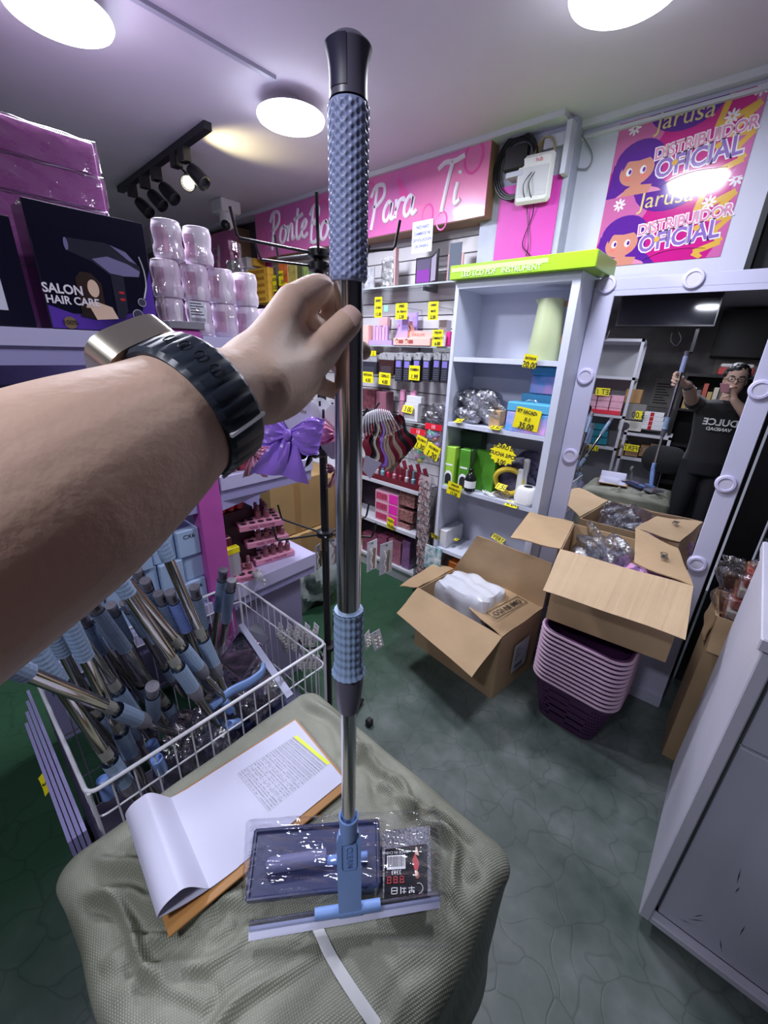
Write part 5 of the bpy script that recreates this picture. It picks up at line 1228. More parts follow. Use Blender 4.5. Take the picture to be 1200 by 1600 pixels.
# film-wrapped pink boxes at the back of the top shelf
m_pb = mat('pink_glossy_carton', (.38, .13, .34), .3, coat=.5, noise=.08, nscale=6)
film = clear('shrink_wrap', (.98, .93, .98), .3, .08, wrinkle=.7, wscale=16)
zz = 1.622; hh = [.17, .17, .085, .082]
for k, h in enumerate(hh):
    y1 = .545 - .004 * (k % 2); nm_ = ['lowest', 'second', 'third', 'topmost'][k]
    t = thing('pink_carton', nm_ + ' film-wrapped pink carton stacked behind the hair dryer box', 'box', (-1.72, .3, zz), group='pink cartons on the top shelf')
    MB().box((-1.81, .02 + .006 * (k % 2), zz + .001), (-1.62, y1, zz + h - .003), bev=.003).build('carton_body', m_pb, t)
    mb = MB()
    def ff(u, v, y1=y1, zz=zz, h=h): return (-1.616 + .003 * math.sin(30 * u + 7 * v), .018 + (y1 + .004 - .018) * u, zz + .002 + (h - .004) * v)
    mb.grid(ff, 24, 6); mb.grid(lambda u, v: (-1.616 - .196 * u, y1 + .0045 + .002 * math.sin(20 * u), zz + .002 + (h - .004) * v), 10, 4)
    mb.build('shrink_film', film, t, smooth=True)
    MB().tube([(-1.616, .018 + (y1 - .014) * k_ / 14, zz + h - .004 + .002 * math.sin(k_ * 2.3)) for k_ in range(15)] + [(-1.618, y1 + .006, zz + h - .006), (-1.617, y1 + .006, zz + .01)], .0022, 5).build('film_seam', clear('film_edge', (1, 1, 1), 1.5, .1), t, smooth=True)
    zz += h
wbuild(MB().box((-1.80, -.25, 1.623), (-1.56, .205, 1.90), bev=.003), 'pink_carton', m_pb, 'pink film-wrapped carton behind the leftmost dark box', 'box')
# hair dryer box
m_navyc = mat('midnight_blue_gloss', (.008, .007, .022), .22, coat=.3); m_viol = mat('violet_gradient_print', (.12, .05, .42), .25, col2=(.03, .015, .12), nscale=5)
DX = -1.40
hd_ = thing('hair_dryer_box', 'dark blue SALON HAIR CARE box picturing a black hair dryer', 'box', (DX - .05, .42, 1.623))
MB().box((DX - .115, .292, 1.6235), (DX, .556, 1.905), bev=.002).build('box_body', m_navyc, hd_)
FD = frame((DX + .0006, .292, 1.6235), (0, 1, 0), UPV); iD = WM[hd_].inverted() @ FD; DW, DH = .264, .281
def fx(poly, m, nm, z=.0): return MB().flat([(x * DW, y * DH) for x, y in poly], z, FD).build(nm, m, hd_)
fx([(.01, .01), (.99, .01), (.99, .60), (.92, .42), (.85, .20), (.5, .14), (.2, .14), (.01, .20)], m_viol, 'violet_print')
m_gun = mat('gunmetal_print', (.03, .03, .05), .25); m_gr2 = mat('grey_violet_print', (.22, .20, .38), .3)
fx([(.25, .66), (.27, .76), (.60, .77), (.78, .73), (.90, .60), (.88, .52), (.72, .50), (.60, .50), (.45, .60)], m_gun, 'dryer_body_print', .0006)
fx([(.46, .62), (.60, .66), (.78, .62), (.89, .57), (.87, .52), (.72, .51), (.60, .52)], m_gr2, 'dryer_print', .0010)
fx([(.64, .76), (.78, .72), (.87, .63), (.80, .65), (.70, .72)], m_gr2, 'dryer_print', .0011)
fx([(.60, .50), (.72, .50), (.71, .20), (.66, .12), (.60, .14)], m_gun, 'dryer_handle_print', .0008)
for yy in (.36, .30): fx(ell(.675, yy, .028, .013, 12), mat('red_button_print', (.55, .02, .03), .4), 'red_button', .0014)
fx(ell(.265, .71, .018, .05, 16), MATS['grey_violet_print'], 'nozzle_ring', .0012)
fx([(.28, .44), (.33, .50), (.42, .50), (.50, .42), (.50, .20), (.28, .16)], mat('dark_brown_print', (.03, .012, .01), .4), 'print_hair', .0013)
fx(ell(.42, .37, .050, .075, 18), sk, 'print_face', .0016); fx([(.30, .14), (.34, .24), (.42, .26), (.56, .22), (.60, .12), (.4, .10)], sk, 'print_shoulders', .0015)
fx([(.26, .12), (.30, .20), (.36, .20), (.40, .10)], mat('dark_top_print', (.02, .01, .01), .4), 'print_top', .0018)
text('SALON', .030, iD @ T(.16 * DW, .335 * DH, .002), m_wtxt, hd_, bold=.0008, sx=.9); text('HAIR CARE', .026, iD @ T(.225 * DW, .245 * DH, .002), m_wtxt, hd_, bold=.0006, sx=.9)
fx(ell(.16, .06, .055, .052, 20), mat('gold_seal', (.35, .24, .12), .35, metal=.4), 'seal', .0018); text('100%', .016, iD @ T(.16 * DW, .06 * DH, .0024), INK, hd_)
for (a_, b_, r_) in ((.80, .17, .048), (.76, .07, .062), (.86, .29, .036)):
    MB().tube([FD @ V((DW * a_ + DH * r_ * math.cos(k * math.pi / 10), DH * b_ + DH * r_ * math.sin(k * math.pi / 10), .0018)) for k in range(20)], .0009, 5, closed=True).build('print_ring', MATS['print_skin'] if False else mat('silver_print', (.6, .6, .65), .3), hd_)
    fx(ell(a_, b_, r_ * .92 * DH / DW, r_ * .92, 18), mat('ring_fill', (.05, .045, .09), .4), 'print_disc', .0016)
MB().tube([FD @ V((DW * x, DH * y, .0018)) for x, y in ((.89, .33), (.93, .45), (.93, .58), (.90, .70))], .0018, 5, n=10).build('print_swoosh', MATS['silver_print'], hd_)
wbuild(MB().box((DX - .12, -.10, 1.6235), (DX, .262, 1.86), bev=.002), 'dark_box', m_navyc, 'dark blue box cut by the left edge of the photo', 'box')
MB().box((DX, .175, 1.66), (DX + .001, .215, 1.735)).build('label_patch', mat('label_white', (.7, .7, .85), .5), bpy.data.objects['dark_box'] if 'dark_box' in bpy.data.objects else None)
# white lotion jars wrapped in film
m_jar = mat('pearl_white_jar', (.80, .72, .82), .3, coat=.3); m_lab = mat('pale_pink_label', (.70, .45, .60), .4)
JP = [(1.0, 'bottom'), (1.0, 'middle'), (1.0, 'top')]
def jar_proto():
    t = thing('lotion_jar', 'x', 'jar')
    MB().lathe([(.030, 0), (.036, .004), (.039, .02), (.0385, .045), (.034, .062), (.036, .082), (.0375, .108), (.035, .128), (.034, .130), (.034, .137), (.032, .139)], 24).build('jar_body', m_jar, t, smooth=True, world=False)
    MB().lathe([(.0392, .022), (.0389, .045), (.0346, .062), (.0366, .082), (.0378, .100)], 5, RZ(-.9), cap=False) if False else None
    vs = MB(); vs.grid(lambda u, v: ((.0397 - .004 * math.exp(-((v - .52) / .22) ** 2)) * math.cos(-.9 + u * .8), (.0397 - .004 * math.exp(-((v - .52) / .22) ** 2)) * math.sin(-.9 + u * .8), .022 + .085 * v), 6, 8)
    lab = vs.build('label', m_lab, t, smooth=True, world=False)
    mb = MB()
    for k in range(8): mb.grid(lambda u, v: (.0401 * math.cos(-.85 + u * .1 + .35), .0401 * math.sin(-.85 + u * (.1 + .04 * (k % 3)) + .35), .03 + k * .008 + .0015 * v), 2, 1)
    g = mb.build('label_print', mat('grey_pink_print', (.35, .22, .32), .5), t, world=False); g['kind'] = 'stuff'
    return t
jp = jar_proto(); first = True
spots = [(.655, 0), (.735, 0), (.815, 0), (.895, 0), (.655, 1), (.735, 1), (.815, 1), (.895, 1), (.672, 2), (.752, 2), (.66, 3)]
spots = [(.625, 0, 0), (.715, 0, 0), (.805, 0, 0), (.895, 0, 0), (.625, 1, 0), (.715, 1, 0), (.805, 1, 0), (.895, 1, 0), (.645, 2, 0), (.738, 2, 0), (.985, 0, 0)]
names = ['bottom row, first jar behind the post cap', 'bottom row, second jar from the post', 'bottom row, third jar from the post', 'bottom row, fourth jar nearest the fist', 'middle row, jar beside the dryer box', 'middle row, second jar under the film fold', 'middle row, third jar from the dryer box', 'middle row, rightmost short stack jar', 'top row, left jar next to the dryer box', 'top row, right jar', 'bottom row, farthest jar behind the fist']
for i, ((y, lv, q), nm_) in enumerate(zip(spots, names)):
    xx = -1.46; M = T(xx, y, 1.623 + lv * .105) @ RZ(.15 * (i % 3) - .6) @ Matrix.Diagonal((1.13, 1.13, .75, 1))
    if i == 0: jp.matrix_world = M; WM[jp] = M; jp['label'] = 'pearly white lotion jar, ' + nm_; jp['group'] = 'white lotion jars'
    else: dup(jp, M, 'pearly white lotion jar, ' + nm_, 'white lotion jars')
wbuild(MB().grid(lambda u, v: (-1.415 + .006 * math.sin(19 * u + 6 * v) + .004 * math.sin(50 * u), .562 + .32 * u, 1.628 + (.27 + .02 * math.sin(9 * u)) * v), 50, 16), 'shrink_film', film, 'clear film stretched over the white lotion jars', 'film', smooth=True)
t = wbuild(MB().box((-1.4135, .66, 1.665), (-1.412, .715, 1.725)), 'barcode_sticker', mat('sticker_grey', (.68, .68, .78), .5), 'white barcode sticker on the film over the lotion jars', 'sticker')
mb = MB()
for k in range(18): mb.box((-1.4119, .665 + k * .0026, 1.667), (-1.4116, .666 + k * .0026, 1.677))
for k in range(5): mb.box((-1.4119, .665, 1.685 + k * .008), (-1.4116, .708 - .006 * (k % 3), 1.688 + k * .008))
mb.build('sticker_print', INK, t)['kind'] = 'stuff'
# shelf below: black boxes and white cartons, mostly behind the arm
m_bb = mat('black_gloss_box', (.010, .010, .012), .2, coat=.3)
FB = [(1.135, 'lowest black box marked 5 EN 1 just above the arm'), (1.245, 'middle black box marked 5 EN 1'), (1.36, 'top black box under the lavender shelf')]
for zb, lb in FB:
    t = thing('black_box', lb, 'box', (GX - .1, .2, zb + .27 - .27), group='black 5 EN 1 boxes')
    zt0 = zb + .10; zc = zb + .0
    MB().box((GX - .32, -.05, zb + .003), (GX - .03, .345, zb + .107), bev=.003).build('box_body', m_bb, t)
    Fq = WM[t].inverted() @ frame((GX - .029, .24, zb + .055), (0, 1, 0), UPV)
    text('5 EN 1', .045, Fq @ RZ(math.pi), m_wtxt, t, bold=.001); text('+', .03, Fq @ T(.01, .036, 0), m_wtxt, t); text('SUPER SECADO', .011, Fq @ T(0, -.03, 0) @ RZ(math.pi), m_wtxt, t)
m_wc = mat('white_lilac_carton', (.58, .56, .74), .4)
for k in range(3):
    wbuild(MB().box((GX - .30, .352, 1.135 + k * .115), (GX - .03, .575, 1.243 + k * .115), bev=.002), 'white_carton', m_wc, ['lower', 'middle', 'upper'][k] + ' white carton beside the black boxes, partly behind the arm', 'box')
# pale blue boxes on the low shelf behind the basket
m_bl = mat('pale_blue_carton', (.42, .56, .78), .4)
k = 0
for r in range(3):
    for c_ in range(6):
        y = .585 - (c_ + 1) * .085 + (r % 2) * .012; t = thing('small_blue_carton', 'pale blue carton, row %s up, %s from the magenta post' % (['one', 'two', 'three'][r], ['first', 'second', 'third', 'fourth', 'fifth', 'sixth'][c_]), 'box', (GX - .15, y, .662 + r * .105), group='pale blue cartons behind the mops')
        MB().box((GX - .30, y + .002, .662 + r * .105), (GX - .02 - .015 * ((c_ + r) % 2), y + .083, .765 + r * .105), bev=.003).build('carton_body', m_bl, t)
        if (r + c_) % 2 == 0: text(['CX6', 'RO'][c_ % 2], .022, WM[t].inverted() @ frame((GX - .0185 - .015 * ((c_ + r) % 2), y + .045, .74 + r * .105), (0, 1, 0), UPV), INK, t)
# goods on the two shelves right of the post
m_ros = mat('rose_glass_bottle', (.25, .08, .10), .15, coat=.4); m_tray = mat('rose_pink_tray', (.72, .28, .42), .4); m_hole = mat('tray_hole_dark', (.03, .01, .015), .7)
rdb = mat('red_gloss_bottle', (.62, .02, .03), .2, coat=.3)
def bottle_proto():
    t = thing('nail_polish', 'x', 'bottle')
    MB().lathe([(.010, 0), (.0125, .002), (.0125, .030), (.0075, .036), (.006, .037)], 14).build('glass', m_ros, t, smooth=True, world=False)
    MB().lathe([(.007, .037), (.0085, .038), (.0075, .060), (.005, .062)], 12).build('cap', mat('mauve_cap', (.28, .12, .15), .3), t, smooth=True, world=False)
    return t
bp = bottle_proto(); used = [False]; bc_ = [0]
def put_bottle(M, lb):
    if not used[0]: used[0] = True; bp.matrix_world = M; WM[bp] = M; bp['label'] = lb; bp['group'] = 'rose nail polish bottles'; return bp
    return dup(bp, M, lb, 'rose nail polish bottles')
def tray(cx, cy, zb, rz, nx, ny, label, tilt=0, filled=()):
    M = T(cx, cy, zb) @ RZ(rz) @ RX(tilt); W, D = ny * .036 + .012, nx * .036 + .012
    t = thing('bottle_tray', label, 'tray', M=M, group='pink bottle trays')
    MB().box((-D / 2, -W / 2, 0), (D / 2, W / 2, .026), bev=.002).build('tray_body', m_tray, t, world=False)
    for i in range(nx):
        for j in range(ny):
            x, y = (-nx / 2 + .5 + i) * .036, (-ny / 2 + .5 + j) * .036
            if (i, j) in filled: continue
            MB().lathe([(.0135, .0262), (.0132, .0268), (.001, .0263)], 16, T(x, y, 0), cap=False).build('socket_hole', m_hole, t, world=False)
    text('NAIL VOLUME', .017, Matrix.Identity(4) @ frame((D / 2 + .0006, 0, .013), (0, 1, 0), UPV), mat('wine_print', (.25, .03, .10), .5), t)
    num = ['first', 'second', 'third', 'fourth', 'fifth', 'sixth']
    for i, j in filled:
        bc_[0] += 1
        put_bottle(M @ T((-nx / 2 + .5 + i) * .036, (-ny / 2 + .5 + j) * .036, .0265), 'rose nail polish bottle in the %s, row %s, place %s' % (label.split(' pink')[0] + ' tray', num[i], num[j]))
tray(-1.500, .935, .687, -.15, 3, 5, 'lowest pink tray of nail polish bottles on the bottom shelf', filled=[(2, 4), (2, 3), (2, 2), (2, 1)])
tray(-1.500, .910, .780, -.22, 3, 5, 'middle pink tray of nail polish bottles', filled=[(2, 4), (2, 3), (2, 2), (2, 1), (1, 4)])
tray(-1.500, .885, .873, -.30, 4, 5, 'top pink tray of nail polish bottles', filled=[(1, 2), (2, 2), (1, 3), (2, 3), (0, 3)])
tray(-1.435, .745, .687, -.35, 3, 3, 'small pale pink tray near the magenta post', filled=[(1, 1), (1, 2)])
for i in range(3):
    for j in range(4):
        t = thing('red_bottle', 'red bottle on the dark shelf behind the trays, row %s, place %s' % (['front', 'middle', 'back'][i], ['one', 'two', 'three', 'four'][j]), 'bottle', (-1.53 - i * .04, .700 + j * .040, .951), group='red bottles behind the pink trays')
        MB().lathe([(.015, 0), (.018, .003), (.018, .06), (.012, .07)], 14, T(0, 0, 0)).build('bottle_body', rdb, t, smooth=True, world=False); MB().lathe([(.013, .0705), (.014, .072), (.013, .092), (.008, .094)], 12).build('cap', rdb, t, smooth=True, world=False)
wbuild(MB().box((-1.66, .680, .688), (-1.512, .875, .949), bev=.003), 'dark_carton', mat('dark_wine_carton', (.05, .012, .02), .5), 'dark wine coloured carton under the red bottles', 'box')
t = wbuild(MB().box((-1.43, .675, .688), (-1.405, .735, .84), bev=.003), 'face_mask_pack', mat('grey_pack', (.42, .40, .44), .4), 'grey pack with yellow top leaning against the magenta post', 'pack')
MB().box((-1.432, .673, .815), (-1.403, .737, .842), bev=.002).build('yellow_top', YEL, t)
wbuild(MB().box((-1.506, .69, .688), (-1.47, .74, .86), bev=.003), 'wine_pack', mat('wine_red_pack', (.16, .02, .04), .35), 'wine red pack behind the grey pack', 'pack')
c = (-1.372, .775, .715)
pm = thing('pompom_charm', 'white fluffy pompom charm hanging over the bottom shelf edge', 'charm', (c[0] + .02, c[1], c[2] - .05))
mb = MB(); rnd = random.Random(3); mb.ball((c[0] + .022, c[1], c[2]), .018, 12)
for k in range(420):
    a, e = rnd.uniform(0, 6.28), rnd.uniform(-1.5, 1.5); d_ = V((math.cos(e) * math.cos(a), math.cos(e) * math.sin(a), math.sin(e))); o_ = V((c[0] + .022, c[1], c[2]))
    s_ = d_.orthogonal().normalized() * .0012; mb.add([o_ + d_ * .015 - s_, o_ + d_ * .015 + s_, o_ + d_ * rnd.uniform(.025, .032)], [(0, 1, 2)])
mb.build('fluff', mat('white_fur', (.78, .76, .80), .9), pm)
MB().ball((c[0] + .03, c[1] + .022, c[2] - .035), .008, 10).ball((c[0] + .03, c[1] + .02, c[2] - .052), .006, 10).build('beads', mat('pearl', (.8, .76, .72), .2), pm, smooth=True)
for k, (y, w, z_, cl) in enumerate(((.70, .06, 1.152, (.55, .20, .22)), (.775, .07, 1.152, (.30, .03, .06)), (.86, .07, 1.152, (.62, .25, .30)))):
    wbuild(MB().box((GX - .10, y, z_), (GX - .02, y + w, z_ + .065 - .01 * k), bev=.003), 'cosmetic_box', mat('cosmetic_card_%d' % k, cl, .35, noise=.5, nscale=35), ['pink and red', 'dark red', 'rose pink'][k] + ' cosmetic box on the shelf edge below the watch', 'box')
wbuild(MB().box((GX - .3, .69, .0), (GX - .05, 1.05, .55), bev=.004), 'under_shelf_box', mat('dim_lavender_carton', (.30, .27, .45), .6), 'dim lavender carton under the bottom shelf', 'box')
# brown cartons and a plastic sack on the floor beyond the shelving
m_cb2 = mat('brown_taped_carton', (.40, .25, .10), .7, noise=.12, nscale=5)
for k, (x0, x1, y0, y1, z0, z1, lb) in enumerate(((-2.55, -2.05, 1.35, 1.75, .02, .42, 'lower brown carton on the floor beyond the bottle trays'), (-2.55, -2.08, 1.33, 1.73, .425, .80, 'upper brown carton stacked beyond the bottle trays'), (-2.6, -2.1, 1.77, 2.02, .02, .75, 'brown carton against the slat wall corner'))):
    t = thing('brown_carton', lb, 'box', ((x0 + x1) / 2, (y0 + y1) / 2, z0), group='brown cartons beyond the shelving')
    MB().box((x0, y0, z0), (x1, y1, z1), bev=.004).build('carton_body', m_cb2, t)
    MB().box((x1, (y0 + y1) / 2 - .025, z0), (x1 + .001, (y0 + y1) / 2 + .025, z1)).build('packing_tape', mat('brown_tape', (.33, .19, .07), .35), t)
bag('plastic_sack', 'grey translucent plastic sack slumped before the brown cartons', (-1.90, 1.45, .0), .17, mat('grey_polythene', (.26, .30, .29), .3, coat=.4, bump=.8, bscale=14), 71, (.8, 1.05, .95), cat='sack', amp=.35)
# ================================================================== wire basket with mops
m_wire = mat('white_coated_wire', (.78, .78, .84), .35)
WX0, WX1, WY0, WY1, WZ = -1.365, -.830, .035, .695, .705
wb = thing('wire_basket', 'white wire dump basket full of mop poles beside the bale', 'basket', ((WX0 + WX1) / 2, (WY0 + WY1) / 2, 0))
def rrect(z, ins=0.0, r=.02):
    x0, x1, y0, y1 = WX0 + ins, WX1 - ins, WY0 + ins, WY1 - ins; o = []
    for cx_, cy_, a0 in ((x1 - r, y1 - r, 0), (x0 + r, y1 - r, 90), (x0 + r, y0 + r, 180), (x1 - r, y0 + r, 270)):
        for k in range(5): a = math.radians(a0 + 22.5 * k); o.append(V((cx_ + r * math.cos(a), cy_ + r * math.sin(a), z)))
    return o
MB().tube(rrect(WZ), .0048, 8, closed=True).build('rim', m_wire, wb, smooth=True)
for z in (.62, .42, .22, .06): MB().tube(rrect(z, .002), .0026, 6, closed=True).build('hoop', m_wire, wb, smooth=True)
ny, nx_ = 15, 13
for k in range(1, ny):
    y = WY0 + (WY1 - WY0) * k / ny
    for x in (WX0 + .001, WX1 - .001): MB().tube([(x, y, WZ + .003), (x, y, .06)], .0021, 5).build('wire', m_wire, wb)
for k in range(1, nx_):
    x = WX0 + (WX1 - WX0) * k / nx_
    for y in (WY0 + .001, WY1 - .001): MB().tube([(x, y, WZ + .003), (x, y, .06)], .0021, 5).build('wire', m_wire, wb)
for x in (WX0 + .003, WX1 - .003):
    for y in (WY0 + .003, WY1 - .003): MB().tube([(x, y, WZ), (x, y, .0)], .0045, 6).build('corner_leg', m_wire, wb)
MB().box((WX0 + .01, WY0 + .01, .06), (WX1 - .01, WY1 - .01, .068)).build('base_tray', mat('lilac_card_floor', (.35, .32, .45), .6), wb)
price_tag(V((-1.13, -.030, .50)), (1, 0, 0), (0, .75, .66), .07, .055, [('II', 1), ('5', 1)], 'yellow card hooked on the outside of the wire basket')
# spare shelf panels standing left of the basket
for k in range(4):
    wbuild(MB().box((WX0 + .03 * k, .008 - .009 * k, .0), (WX1 + .02 - .01 * k, .015 - .009 * k, .64 - .012 * k)), 'loose_panel', m_lav, ['first', 'second', 'third', 'outermost'][k] + ' lavender panel leaning along the near side of the wire basket', 'panel')
# mop prototype: local +z points to the grip end, origin at the cap top
m_mg = mat('mop_blue_grip', (.27, .37, .53), .4); m_tb = mat('mop_steel_tube', (.50, .47, .42), .12, metal=1.0); m_gc = mat('mop_grey_cap', (.22, .21, .25), .4); m_st = mat('barcode_paper', (.34, .34, .30), .5)
def mop_proto(bright=False):
    t = thing('packed_mop', 'x', 'mop')
    MB().lathe([(.0135, -.045), (.0140, -.02), (.0155, -.003), (.0145, 0), (.001, .0005)], 18, cap=False).build('end_cap', m_gc, t, smooth=True, world=False)
    MB().box((-.0045, -.0160, -.034), (.0045, -.0100, -.010)).build('hang_slot', mat('cap_slot', (.05, .045, .06), .5), t, world=False)
    def gf(u, v, z0, z1, r0): 
        a = 2 * math.pi * u; q = math.cos(a * 7 + v * 40) * math.cos(a * 7 - v * 40); r = r0 + .0007 * q
        return (r * math.cos(a), r * math.sin(a), z0 + (z1 - z0) * v)
    MB().grid(lambda u, v: gf(u, v, -.185, -.046, .0158), 56, 90, wrap=True).build('grip', mat('mop_bright_grip', (.28, .40, .90), .4) if bright else m_mg, t, smooth=True, world=False, auto=3.2)
    MB().lathe([(.0122, -.44), (.0122, -.184)], 18).build('upper_tube', m_tb, t, smooth=True, world=False)
    MB().lathe([(.01235, -.425), (.01235, -.395)], 18, cap=False).build('barcode_band', m_st, t, smooth=True, world=False)
    mb = MB()
    for k in range(9): mb.lathe([(.0125, -.422 + .0028 * k), (.0125, -.4207 + .0028 * k)], 8, RZ(.4 * (k % 2)), cap=False)
    mb.build('barcode_lines', INK, t, world=False)['kind'] = 'stuff'
    MB().grid(lambda u, v: gf(u, v, -.525, -.440, .0172), 56, 56, wrap=True).build('lock_grip', m_mg, t, smooth=True, world=False, auto=3.2)
    MB().lathe([(.0128, -.57), (.0150, -.562), (.0185, -.545), (.0182, -.5251)], 18).build('taper_collar', m_gc, t, smooth=True, world=False)
    MB().lathe([(.0098, -.72), (.0098, -.568)], 14).build('lower_tube', m_tb, t, smooth=True, world=False)
    return t
mp1 = mop_proto(); mp2 = mop_proto(True); um = {mp1: False, mp2: False}
def seg_dir(pa, za, pb, L):
    """point A at height za on the sight line of pa; point B on the sight line of pb, L away and lower"""
    A = P(pa[0], pa[1], z=za); d = (P(pb[0], pb[1], z=0) - EYE).normalized(); w = EYE - A
    b = w.dot(d); c = w.dot(w) - L * L; disc = b * b - c
    if disc < 0: t = -b
    else:
        t = -b + math.sqrt(disc); t2 = -b - math.sqrt(disc)
        if (EYE + d * t).z > A.z and t2 > 0: t = t2
    return A, (EYE + d * t)
def put_mop(proto, A, B, a_at, label, roll=0.0):
    """A, B on the mop axis (A nearer the grip end); a_at = local z of A"""
    up = (A - B).normalized(); o = A - up * a_at; q = up.to_track_quat('Z', 'Y')
    M = q.to_matrix().to_4x4(); M.translation = o; M = M @ RZ(roll)
    if not um[proto]: um[proto] = True; proto.matrix_world = M; WM[proto] = M; r = proto; r['label'] = label; r['group'] = 'mop poles in the wire basket'
    else: r = dup(proto, M, label, 'mop poles in the wire basket')
    return r
# seen by the lock grip: (tube pixel above, its distance up the tube), lock-grip pixel, height of the lock grip
LG = [((195, 905), (296, 1026), .86, .23, 'mop pole with grey collar, left of the two crossing in mid basket'),
      ((205, 935), (289, 1058), .83, .22, 'mop pole whose lock grip lies just below its neighbour in mid basket'),
      ((257, 860), (325, 1018), .82, .25, 'mop pole rising steeply past the magenta post'),
      ((52, 1056), (197, 1116), .84, .22, 'mop pole lying flattest, pointing out over the left rim'),
      ((122, 990), (195, 1095), .76, .20, 'mop pole with barcode band, left of the upright one'),
      ((130, 1020), (196, 1160), .72, .24, 'mop pole under the flat-lying one, near the front rim'),
      ((110, 1095), (183, 1205), .70, .19, 'mop pole nearest the front left corner of the basket'),
      ((120, 1060), (160, 1135), .60, .16, 'mop pole half hidden below the flat-lying one'),
      ((200, 1020), (270, 1115), .58, .22, 'mop pole deep in the basket right of the upright one'),
      ((92, 1010), (140, 1090), .56, .22, 'mop pole at the far left beneath the forearm'),
      ((235, 985), (330, 1120), .55, .26, 'mop pole deep in the basket near the front rim')]
for i, (pa, pb, zb, L, lb) in enumerate(LG):
    L *= 1.28; Bp = P(pb[0], pb[1], z=zb); d = (P(pa[0], pa[1], z=0) - EYE).normalized(); w = EYE - Bp
    b = w.dot(d); c = w.dot(w) - L * L; disc = b * b - c
    t = -b if disc < 0 else -b - math.sqrt(disc)
    Ap = EYE + d * t
    put_mop(mp1, Ap, Bp, -.48 + (Ap - Bp).length, lb, roll=i)
# seen by the grip: cap pixel, cap height, grip-end pixel
TG = [((349, 890), .93, (341, 952), mp1, 'mop pole standing by the far corner, the farther of the two blue grips'), ((362, 906), .91, (353, 970), mp1, 'mop pole standing in the far corner of the wire basket'),
      ((303, 917), .93, (318, 979), mp1, 'mop pole right of the bright blue one, against the magenta post'), ((265, 925), .93, (291, 984), mp2, 'mop pole with the brightest blue grip'),
      ((247, 927), .92, (274, 985), mp1, 'mop pole just left of the bright blue grip'), ((213, 890), .98, (236, 948), mp1, 'mop pole with square grey cap before the pale blue cartons'), ((226, 907), .95, (248, 958), mp1, 'mop pole second of the grey caps before the pale blue cartons'),
      ((195, 940), .92, (225, 990), mp1, 'mop pole behind the long chrome tubes'), ((145, 950), .96, (182, 1008), mp1, 'mop pole with the broad blue grip right under the forearm'), ((172, 945), .92, (200, 1000), mp1, 'mop pole between the broad grip and the chrome tubes'),
      ((127, 960), .93, (160, 1018), mp1, 'mop pole with its grip just below the forearm edge'), ((110, 995), .90, (152, 1060), mp1, 'mop pole with pale cap left of centre'), ((238, 1072), .86, (240, 1120), mp1, 'mop pole standing upright, its round cap seen from above')]
for i, (pa, za, pb, pr, lb) in enumerate(TG):
    A_, B_ = seg_dir(pa, za, pb, .185)
    put_mop(pr, A_, B_, 0.0, lb, roll=math.atan2(0, 1) + .3 * i)
# mops further down that only show as dark tubes
rnd = random.Random(12); num_ = 'one two three four five six seven eight nine ten'.split()
for i in range(8):
    x, y = rnd.uniform(-1.28, -.93), rnd.uniform(.12, .62); A_ = V((x - .06, y - .10, .70)); B_ = V((x + .05, y + .06, .10)); B_.x = min(B_.x, -.86)
    t = thing('packed_mop', 'dark bare mop tube low in the basket, number %s from the left' % num_[i], 'mop', A_, group='dark tubes low in the wire basket')
    MB().tube([A_, B_], .0105, 12).build('tube', m_tb, t, smooth=True)
# squeegee kits at the right end of the basket
k2 = thing('mop_refill_kit', 'black carded refill kit in a clear tray inside the wire basket', 'package', (-1.12, .56, .63))
q4 = [P(342, 1030, z=.69), P(378, 1058, z=.66), P(407, 1012, z=.70), P(375, 987, z=.72)]
q4 = q4 if (q4[1] - q4[0]).cross(q4[3] - q4[0]).z > 0 else [q4[1], q4[0], q4[3], q4[2]]
MB().slab(q4, .016).build('card_insert', MATS['black_gloss_card'], k2)
FK = Matrix(((q4[1] - q4[0]).normalized(), (q4[3] - q4[0]).normalized(), (q4[1] - q4[0]).cross(q4[3] - q4[0]).normalized())).transposed().to_4x4(); FK.translation = q4[0] + FK.to_3x3() @ V((0, 0, .001))
MB().box((.01, .02, 0), (.035, .045, .0004), FK).build('barcode_patch', mwp, k2); MB().box((.035, .055, 0), (.055, .085, .0004), FK).build('print_figure', sk, k2); MB().box((.05, .02, 0), (.07, .05, .0004), FK).build('print_dress', rd, k2)
MB().slab([q + V((0, 0, .006)) for q in (P(332, 1028, z=.69), P(382, 1072, z=.65), P(412, 1010, z=.70), P(375, 978, z=.72))], .001).build('clear_tray', m_cb, k2)
hs = thing('squeegee_head', 'light blue squeegee head with curved handle lying in the wire basket', 'squeegee', P(380, 1060, z=.66))
MB().tube([P(330, 1105, z=.66), P(345, 1092, z=.665)], .0115, 14).build('socket', m_lb, hs, smooth=True)
MB().tube([P(350, 1088, z=.667), P(365, 1078, z=.668), P(390, 1066, z=.67), P(408, 1052, z=.675), P(412, 1040, z=.68)], .016, 12, n=24, ry=.5, up=(0, 0, 1)).build('curved_handle', m_lb, hs, smooth=True)
MB().slab([P(372, 978, z=.74), P(380, 974, z=.74), P(458, 1085, z=.64), P(448, 1092, z=.64)], .004).build('blade', mat('lilac_grey_blade', (.40, .42, .58), .3), hs)
MB().slab([P(385, 985, z=.72), P(402, 975, z=.72), P(420, 1000, z=.68), P(408, 1012, z=.68)], .01).build('tray', mat('smoky_tray', (.12, .12, .17), .2), k2)
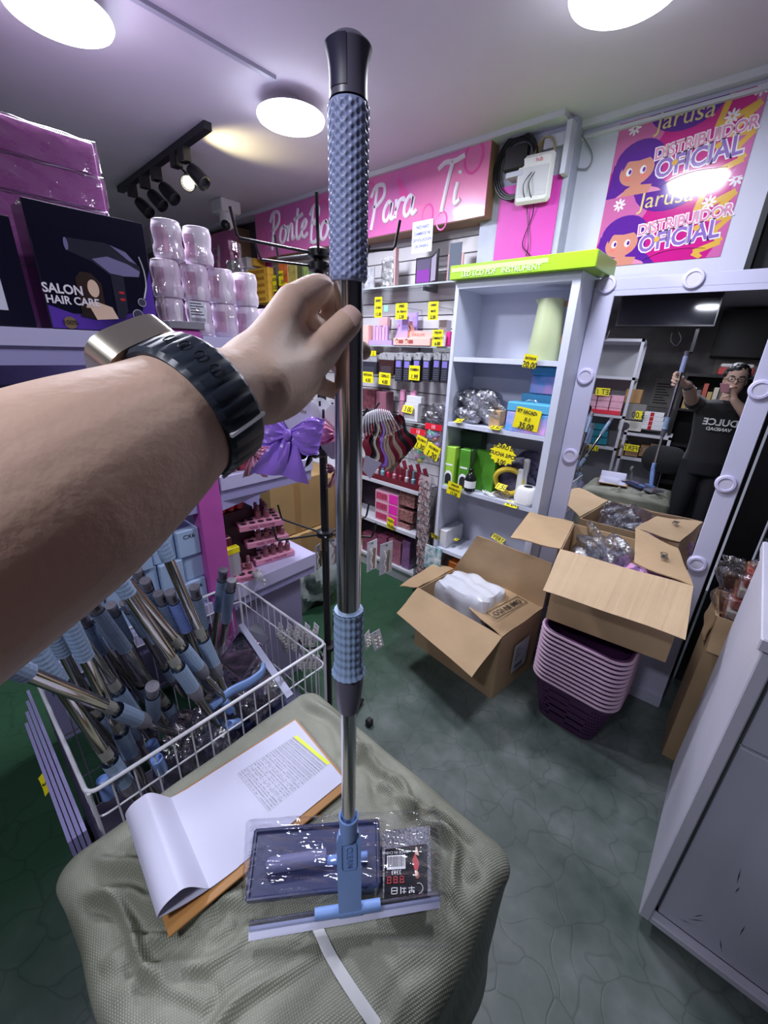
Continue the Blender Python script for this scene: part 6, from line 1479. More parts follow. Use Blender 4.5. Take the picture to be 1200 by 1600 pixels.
for k, (a, b, z) in enumerate((((360, 1110), (372, 1128), .60), ((253, 1205), (262, 1225), .62), ((170, 1245), (180, 1275), .60), ((372, 1130), (392, 1125), .57), ((246, 1180), (256, 1200), .56))):
    A_, B_ = P(a[0], a[1], z=z), P(b[0], b[1], z=z - .06)
    t = thing('blue_socket', ['light blue plastic socket deep in the basket near the curved handle', 'light blue open socket behind the front basket wires', 'light blue socket in the front left corner of the basket', 'light blue knob beside the dark bags in the basket', 'dark shaded blue socket behind the front wires'][k], 'squeegee part', A_)
    MB().lathe([(.013, 0), (.014, .002), (.014, .055), (.012, .057), (.0105, .05)], 16, (A_ - B_).normalized().to_track_quat('Z', 'Y').to_matrix().to_4x4()).build('socket', m_lb, t, smooth=True, world=False)
m_smk = clear('smoky_film', (.50, .50, .60), .7, .1, wrinkle=1.0, wscale=20)
bag('clear_kit_bag', 'clear bagged refill kit low at the right end of the basket', (-.96, .50, .52), .075, m_smk, 81, (1.2, 1.1, .7), cat='package')
bag('clear_kit_bag', 'clear bagged refill kit behind the front wires of the basket', (-.93, .30, .46), .08, m_smk, 84, (1.1, 1.2, .9), cat='package')
for k in range(3):
    wbuild(MB().box((-1.02 + .05 * k, .40 + .06 * k, .46), (-.90 + .04 * k, .52 + .05 * k, .48 + .02 * k), bev=.004), 'navy_tray', m_navy, ['lowest', 'middle', 'upper'][k] + ' navy plastic tray lying low at the right end of the basket', 'tray')
# ================================================================== black accessory rack
m_rk = mat('black_painted_steel', (.010, .010, .012), .4)
RXc, RYc = -.944, .80; RXc2 = RXc
rk = thing('accessory_rack', 'black floor-standing spinner rack with hooked arms on three levels', 'rack', (RXc, RYc, 0))
def rpx(px, py): # point near the rack plane through its pole facing the camera
    n = V((-RXc, -RYc, 0)).normalized(); d = RC.transposed() @ V(((px - 600) / F_PX, (py - 800) / F_PX, 1)); t = (V((RXc, RYc, 0)) - V((0, 0, 0))).dot(n) / d.dot(n); return EYE + d * t
MB().tube([(RXc, RYc, .02), (RXc, RYc, 1.83)], .0125, 14).build('pole', m_rk, rk, smooth=True)
for k in range(4):
    a = k * math.pi / 2 + .3; MB().tube([(RXc, RYc, .03), (RXc + .30 * math.cos(a), RYc + .30 * math.sin(a), .018)], .009, 8).build('base_leg', m_rk, rk)
MB().box((-.935, 1.0, .001), (-.905, 1.03, .035), bev=.005).build('base_foot', m_rk, rk)
def level(z, n, rad, a0, hook=.05, r=.0035, rise=0.02):
    MB().lathe([(.02, -.012), (.028, -.008), (.028, .008), (.02, .012)], 18, T(RXc, RYc, z)).build('hub', m_rk, rk, smooth=True)
    for k in range(n):
        a = a0 + 2 * math.pi * k / n; c_, s_ = math.cos(a), math.sin(a); p0 = V((RXc + .02 * c_, RYc + .02 * s_, z)); p1 = V((RXc + rad * c_, RYc + rad * s_, z + rise))
        MB().tube([p0, p0.lerp(p1, .97), p1 + V((0, 0, .006)), p1 + V((.01 * c_, .01 * s_, hook))], r, 7).build('hook_arm', m_rk, rk, smooth=True)
zt_l = rpx(508, 397).z
level(zt_l, 5, .20, .55, .06, .0036, .01); level(zt_l - .03, 3, .15, .15, .035, .003, 0)
level(rpx(508, 655).z + .01, 8, .16, .1, .02); level(rpx(508, 833).z, 6, .17, .35, .05); level(rpx(508, 1010).z, 6, .095, .1, .04)
m_cd = mat('white_display_card', (.78, .77, .82), .55); m_sat = mat('purple_satin', (.42, .21, .92), .30, sheen=.4); CAMH = V((-RXc, -RYc, 0)).normalized()
satin = {'purple': m_sat, 'pink': mat('pink_satin', (.88, .36, .50), .3), 'black': mat('black_satin', (.012, .012, .015), .3), 'wine': mat('wine_satin', (.22, .01, .03), .3), 'beige': mat('beige_satin', (.50, .38, .28), .35), 'cream': mat('cream_satin', (.70, .66, .55), .35), 'rose': mat('dusty_rose_satin', (.55, .28, .33), .35)}
def bow(M, w, m, parent, tails=.14, spread=.28):
    """satin bow: two puffed loops, knot and two tails; local x right, y up, z toward the viewer"""
    for s in (-1, 1):
        def lp(u, v, s=s):
            a = 2 * math.pi * u; x = s * (v * .5 * w); hh = (.07 + .46 * math.sin(min(1, v * 1.15) * math.pi * .62)) * w
            return (x, hh * math.sin(a) * .55 + .06 * w * v + .012 * w * math.sin(5 * a) * v, .02 + (.10 * w * math.cos(a)) * math.sin(math.pi * min(1, v * .95 + .05)) + .004 * math.sin(9 * a + v * 6))
        MB().grid(lp, 28, 16, M, wrap=True).build('loop', m, parent, smooth=True)
    for s in (-1, 1):
        def tl_(u, v, s=s):
            return (s * (.05 * w + v * spread * w) + (u - .5) * (.16 + .36 * v ** .6) * w, -.04 * w - v * tails - .012 * (u if s > 0 else 1 - u), .020 + .014 * math.sin(3.3 * v) + .006 * math.sin(8 * u + 3 * v))
        MB().grid(tl_, 8, 16, M).grid(lambda u, v, f=tl_: (f(1 - u, v)[0], f(1 - u, v)[1], f(1 - u, v)[2] - .0015), 8, 16, M).build('tail', m, parent, smooth=True)
    MB().ball((0, 0, .03), .085 * w, 14, M, sc=(.8, 1.1, .8)).build('knot', m, parent, smooth=True)
def hair_bow(px, py, w, colour, label, fwd=.12, tilt=0, tails=.14, side=None, spread=.28):
    o = rpx(px, py) + CAMH * fwd * 0; o = V(o); r = V((-CAMH.y, CAMH.x, 0)) * 1.0
    # move along the sight line so that the bow hangs in front of the pole
    d = (o - EYE); o = EYE + d * (1 - fwd / d.length)
    F = frame(o, -r if (RC @ r).x < 0 else r, UPV)
    if (F.to_3x3() @ V((0, 0, 1))).dot(CAMH) < 0: F = F @ RY(math.pi)
    F = F @ RZ(tilt)
    if side: F = F @ RY(side)
    t = thing('hair_bow', label, 'hair bow', M=F); bow(F, w, satin[colour], t, tails, spread); return t, F
def backing(F, w, h, parent, dy=0.0, z=-.004, wavy=True):
    n = 40; poly = [(w / 2 * (1 + (.05 * math.cos(7 * a) if wavy else 0)) * math.cos(a), dy + h / 2 * (1 + (.04 * math.cos(7 * a) if wavy else 0)) * math.sin(a)) for a in [2 * math.pi * k / n for k in range(n)]]
    return MB().prism(poly, .0012, F, z0=z).build('backing_card', m_cd, parent)
t, F = hair_bow(450, 676, .170, 'purple', 'large shiny purple satin bow on a white card, nearest on the rack', fwd=.16, tilt=-.22, tails=.105, spread=.15)
backing(F, .105, .15, t, .045)
for _k in range(5):
    _o = rpx(462 + _k * 19, 642 + 3 * (_k % 2)); _F = frame(_o + CAMH * (.09 - .012 * _k), (-CAMH.y, CAMH.x, 0), UPV) @ RY(.5 - .2 * _k); _t = thing('display_card', 'plain white card hanging behind the bows, %s from the left' % ord_[_k], 'card', M=_F, group='white cards behind the bows')
    MB().prism(ell(0, 0, .034, .045, 20), .0012, _F).build('card', m_cd, _t); MB().box((-.003, .022, .0013), (.003, .036, .0018), _F).build('hang_hole', INK, _t)
text('Demos', .016, WM[t].inverted() @ F @ T(.012, .062, -.0022), mat('brown_print', (.25, .12, .08), .5), t, shear=.3)
MB().box((-.010, .078, -.0024), (-.006, .100, -.0014), F).build('hang_hole', INK, t)
t, F = hair_bow(524, 676, .105, 'pink', 'pale pink bow on a flower-edged white card behind the chrome pole', fwd=.10, tails=.02); backing(F, .095, .150, t, .0)
t, F = hair_bow(482, 700, .07, 'black', 'black satin bow between the purple and the pale pink one', fwd=.08, tilt=.5, tails=.03); backing(F, .05, .09, t, .03)
t, F = hair_bow(397, 705, .06, 'rose', 'dusty rose bow beside the watch strap, left of the purple bow', fwd=.06, tails=.06)
t, F = hair_bow(408, 700, .06, 'pink', 'salmon pink bow peeking out beside the watch strap', fwd=.03, tails=.05)
t, F = hair_bow(523, 730, .05, 'rose', 'dusty rose ribbon hanging below the pale pink bow', fwd=.04, tails=.05)
# the fan of cards seen edge-on at the right
fan = ['wine', 'black', 'cream', 'wine', 'purple', 'beige', 'beige', 'wine', 'beige', 'wine', 'black', 'wine', 'black']
hub = V((RXc, RYc, rpx(560, 640).z))
for k, cl in enumerate(fan):
    pxx = 569 + k * 4.2; top = rpx(568 + k * 3.4, 640 + (k - 6) ** 2 * .12); bot = rpx(568 + k * 6.2, 735 - abs(k - 5) * 5)
    sw = V((-CAMH.y, CAMH.x, 0)); ang = 1.20 + .02 * k; nrm = (CAMH * math.cos(ang) + sw * math.sin(ang)); rr_ = UPV.cross(nrm).normalized()
    up = (top - bot).normalized(); off = CAMH * (.05 - .004 * k)
    F = Matrix((rr_, up, rr_.cross(up).normalized())).transposed().to_4x4(); F.translation = top.lerp(bot, .5) + off
    L = (top - bot).length
    t = thing('hair_bow', '%s bow seen edge-on in the fan right of the chrome pole, %s from the left' % (cl, ord_[k]), 'hair bow', M=F, group='bows hanging edge-on right of the pole')
    MB().prism([(-.026, L * .12), (.026, L * .12), (.030, L * .35), (.012, L * .52), (-.012, L * .52), (-.030, L * .35)], .0015, F).build('backing_card', m_cd, t)
    for s in (-1, 1):
        MB().grid(lambda u, v: (s * (.004 + .030 * v) + .004 * math.sin(7 * v), L * (.30 - .85 * v * (1 if s > 0 else .82)) + .01 * (u - .5), .003 + .020 * u + .006 * math.sin(9 * v)), 4, 12, F).build('ribbon_tail', satin[cl], t, smooth=True)
    MB().ball((0, L * .06, .008), .016, 10, F, sc=(1.4, 1.1, .6)).build('knot', satin[cl], t, smooth=True)
t = thing('hair_bow', 'white ribbon end lying across the fan of bows', 'hair bow', rpx(580, 715)); q = [rpx(566, 700), rpx(590, 712), rpx(573, 735), rpx(562, 722)]
MB().slab([p + CAMH * .09 for p in q], .002).build('ribbon_tail', mat('white_satin', (.62, .58, .75), .35), t)
# earring and clip cards on the lower levels
m_prl = mat('pearl_bead', (.82, .78, .74), .15, coat=.4); m_gold = mat('gilt_metal', (.62, .42, .30), .2, metal=.9)
def clip_card(px, py, w, h, label, yaw=0.0, kind='clip', fwd=0.0, tilt=0.0):
    o = rpx(px, py); d = o - EYE; o = EYE + d * (1 - fwd / d.length); F = frame(o, V((-CAMH.y, CAMH.x, 0)), UPV)
    if (F.to_3x3() @ V((0, 0, 1))).dot(CAMH) < 0: F = F @ RY(math.pi)
    F = F @ RY(yaw) @ RZ(tilt); t = thing('jewellery_card', label, 'card', M=F)
    MB().prism([(-w / 2, -h / 2), (w / 2, -h / 2), (w / 2, h / 2), (-w / 2, h / 2)], .001, F).build('card', m_cd, t)
    if kind == 'clip':
        mb = MB()
        for k in range(12): mb.ball((-.006 + .004 * math.sin(k), -h * .42 + k * h * .06, .005), .0032, 8, F)
        mb.build('pearl_row', m_prl, t, smooth=True)['kind'] = 'stuff'
        MB().tube([F @ V((.008, -h * .42, .004)), F @ V((.009, h * .25, .005))], .004, 8).build('clip_bar', m_gold, t, smooth=True)
    else:
        for k in range(3):
            for j in range(2): MB().ball(((-.5 + j) * w * .4, -h * .3 + k * h * .2, .005), .0055, 10, F).build('pearl', m_prl, t, smooth=True)
        MB().tube([F @ V((w * .2 * math.cos(a), h * .15 + w * .25 * math.sin(a), .004)) for a in [k * .6 for k in range(11)]], .0012, 6).build('hoop', m_gold, t)
    MB().box((-.004, h * .40, .0011), (.004, h * .43, .0014), F).build('hang_hole', INK, t)
    return t
clip_card(603, 872, .056, .120, 'white card with beaded hair clips, rightmost on the middle rack level', yaw=.55)
clip_card(581, 868, .050, .115, 'white card with crystal hair clips just right of the chrome pole', yaw=.7)
clip_card(589, 1000, .044, .090, 'white card with pearl earrings on the lowest rack level', yaw=.4, kind='pearl', tilt=.25)
clip_card(574, 1000, .034, .080, 'small jewellery card behind the pearl earring card', yaw=.9, kind='pearl', tilt=.15)
clip_card(497, 870, .030, .09, 'thin card left of the black rack pole at the middle level', yaw=1.0)
clip_card(521, 862, .030, .10, 'pink glittering clip card between the black and chrome poles', yaw=.2)
for k in range(13):
    f = k / 12; o = V((-1.27 + .27 * f, .80 - .01 * k % 2, .52 - .0)); row = k % 2
    clip_card(438 + k * 4.6, 988 + (k % 3) * 9, .030, .085, 'cream jewellery card behind the basket wires, %s from the left' % ord_[k], yaw=-.9, kind='plain', fwd=-.06 + .006 * (k % 4), tilt=-.2)
for k in range(6): clip_card(470 + k * 7, 1035, .032, .075, 'cream jewellery card in the lower row behind the basket wires, %s from the left' % ord_[k], yaw=-.9, kind='plain', fwd=-.05, tilt=-.2)
# ================================================================== goods on the slat wall
m_glass = clear('shelf_glass', (.86, .90, .90), .5, .05)
SF = 2.07     # front edge of the glass shelves
def glass_shelf(px0, px1, py, label):
    a, b = P(px0, py, y=SF), P(px1, py, y=SF); z = P((px0 + px1) / 2, py, y=SF).z
    t = thing('glass_shelf', label, 'shelf', ((a.x + b.x) / 2, 2.16, z - .01), group='glass shelves on the slat wall')
    MB().box((a.x, SF, z - .008), (b.x, 2.244, z)).build('glass_plate', m_glass, t)
    MB().box((a.x, SF - .0012, z - .008), (b.x, SF - .0002, z)).build('polished_edge', mat('glass_edge', (.42, .46, .48), .15), t)
    for x in (a.x + .3, b.x - .25): MB().box((x - .008, SF + .05, z - .03), (x + .008, 2.245, z - .0085)).build('bracket', mat('steel_bracket', (.22, .22, .24), .3, metal=.8), t)
    return z
Z1 = glass_shelf(400, 713, 452, 'glass shelf with folding mirrors on the slat wall'); Z2 = glass_shelf(400, 704, 538, 'glass shelf with purple and peach display boxes'); Z3 = glass_shelf(400, 696, 643, 'glass shelf with pink tubes under the hook row')
def ibox(px0, py0, px1, py1, y, dep, m, name, label, cat, zb=None, group=None, bev=.002):
    c = P((px0 + px1) / 2, (py0 + py1) / 2, y=y); a, b = P(px0, (py0 + py1) / 2, y=y), P(px1, (py0 + py1) / 2, y=y)
    t_, bo = P((px0 + px1) / 2, py0, y=y).z, P((px0 + px1) / 2, py1, y=y).z
    if zb is not None: bo = zb + .001
    return wbuild(MB().box((a.x, y, bo), (b.x, min(y + dep, 2.244), t_), bev=bev), name, m, label, cat, group)
# on the first shelf
pkf = mat('rose_frame', (.62, .36, .36), .35); dkg = mat('dark_mirror', (.12, .10, .16), .08)
o = ibox(570, 418, 584, 452, 2.12, .012, mat('silver_card', (.55, .56, .60), .3, noise=.4, nscale=40), 'accessory_pack', 'clear pack with silver pieces at the left of the top glass shelf', 'pack', Z1)
o = ibox(597, 408, 620, 452, 2.13, .02, mat('grey_mirror_back', (.45, .46, .47), .2), 'wrapped_mirror', 'film-wrapped pink framed mirror on the top glass shelf', 'mirror', Z1)
a = P(597, 430, y=2.128); b = P(621, 430, y=2.128)
MB().grid(lambda u, v: (a.x - .004 + (b.x - a.x + .008) * u, 2.124 + .003 * math.sin(25 * u + 11 * v), Z1 + .001 + .165 * v), 12, 10).build('film', clear('mirror_film', (.95, .95, .97), 2.0, .1, 1.0, 40), o, smooth=True)
MB().box((b.x - .004, 2.10, Z1 + .001), (b.x + .004, 2.128, Z1 + .20)).build('side_frame', pkf, o)
t = thing('folding_mirror', 'black trifold mirror with violet panel on the top glass shelf', 'mirror', (P(665, 430, y=2.1).x, 2.12, Z1))
a, b, c_ = P(649, 430, y=2.12), P(673, 430, y=2.12), P(684, 430, y=2.08); zt_m = P(662, 402, y=2.12).z
MB().box((a.x, 2.12, Z1 + .001), (b.x, 2.132, zt_m)).build('frame', m_blk, t)
MB().box((a.x + .008, 2.1185, Z1 + .01), (b.x - .004, 2.1199, zt_m - .01)).build('mirror_pane', dkg, t)
MB().box((a.x + .010, 2.1170, Z1 + .012), (b.x - .006, 2.1184, Z1 + .075)).build('violet_panel', mat('violet_panel', (.22, .05, .30), .25), t)
MB().slab([V((b.x, 2.12, Z1 + .001)), V((c_.x, 2.07, Z1 + .001)), V((c_.x, 2.07, zt_m + .02)), V((b.x, 2.12, zt_m))], .008).build('wing', m_blk, t)
MB().slab([V((b.x + .006, 2.115 - .004, Z1 + .012)), V((c_.x - .006, 2.075, Z1 + .012)), V((c_.x - .006, 2.075, zt_m + .006)), V((b.x + .006, 2.111, zt_m - .012))], .001).build('wing_pane', mat('pale_pane', (.35, .33, .42), .1), t)
o = ibox(698, 396, 722, 448, 2.13, .012, pkf, 'framed_mirror', 'pink framed mirror beside the lime carton', 'mirror', Z1); a, b = P(701, 420, y=2.128), P(719, 420, y=2.128)
MB().box((a.x, 2.127, Z1 + .012), (b.x, 2.129, Z1 + .185)).build('mirror_pane', mat('blue_grey_pane', (.14, .16, .20), .1), o)
# hanging tags and displays of the second shelf
price_tag(P(591, 496, y=2.05), (1, 0, 0), (0, 0, 1), .062, .112, [('ESPEJO', .5), ('DOBLE', .5), ('15.00', .7)], 'tall yellow card hanging left under the top glass shelf')
price_tag(P(627, 499, y=2.05), (1, 0, 0), (.1, 0, 1), .088, .085, [('SPEED', .7), ('VIA TRIANG', .6), ('2.50', .9)], 'yellow card on the purple display box')
price_tag(P(676, 500, y=2.05), (1, 0, 0), (.02, 0, 1), .068, .092, [('LABIAL', .5), ('MATE', .5), ('2.50', .8)], 'yellow card pinned right of the purple display box')
price_tag(P(683, 541, y=2.04), (1, 0, 0), (.04, 0, 1), .070, .085, [('POLVO', .6), ('COMPACTO', .6), ('6.00', .9)], 'yellow card at the right end of the second glass shelf')
_m = ibox(600, 477, 606, 487, 2.06, .002, mat('mint_card', (.25, .60, .45), .5), 'mint_tag', 'tiny mint green tag beside the tall yellow card', 'tag')
for _px, _py, _l in ((590, 468, 'left'), (628, 480, 'middle'), (676, 478, 'right')):
    _c = P(_px, _py, y=2.05); wbuild(MB().tube([(_c.x, 2.052, _c.z), (_c.x, 2.245, _c.z)], .002, 6), 'tag_hook', MATS.get('steel') or mat('steel', (.5, .5, .52), .3, metal=1), 'thin steel hook holding the %s yellow card below the top glass shelf' % _l, 'hook')
m_ppl = mat('lilac_display', (.48, .34, .80), .4); m_pch = mat('peach_display', (.92, .48, .42), .4); m_ppk = mat('soft_pink_tube', (.82, .42, .62), .3)
t = thing('display_box', 'lilac display box holding rows of pink tubes on the second glass shelf', 'display box', (P(605, 530, y=2.1).x, 2.12, Z2))
a, b = P(576, 530, y=2.07), P(612, 530, y=2.07); c_ = P(644, 500, y=2.14)
MB().box((a.x, 2.072, Z2 + .001), (b.x, 2.09, Z2 + .028)).build('front_lip', m_ppl, t)
MB().prism([(0, 0), (c_.x - b.x + .01, 0), (c_.x - b.x + .01, .16), (c_.x - b.x - .03, .16), (0, .03)], .006, frame((b.x - .01, 2.11, Z2 + .001), RIGHT, UPV)).build('side_wall', m_ppl, t)
MB().box((b.x - .06, 2.19, Z2 + .001), (c_.x, 2.198, Z2 + .19)).build('back_wall', m_ppl, t)
for k in range(5):
    x = a.x + .012 + k * .026; MB().box((x, 2.095, Z2 + .002), (x + .021, 2.115, Z2 + .115 - .008 * (k % 2)), bev=.002).build('tube_box', m_ppk if k % 2 else mat('lilac_tube', (.55, .35, .60), .35), t)
for k in range(7):
    x = b.x + .008 + k * .012; MB().box((x, 2.12, Z2 + .04 + k * .006), (x + .008, 2.16, Z2 + .12 + k * .003)).build('tube_box', mat('rose_tube', (.55, .16, .32), .35), t)
t = thing('display_box', 'peach coloured display box picturing a girl in an orange dress', 'display box', (P(640, 530, y=2.08).x, 2.1, Z2))
a, b = P(614, 530, y=2.06), P(672, 530, y=2.06)
MB().box((a.x, 2.062, Z2 + .001), (b.x, 2.11, Z2 + .042), bev=.002).build('front_tray', m_pch, t)
MB().prism([(0, 0), (b.x - a.x, 0), (b.x - a.x, .075), (.12, .085), (.10, .125), (.05, .125), (.03, .07), (0, .06)], .005, frame((a.x, 2.118, Z2 + .001), RIGHT, UPV)).build('header_card', m_pch, t)
F = frame((a.x, 2.1115, Z2), RIGHT, UPV)
def dpt(poly, m, nm, z=0): MB().flat(poly, z, F).build(nm, m, t)
dpt(ell(.075, .095, .018, .020, 14), hr, 'print_hair', .0003); dpt(ell(.075, .092, .011, .013, 12), sk, 'print_face', .0006); dpt([(.06, .05), (.09, .05), (.085, .08), (.065, .08)], mat('orange_print', (.95, .25, .05), .4), 'print_dress', .0005)
text('SKINLUXE', .022, WM[t].inverted() @ F @ T(.15, .062, .0006), mat('salmon_print', (.85, .25, .22), .4), t)
for k in range(2):
    x = .03 + k * .075; F2 = frame((a.x, 2.0612, Z2), RIGHT, UPV); MB().flat(ell(x, .025, .011, .013, 12), .0002, F2).build('print_hair', hr, t); MB().flat(ell(x, .022, .007, .008, 10), .0005, F2).build('print_face', sk, t); MB().flat([(x + .015, .012), (x + .05, .012), (x + .05, .032), (x + .015, .032)], .0002, F2).build('window', mat('dark_rose_print', (.35, .08, .08), .4), t)
ibox(561, 508, 575, 540, 2.07, .10, m_pch, 'peach_stand', 'peach stand at the left end of the second glass shelf, beside the pole', 'display box', Z2)
ibox(592, 495, 605, 512, 2.20, .03, mat('pale_pink_pack', (.80, .45, .48), .4), 'pink_pack', 'pale pink pack behind the tube boxes', 'pack')
ibox(684, 500, 697, 538, 2.12, .05, mat('white_pink_pack', (.72, .65, .70), .4), 'white_pack', 'white pack with magenta corner next to the cabinet', 'pack', Z2)
ibox(697, 518, 703, 538, 2.07, .03, mat('hot_pink_pack', (.80, .03, .30), .4), 'magenta_pack', 'narrow magenta pack next to the cabinet', 'pack', Z2)
# hook row
def hookpack(i, px0, px1, py0, py1, m, label, extra=None):
    y = 2.06; a, b = P(px0, 575, y=y), P(px1, 575, y=y); t_, bo = P((px0 + px1) / 2, py0, y=y).z, P((px0 + px1) / 2, py1, y=y).z
    t = thing('hanging_pack', label, 'pack', ((a.x + b.x) / 2, y, bo), group='packs hanging in the hook row')
    for k in range(3):
        MB().box((a.x, y + .016 * k, bo + .003 * k), (b.x, y + .010 + .016 * k, t_ + .004 * k), bev=.002).build('tray', m, t)
        MB().box((a.x, y + .003 + .016 * k, t_ + .004 * k), (b.x, y + .006 + .016 * k, t_ + .035 + .004 * k)).build('header', mat('header_grey', (.40, .40, .42), .3, noise=.3, nscale=60), t)
    MB().tube([((a.x + b.x) / 2, y - .01, t_ + .03), ((a.x + b.x) / 2, 2.245, t_ + .03)], .0025, 6).build('hook', MATS['steel'] if 'steel' in MATS else m_chr, t)
    W = b.x - a.x; H = t_ - bo
    for k in range(5): MB().box((a.x + W * .15, y - .001, bo + H * (.12 + .1 * k)), (b.x - W * .15, y - .0002, bo + H * (.16 + .1 * k))).build('rib', mat('rib_grey', (.10, .10, .13), .4), t)
    if extra: MB().box((a.x + W * .15, y - .0015, bo + H * .66), (b.x - W * .15, y - .0002, bo + H * .95)).build('violet_label', mat('violet_label', (.22, .18, .55), .4), t)
MATS['steel'] = MATS.get('steel') or mat('steel', (.5, .5, .52), .3, metal=1)
m_hp = mat('charcoal_tray', (.035, .035, .05), .25, coat=.3)
hookpack(0, 565, 588, 565, 584, m_hp, 'charcoal pack with lash rows hanging right of the chrome pole')
hookpack(1, 592, 615, 562, 586, mat('brown_black_tray', (.045, .02, .02), .3), 'brown black pack with rows of lashes, second in the hook row')
for k, px_ in enumerate((617, 630, 645, 660, 676, 689)): hookpack(k + 2, px_, px_ + 11, 562 + (k % 2), 596 + (k % 3), m_hp, 'violet-labelled charcoal pack, %s from the left in the hook row' % ord_[k], True)
price_tag(P(575, 598, y=2.04), (1, 0, 0), (0, 0, 1), .095, .068, [('PESTA#AS'.replace('#', 'N'), .6), ('4.50', .9)], 'yellow card under the first hanging pack'); price_tag(P(601, 601, y=2.04), (1, 0, -.03), (0, 0, 1), .098, .072, [('CEPILLO', .6), ('4.00', .9)], 'yellow card under the second hanging pack')
price_tag(P(647, 594, y=2.04), (1, 0, 0), (0, 0, 1), .080, .082, [('SOMBRA', .5), ('1.99', .9)], 'square yellow card over the violet-labelled packs'); price_tag(P(583, 556, y=2.06), (1, 0, 0), (0, 0, 1), .05, .03, [('2', 1)], 'dim yellow card in the shade beside the fingertips', bend=.02)
# third shelf
for k, px_ in enumerate((629, 645)):
    c = P(px_, 640, y=2.12); t = thing('lip_tube', ['left', 'right'][k] + ' pink capped clear lip tube on the third glass shelf', 'lipstick', (c.x, 2.12, Z3), group='pink lip tubes')
    MB().box((c.x - .019, 2.105, Z3 + .001), (c.x + .019, 2.135, Z3 + .11), bev=.003).build('tube', mat('mauve_tube', (.40, .20, .28), .2), t); MB().box((c.x - .019, 2.105, Z3 + .1105), (c.x + .019, 2.135, Z3 + .185), bev=.006).build('cap', mat('pink_cap', (.72, .30, .48), .3), t)
ibox(632, 630, 653, 642, 2.08, .04, mat('white_small_card', (.70, .70, .72), .4), 'small_white_box', 'lower small white box on the third glass shelf', 'box', Z3); c0z = P(642, 630, y=2.08).z + .001
ibox(635, 619, 658, 628.5, 2.09, .04, MATS['white_small_card'], 'small_white_box', 'upper small white box with dark print on the third glass shelf', 'box', c0z)
price_tag(P(636, 645, y=2.06), (1, 0, -.05), (0, .3, .9), .08, .045, [('3.00', 1)], 'yellow card at the edge of the third glass shelf', bend=.2)
bag('plastic_bag', 'clear bag of pale blue pieces at the right end of the third glass shelf', (P(680, 640, y=2.15).x, 2.15, Z3 + .002), .06, m_bagc, 91, (1.1, .9, .9), amp=.3)
ibox(561, 608, 585, 640, 2.10, .08, mat('dark_rose_box', (.20, .06, .08), .4, noise=.5, nscale=30), 'dark_rose_box', 'dark rose box behind the chrome pole on the third glass shelf', 'box', Z3)
ibox(587, 612, 603, 640, 2.12, .08, mat('mauve_box', (.30, .12, .17), .4), 'mauve_box', 'mauve box beside the pink lip tubes', 'box', Z3)
# balloon packs
m_rb = mat('red_header', (.75, .02, .04), .35)
for k, (px0, px1, py0, py1, lb, cols) in enumerate(((640, 664, 668, 722, 'left pack of coloured balloons with red header', ((.20, .70, .50), (.75, .75, .15), (.70, .30, .55))), (662, 688, 660, 720, 'right pack of coloured balloons with red header by the cabinet', ((.45, .30, .75), (.25, .70, .60), (.75, .15, .15))))):
    y = 2.0; a, b = P(px0, 695, y=y), P(px1, 695, y=y); t_, bo = P(px0, py0, y=y).z, P(px0, py1, y=y).z
    t = thing('balloon_pack', lb, 'pack', ((a.x + b.x) / 2, y, bo)); W = b.x - a.x
    MB().box((a.x, y, t_ - .035), (b.x, y + .004, t_)).build('header', m_rb, t); text('10', .03, WM[t].inverted() @ frame(((a.x + b.x) / 2, y - .001, t_ - .018), RIGHT, UPV), m_wtxt, t)
    rnd = random.Random(k)
    for q in range(16): MB().ball((rnd.uniform(a.x + .02, b.x - .02), y + .018, rnd.uniform(bo + .02, t_ - .055)), rnd.uniform(.015, .026), 10, sc=(1.2, .6, .9)).build('balloon', mat('balloon_%d_%d' % (k, q % 3), cols[q % 3], .35), t, smooth=True)
    MB().grid(lambda u, v: (a.x + W * u, y - .008 + .003 * math.sin(20 * u + 13 * v), bo + (t_ - .035 - bo) * v), 12, 14).build('film', clear('balloon_film', (.95, .96, .97), .8, .1, 1.0, 40), t, smooth=True)
price_tag(P(655, 702, y=1.975), (1, 0, -.25), (.05, 0, 1), .080, .082, [('GLOBOS', .5), ('1.30', 1.1)], 'left yellow card, 1.30, upright on the coloured balloon packs'); price_tag(P(672, 715, y=1.97), (1, 0, -.35), (.1, 0, 1), .100, .085, [('GLOBOS', .5), ('1.20', 1.2)], 'right yellow card, 1.20, tilted before the coloured balloon packs')
# the low white shelf unit
LF = 2.04; zA, zB = P(608, 755, y=LF).z, P(606, 820, y=LF).z
un = thing('low_shelf_unit', 'low white shelf unit under the slat wall, filled with cosmetics', 'shelving', (-1.8, 2.15, 0)); ux1 = P(652, 800, y=LF).x; ux0 = -3.2
m_un = mat('white_shelf_board', (.60, .60, .66), .4)
for z in (zA, zB): MB().box((ux0, LF, z - .028), (ux1, 2.24, z), bev=.002).build('shelf_board', m_un, un)
MB().box((ux0, LF + .05, 0), (ux1, 2.24, .10), bev=.002).build('plinth', m_un, un); MB().box((ux0, LF + .02, .101), (ux1, 2.24, .125), bev=.002).build('shelf_board', m_un, un)
MB().box((ux1, LF, 0), (ux1 + .012, 2.24, zA)).build('end_panel', clear('acrylic_end', (.75, .72, .74), .8, .1), un)
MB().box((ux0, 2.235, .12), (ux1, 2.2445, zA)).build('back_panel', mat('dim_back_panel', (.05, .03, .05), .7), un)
m_win = mat('wine_organiser', (.16, .02, .035), .25, coat=.3); pal = [(.60, .03, .08), (.20, .45, .52), (.70, .60, .62), (.35, .05, .08), (.55, .22, .28)]
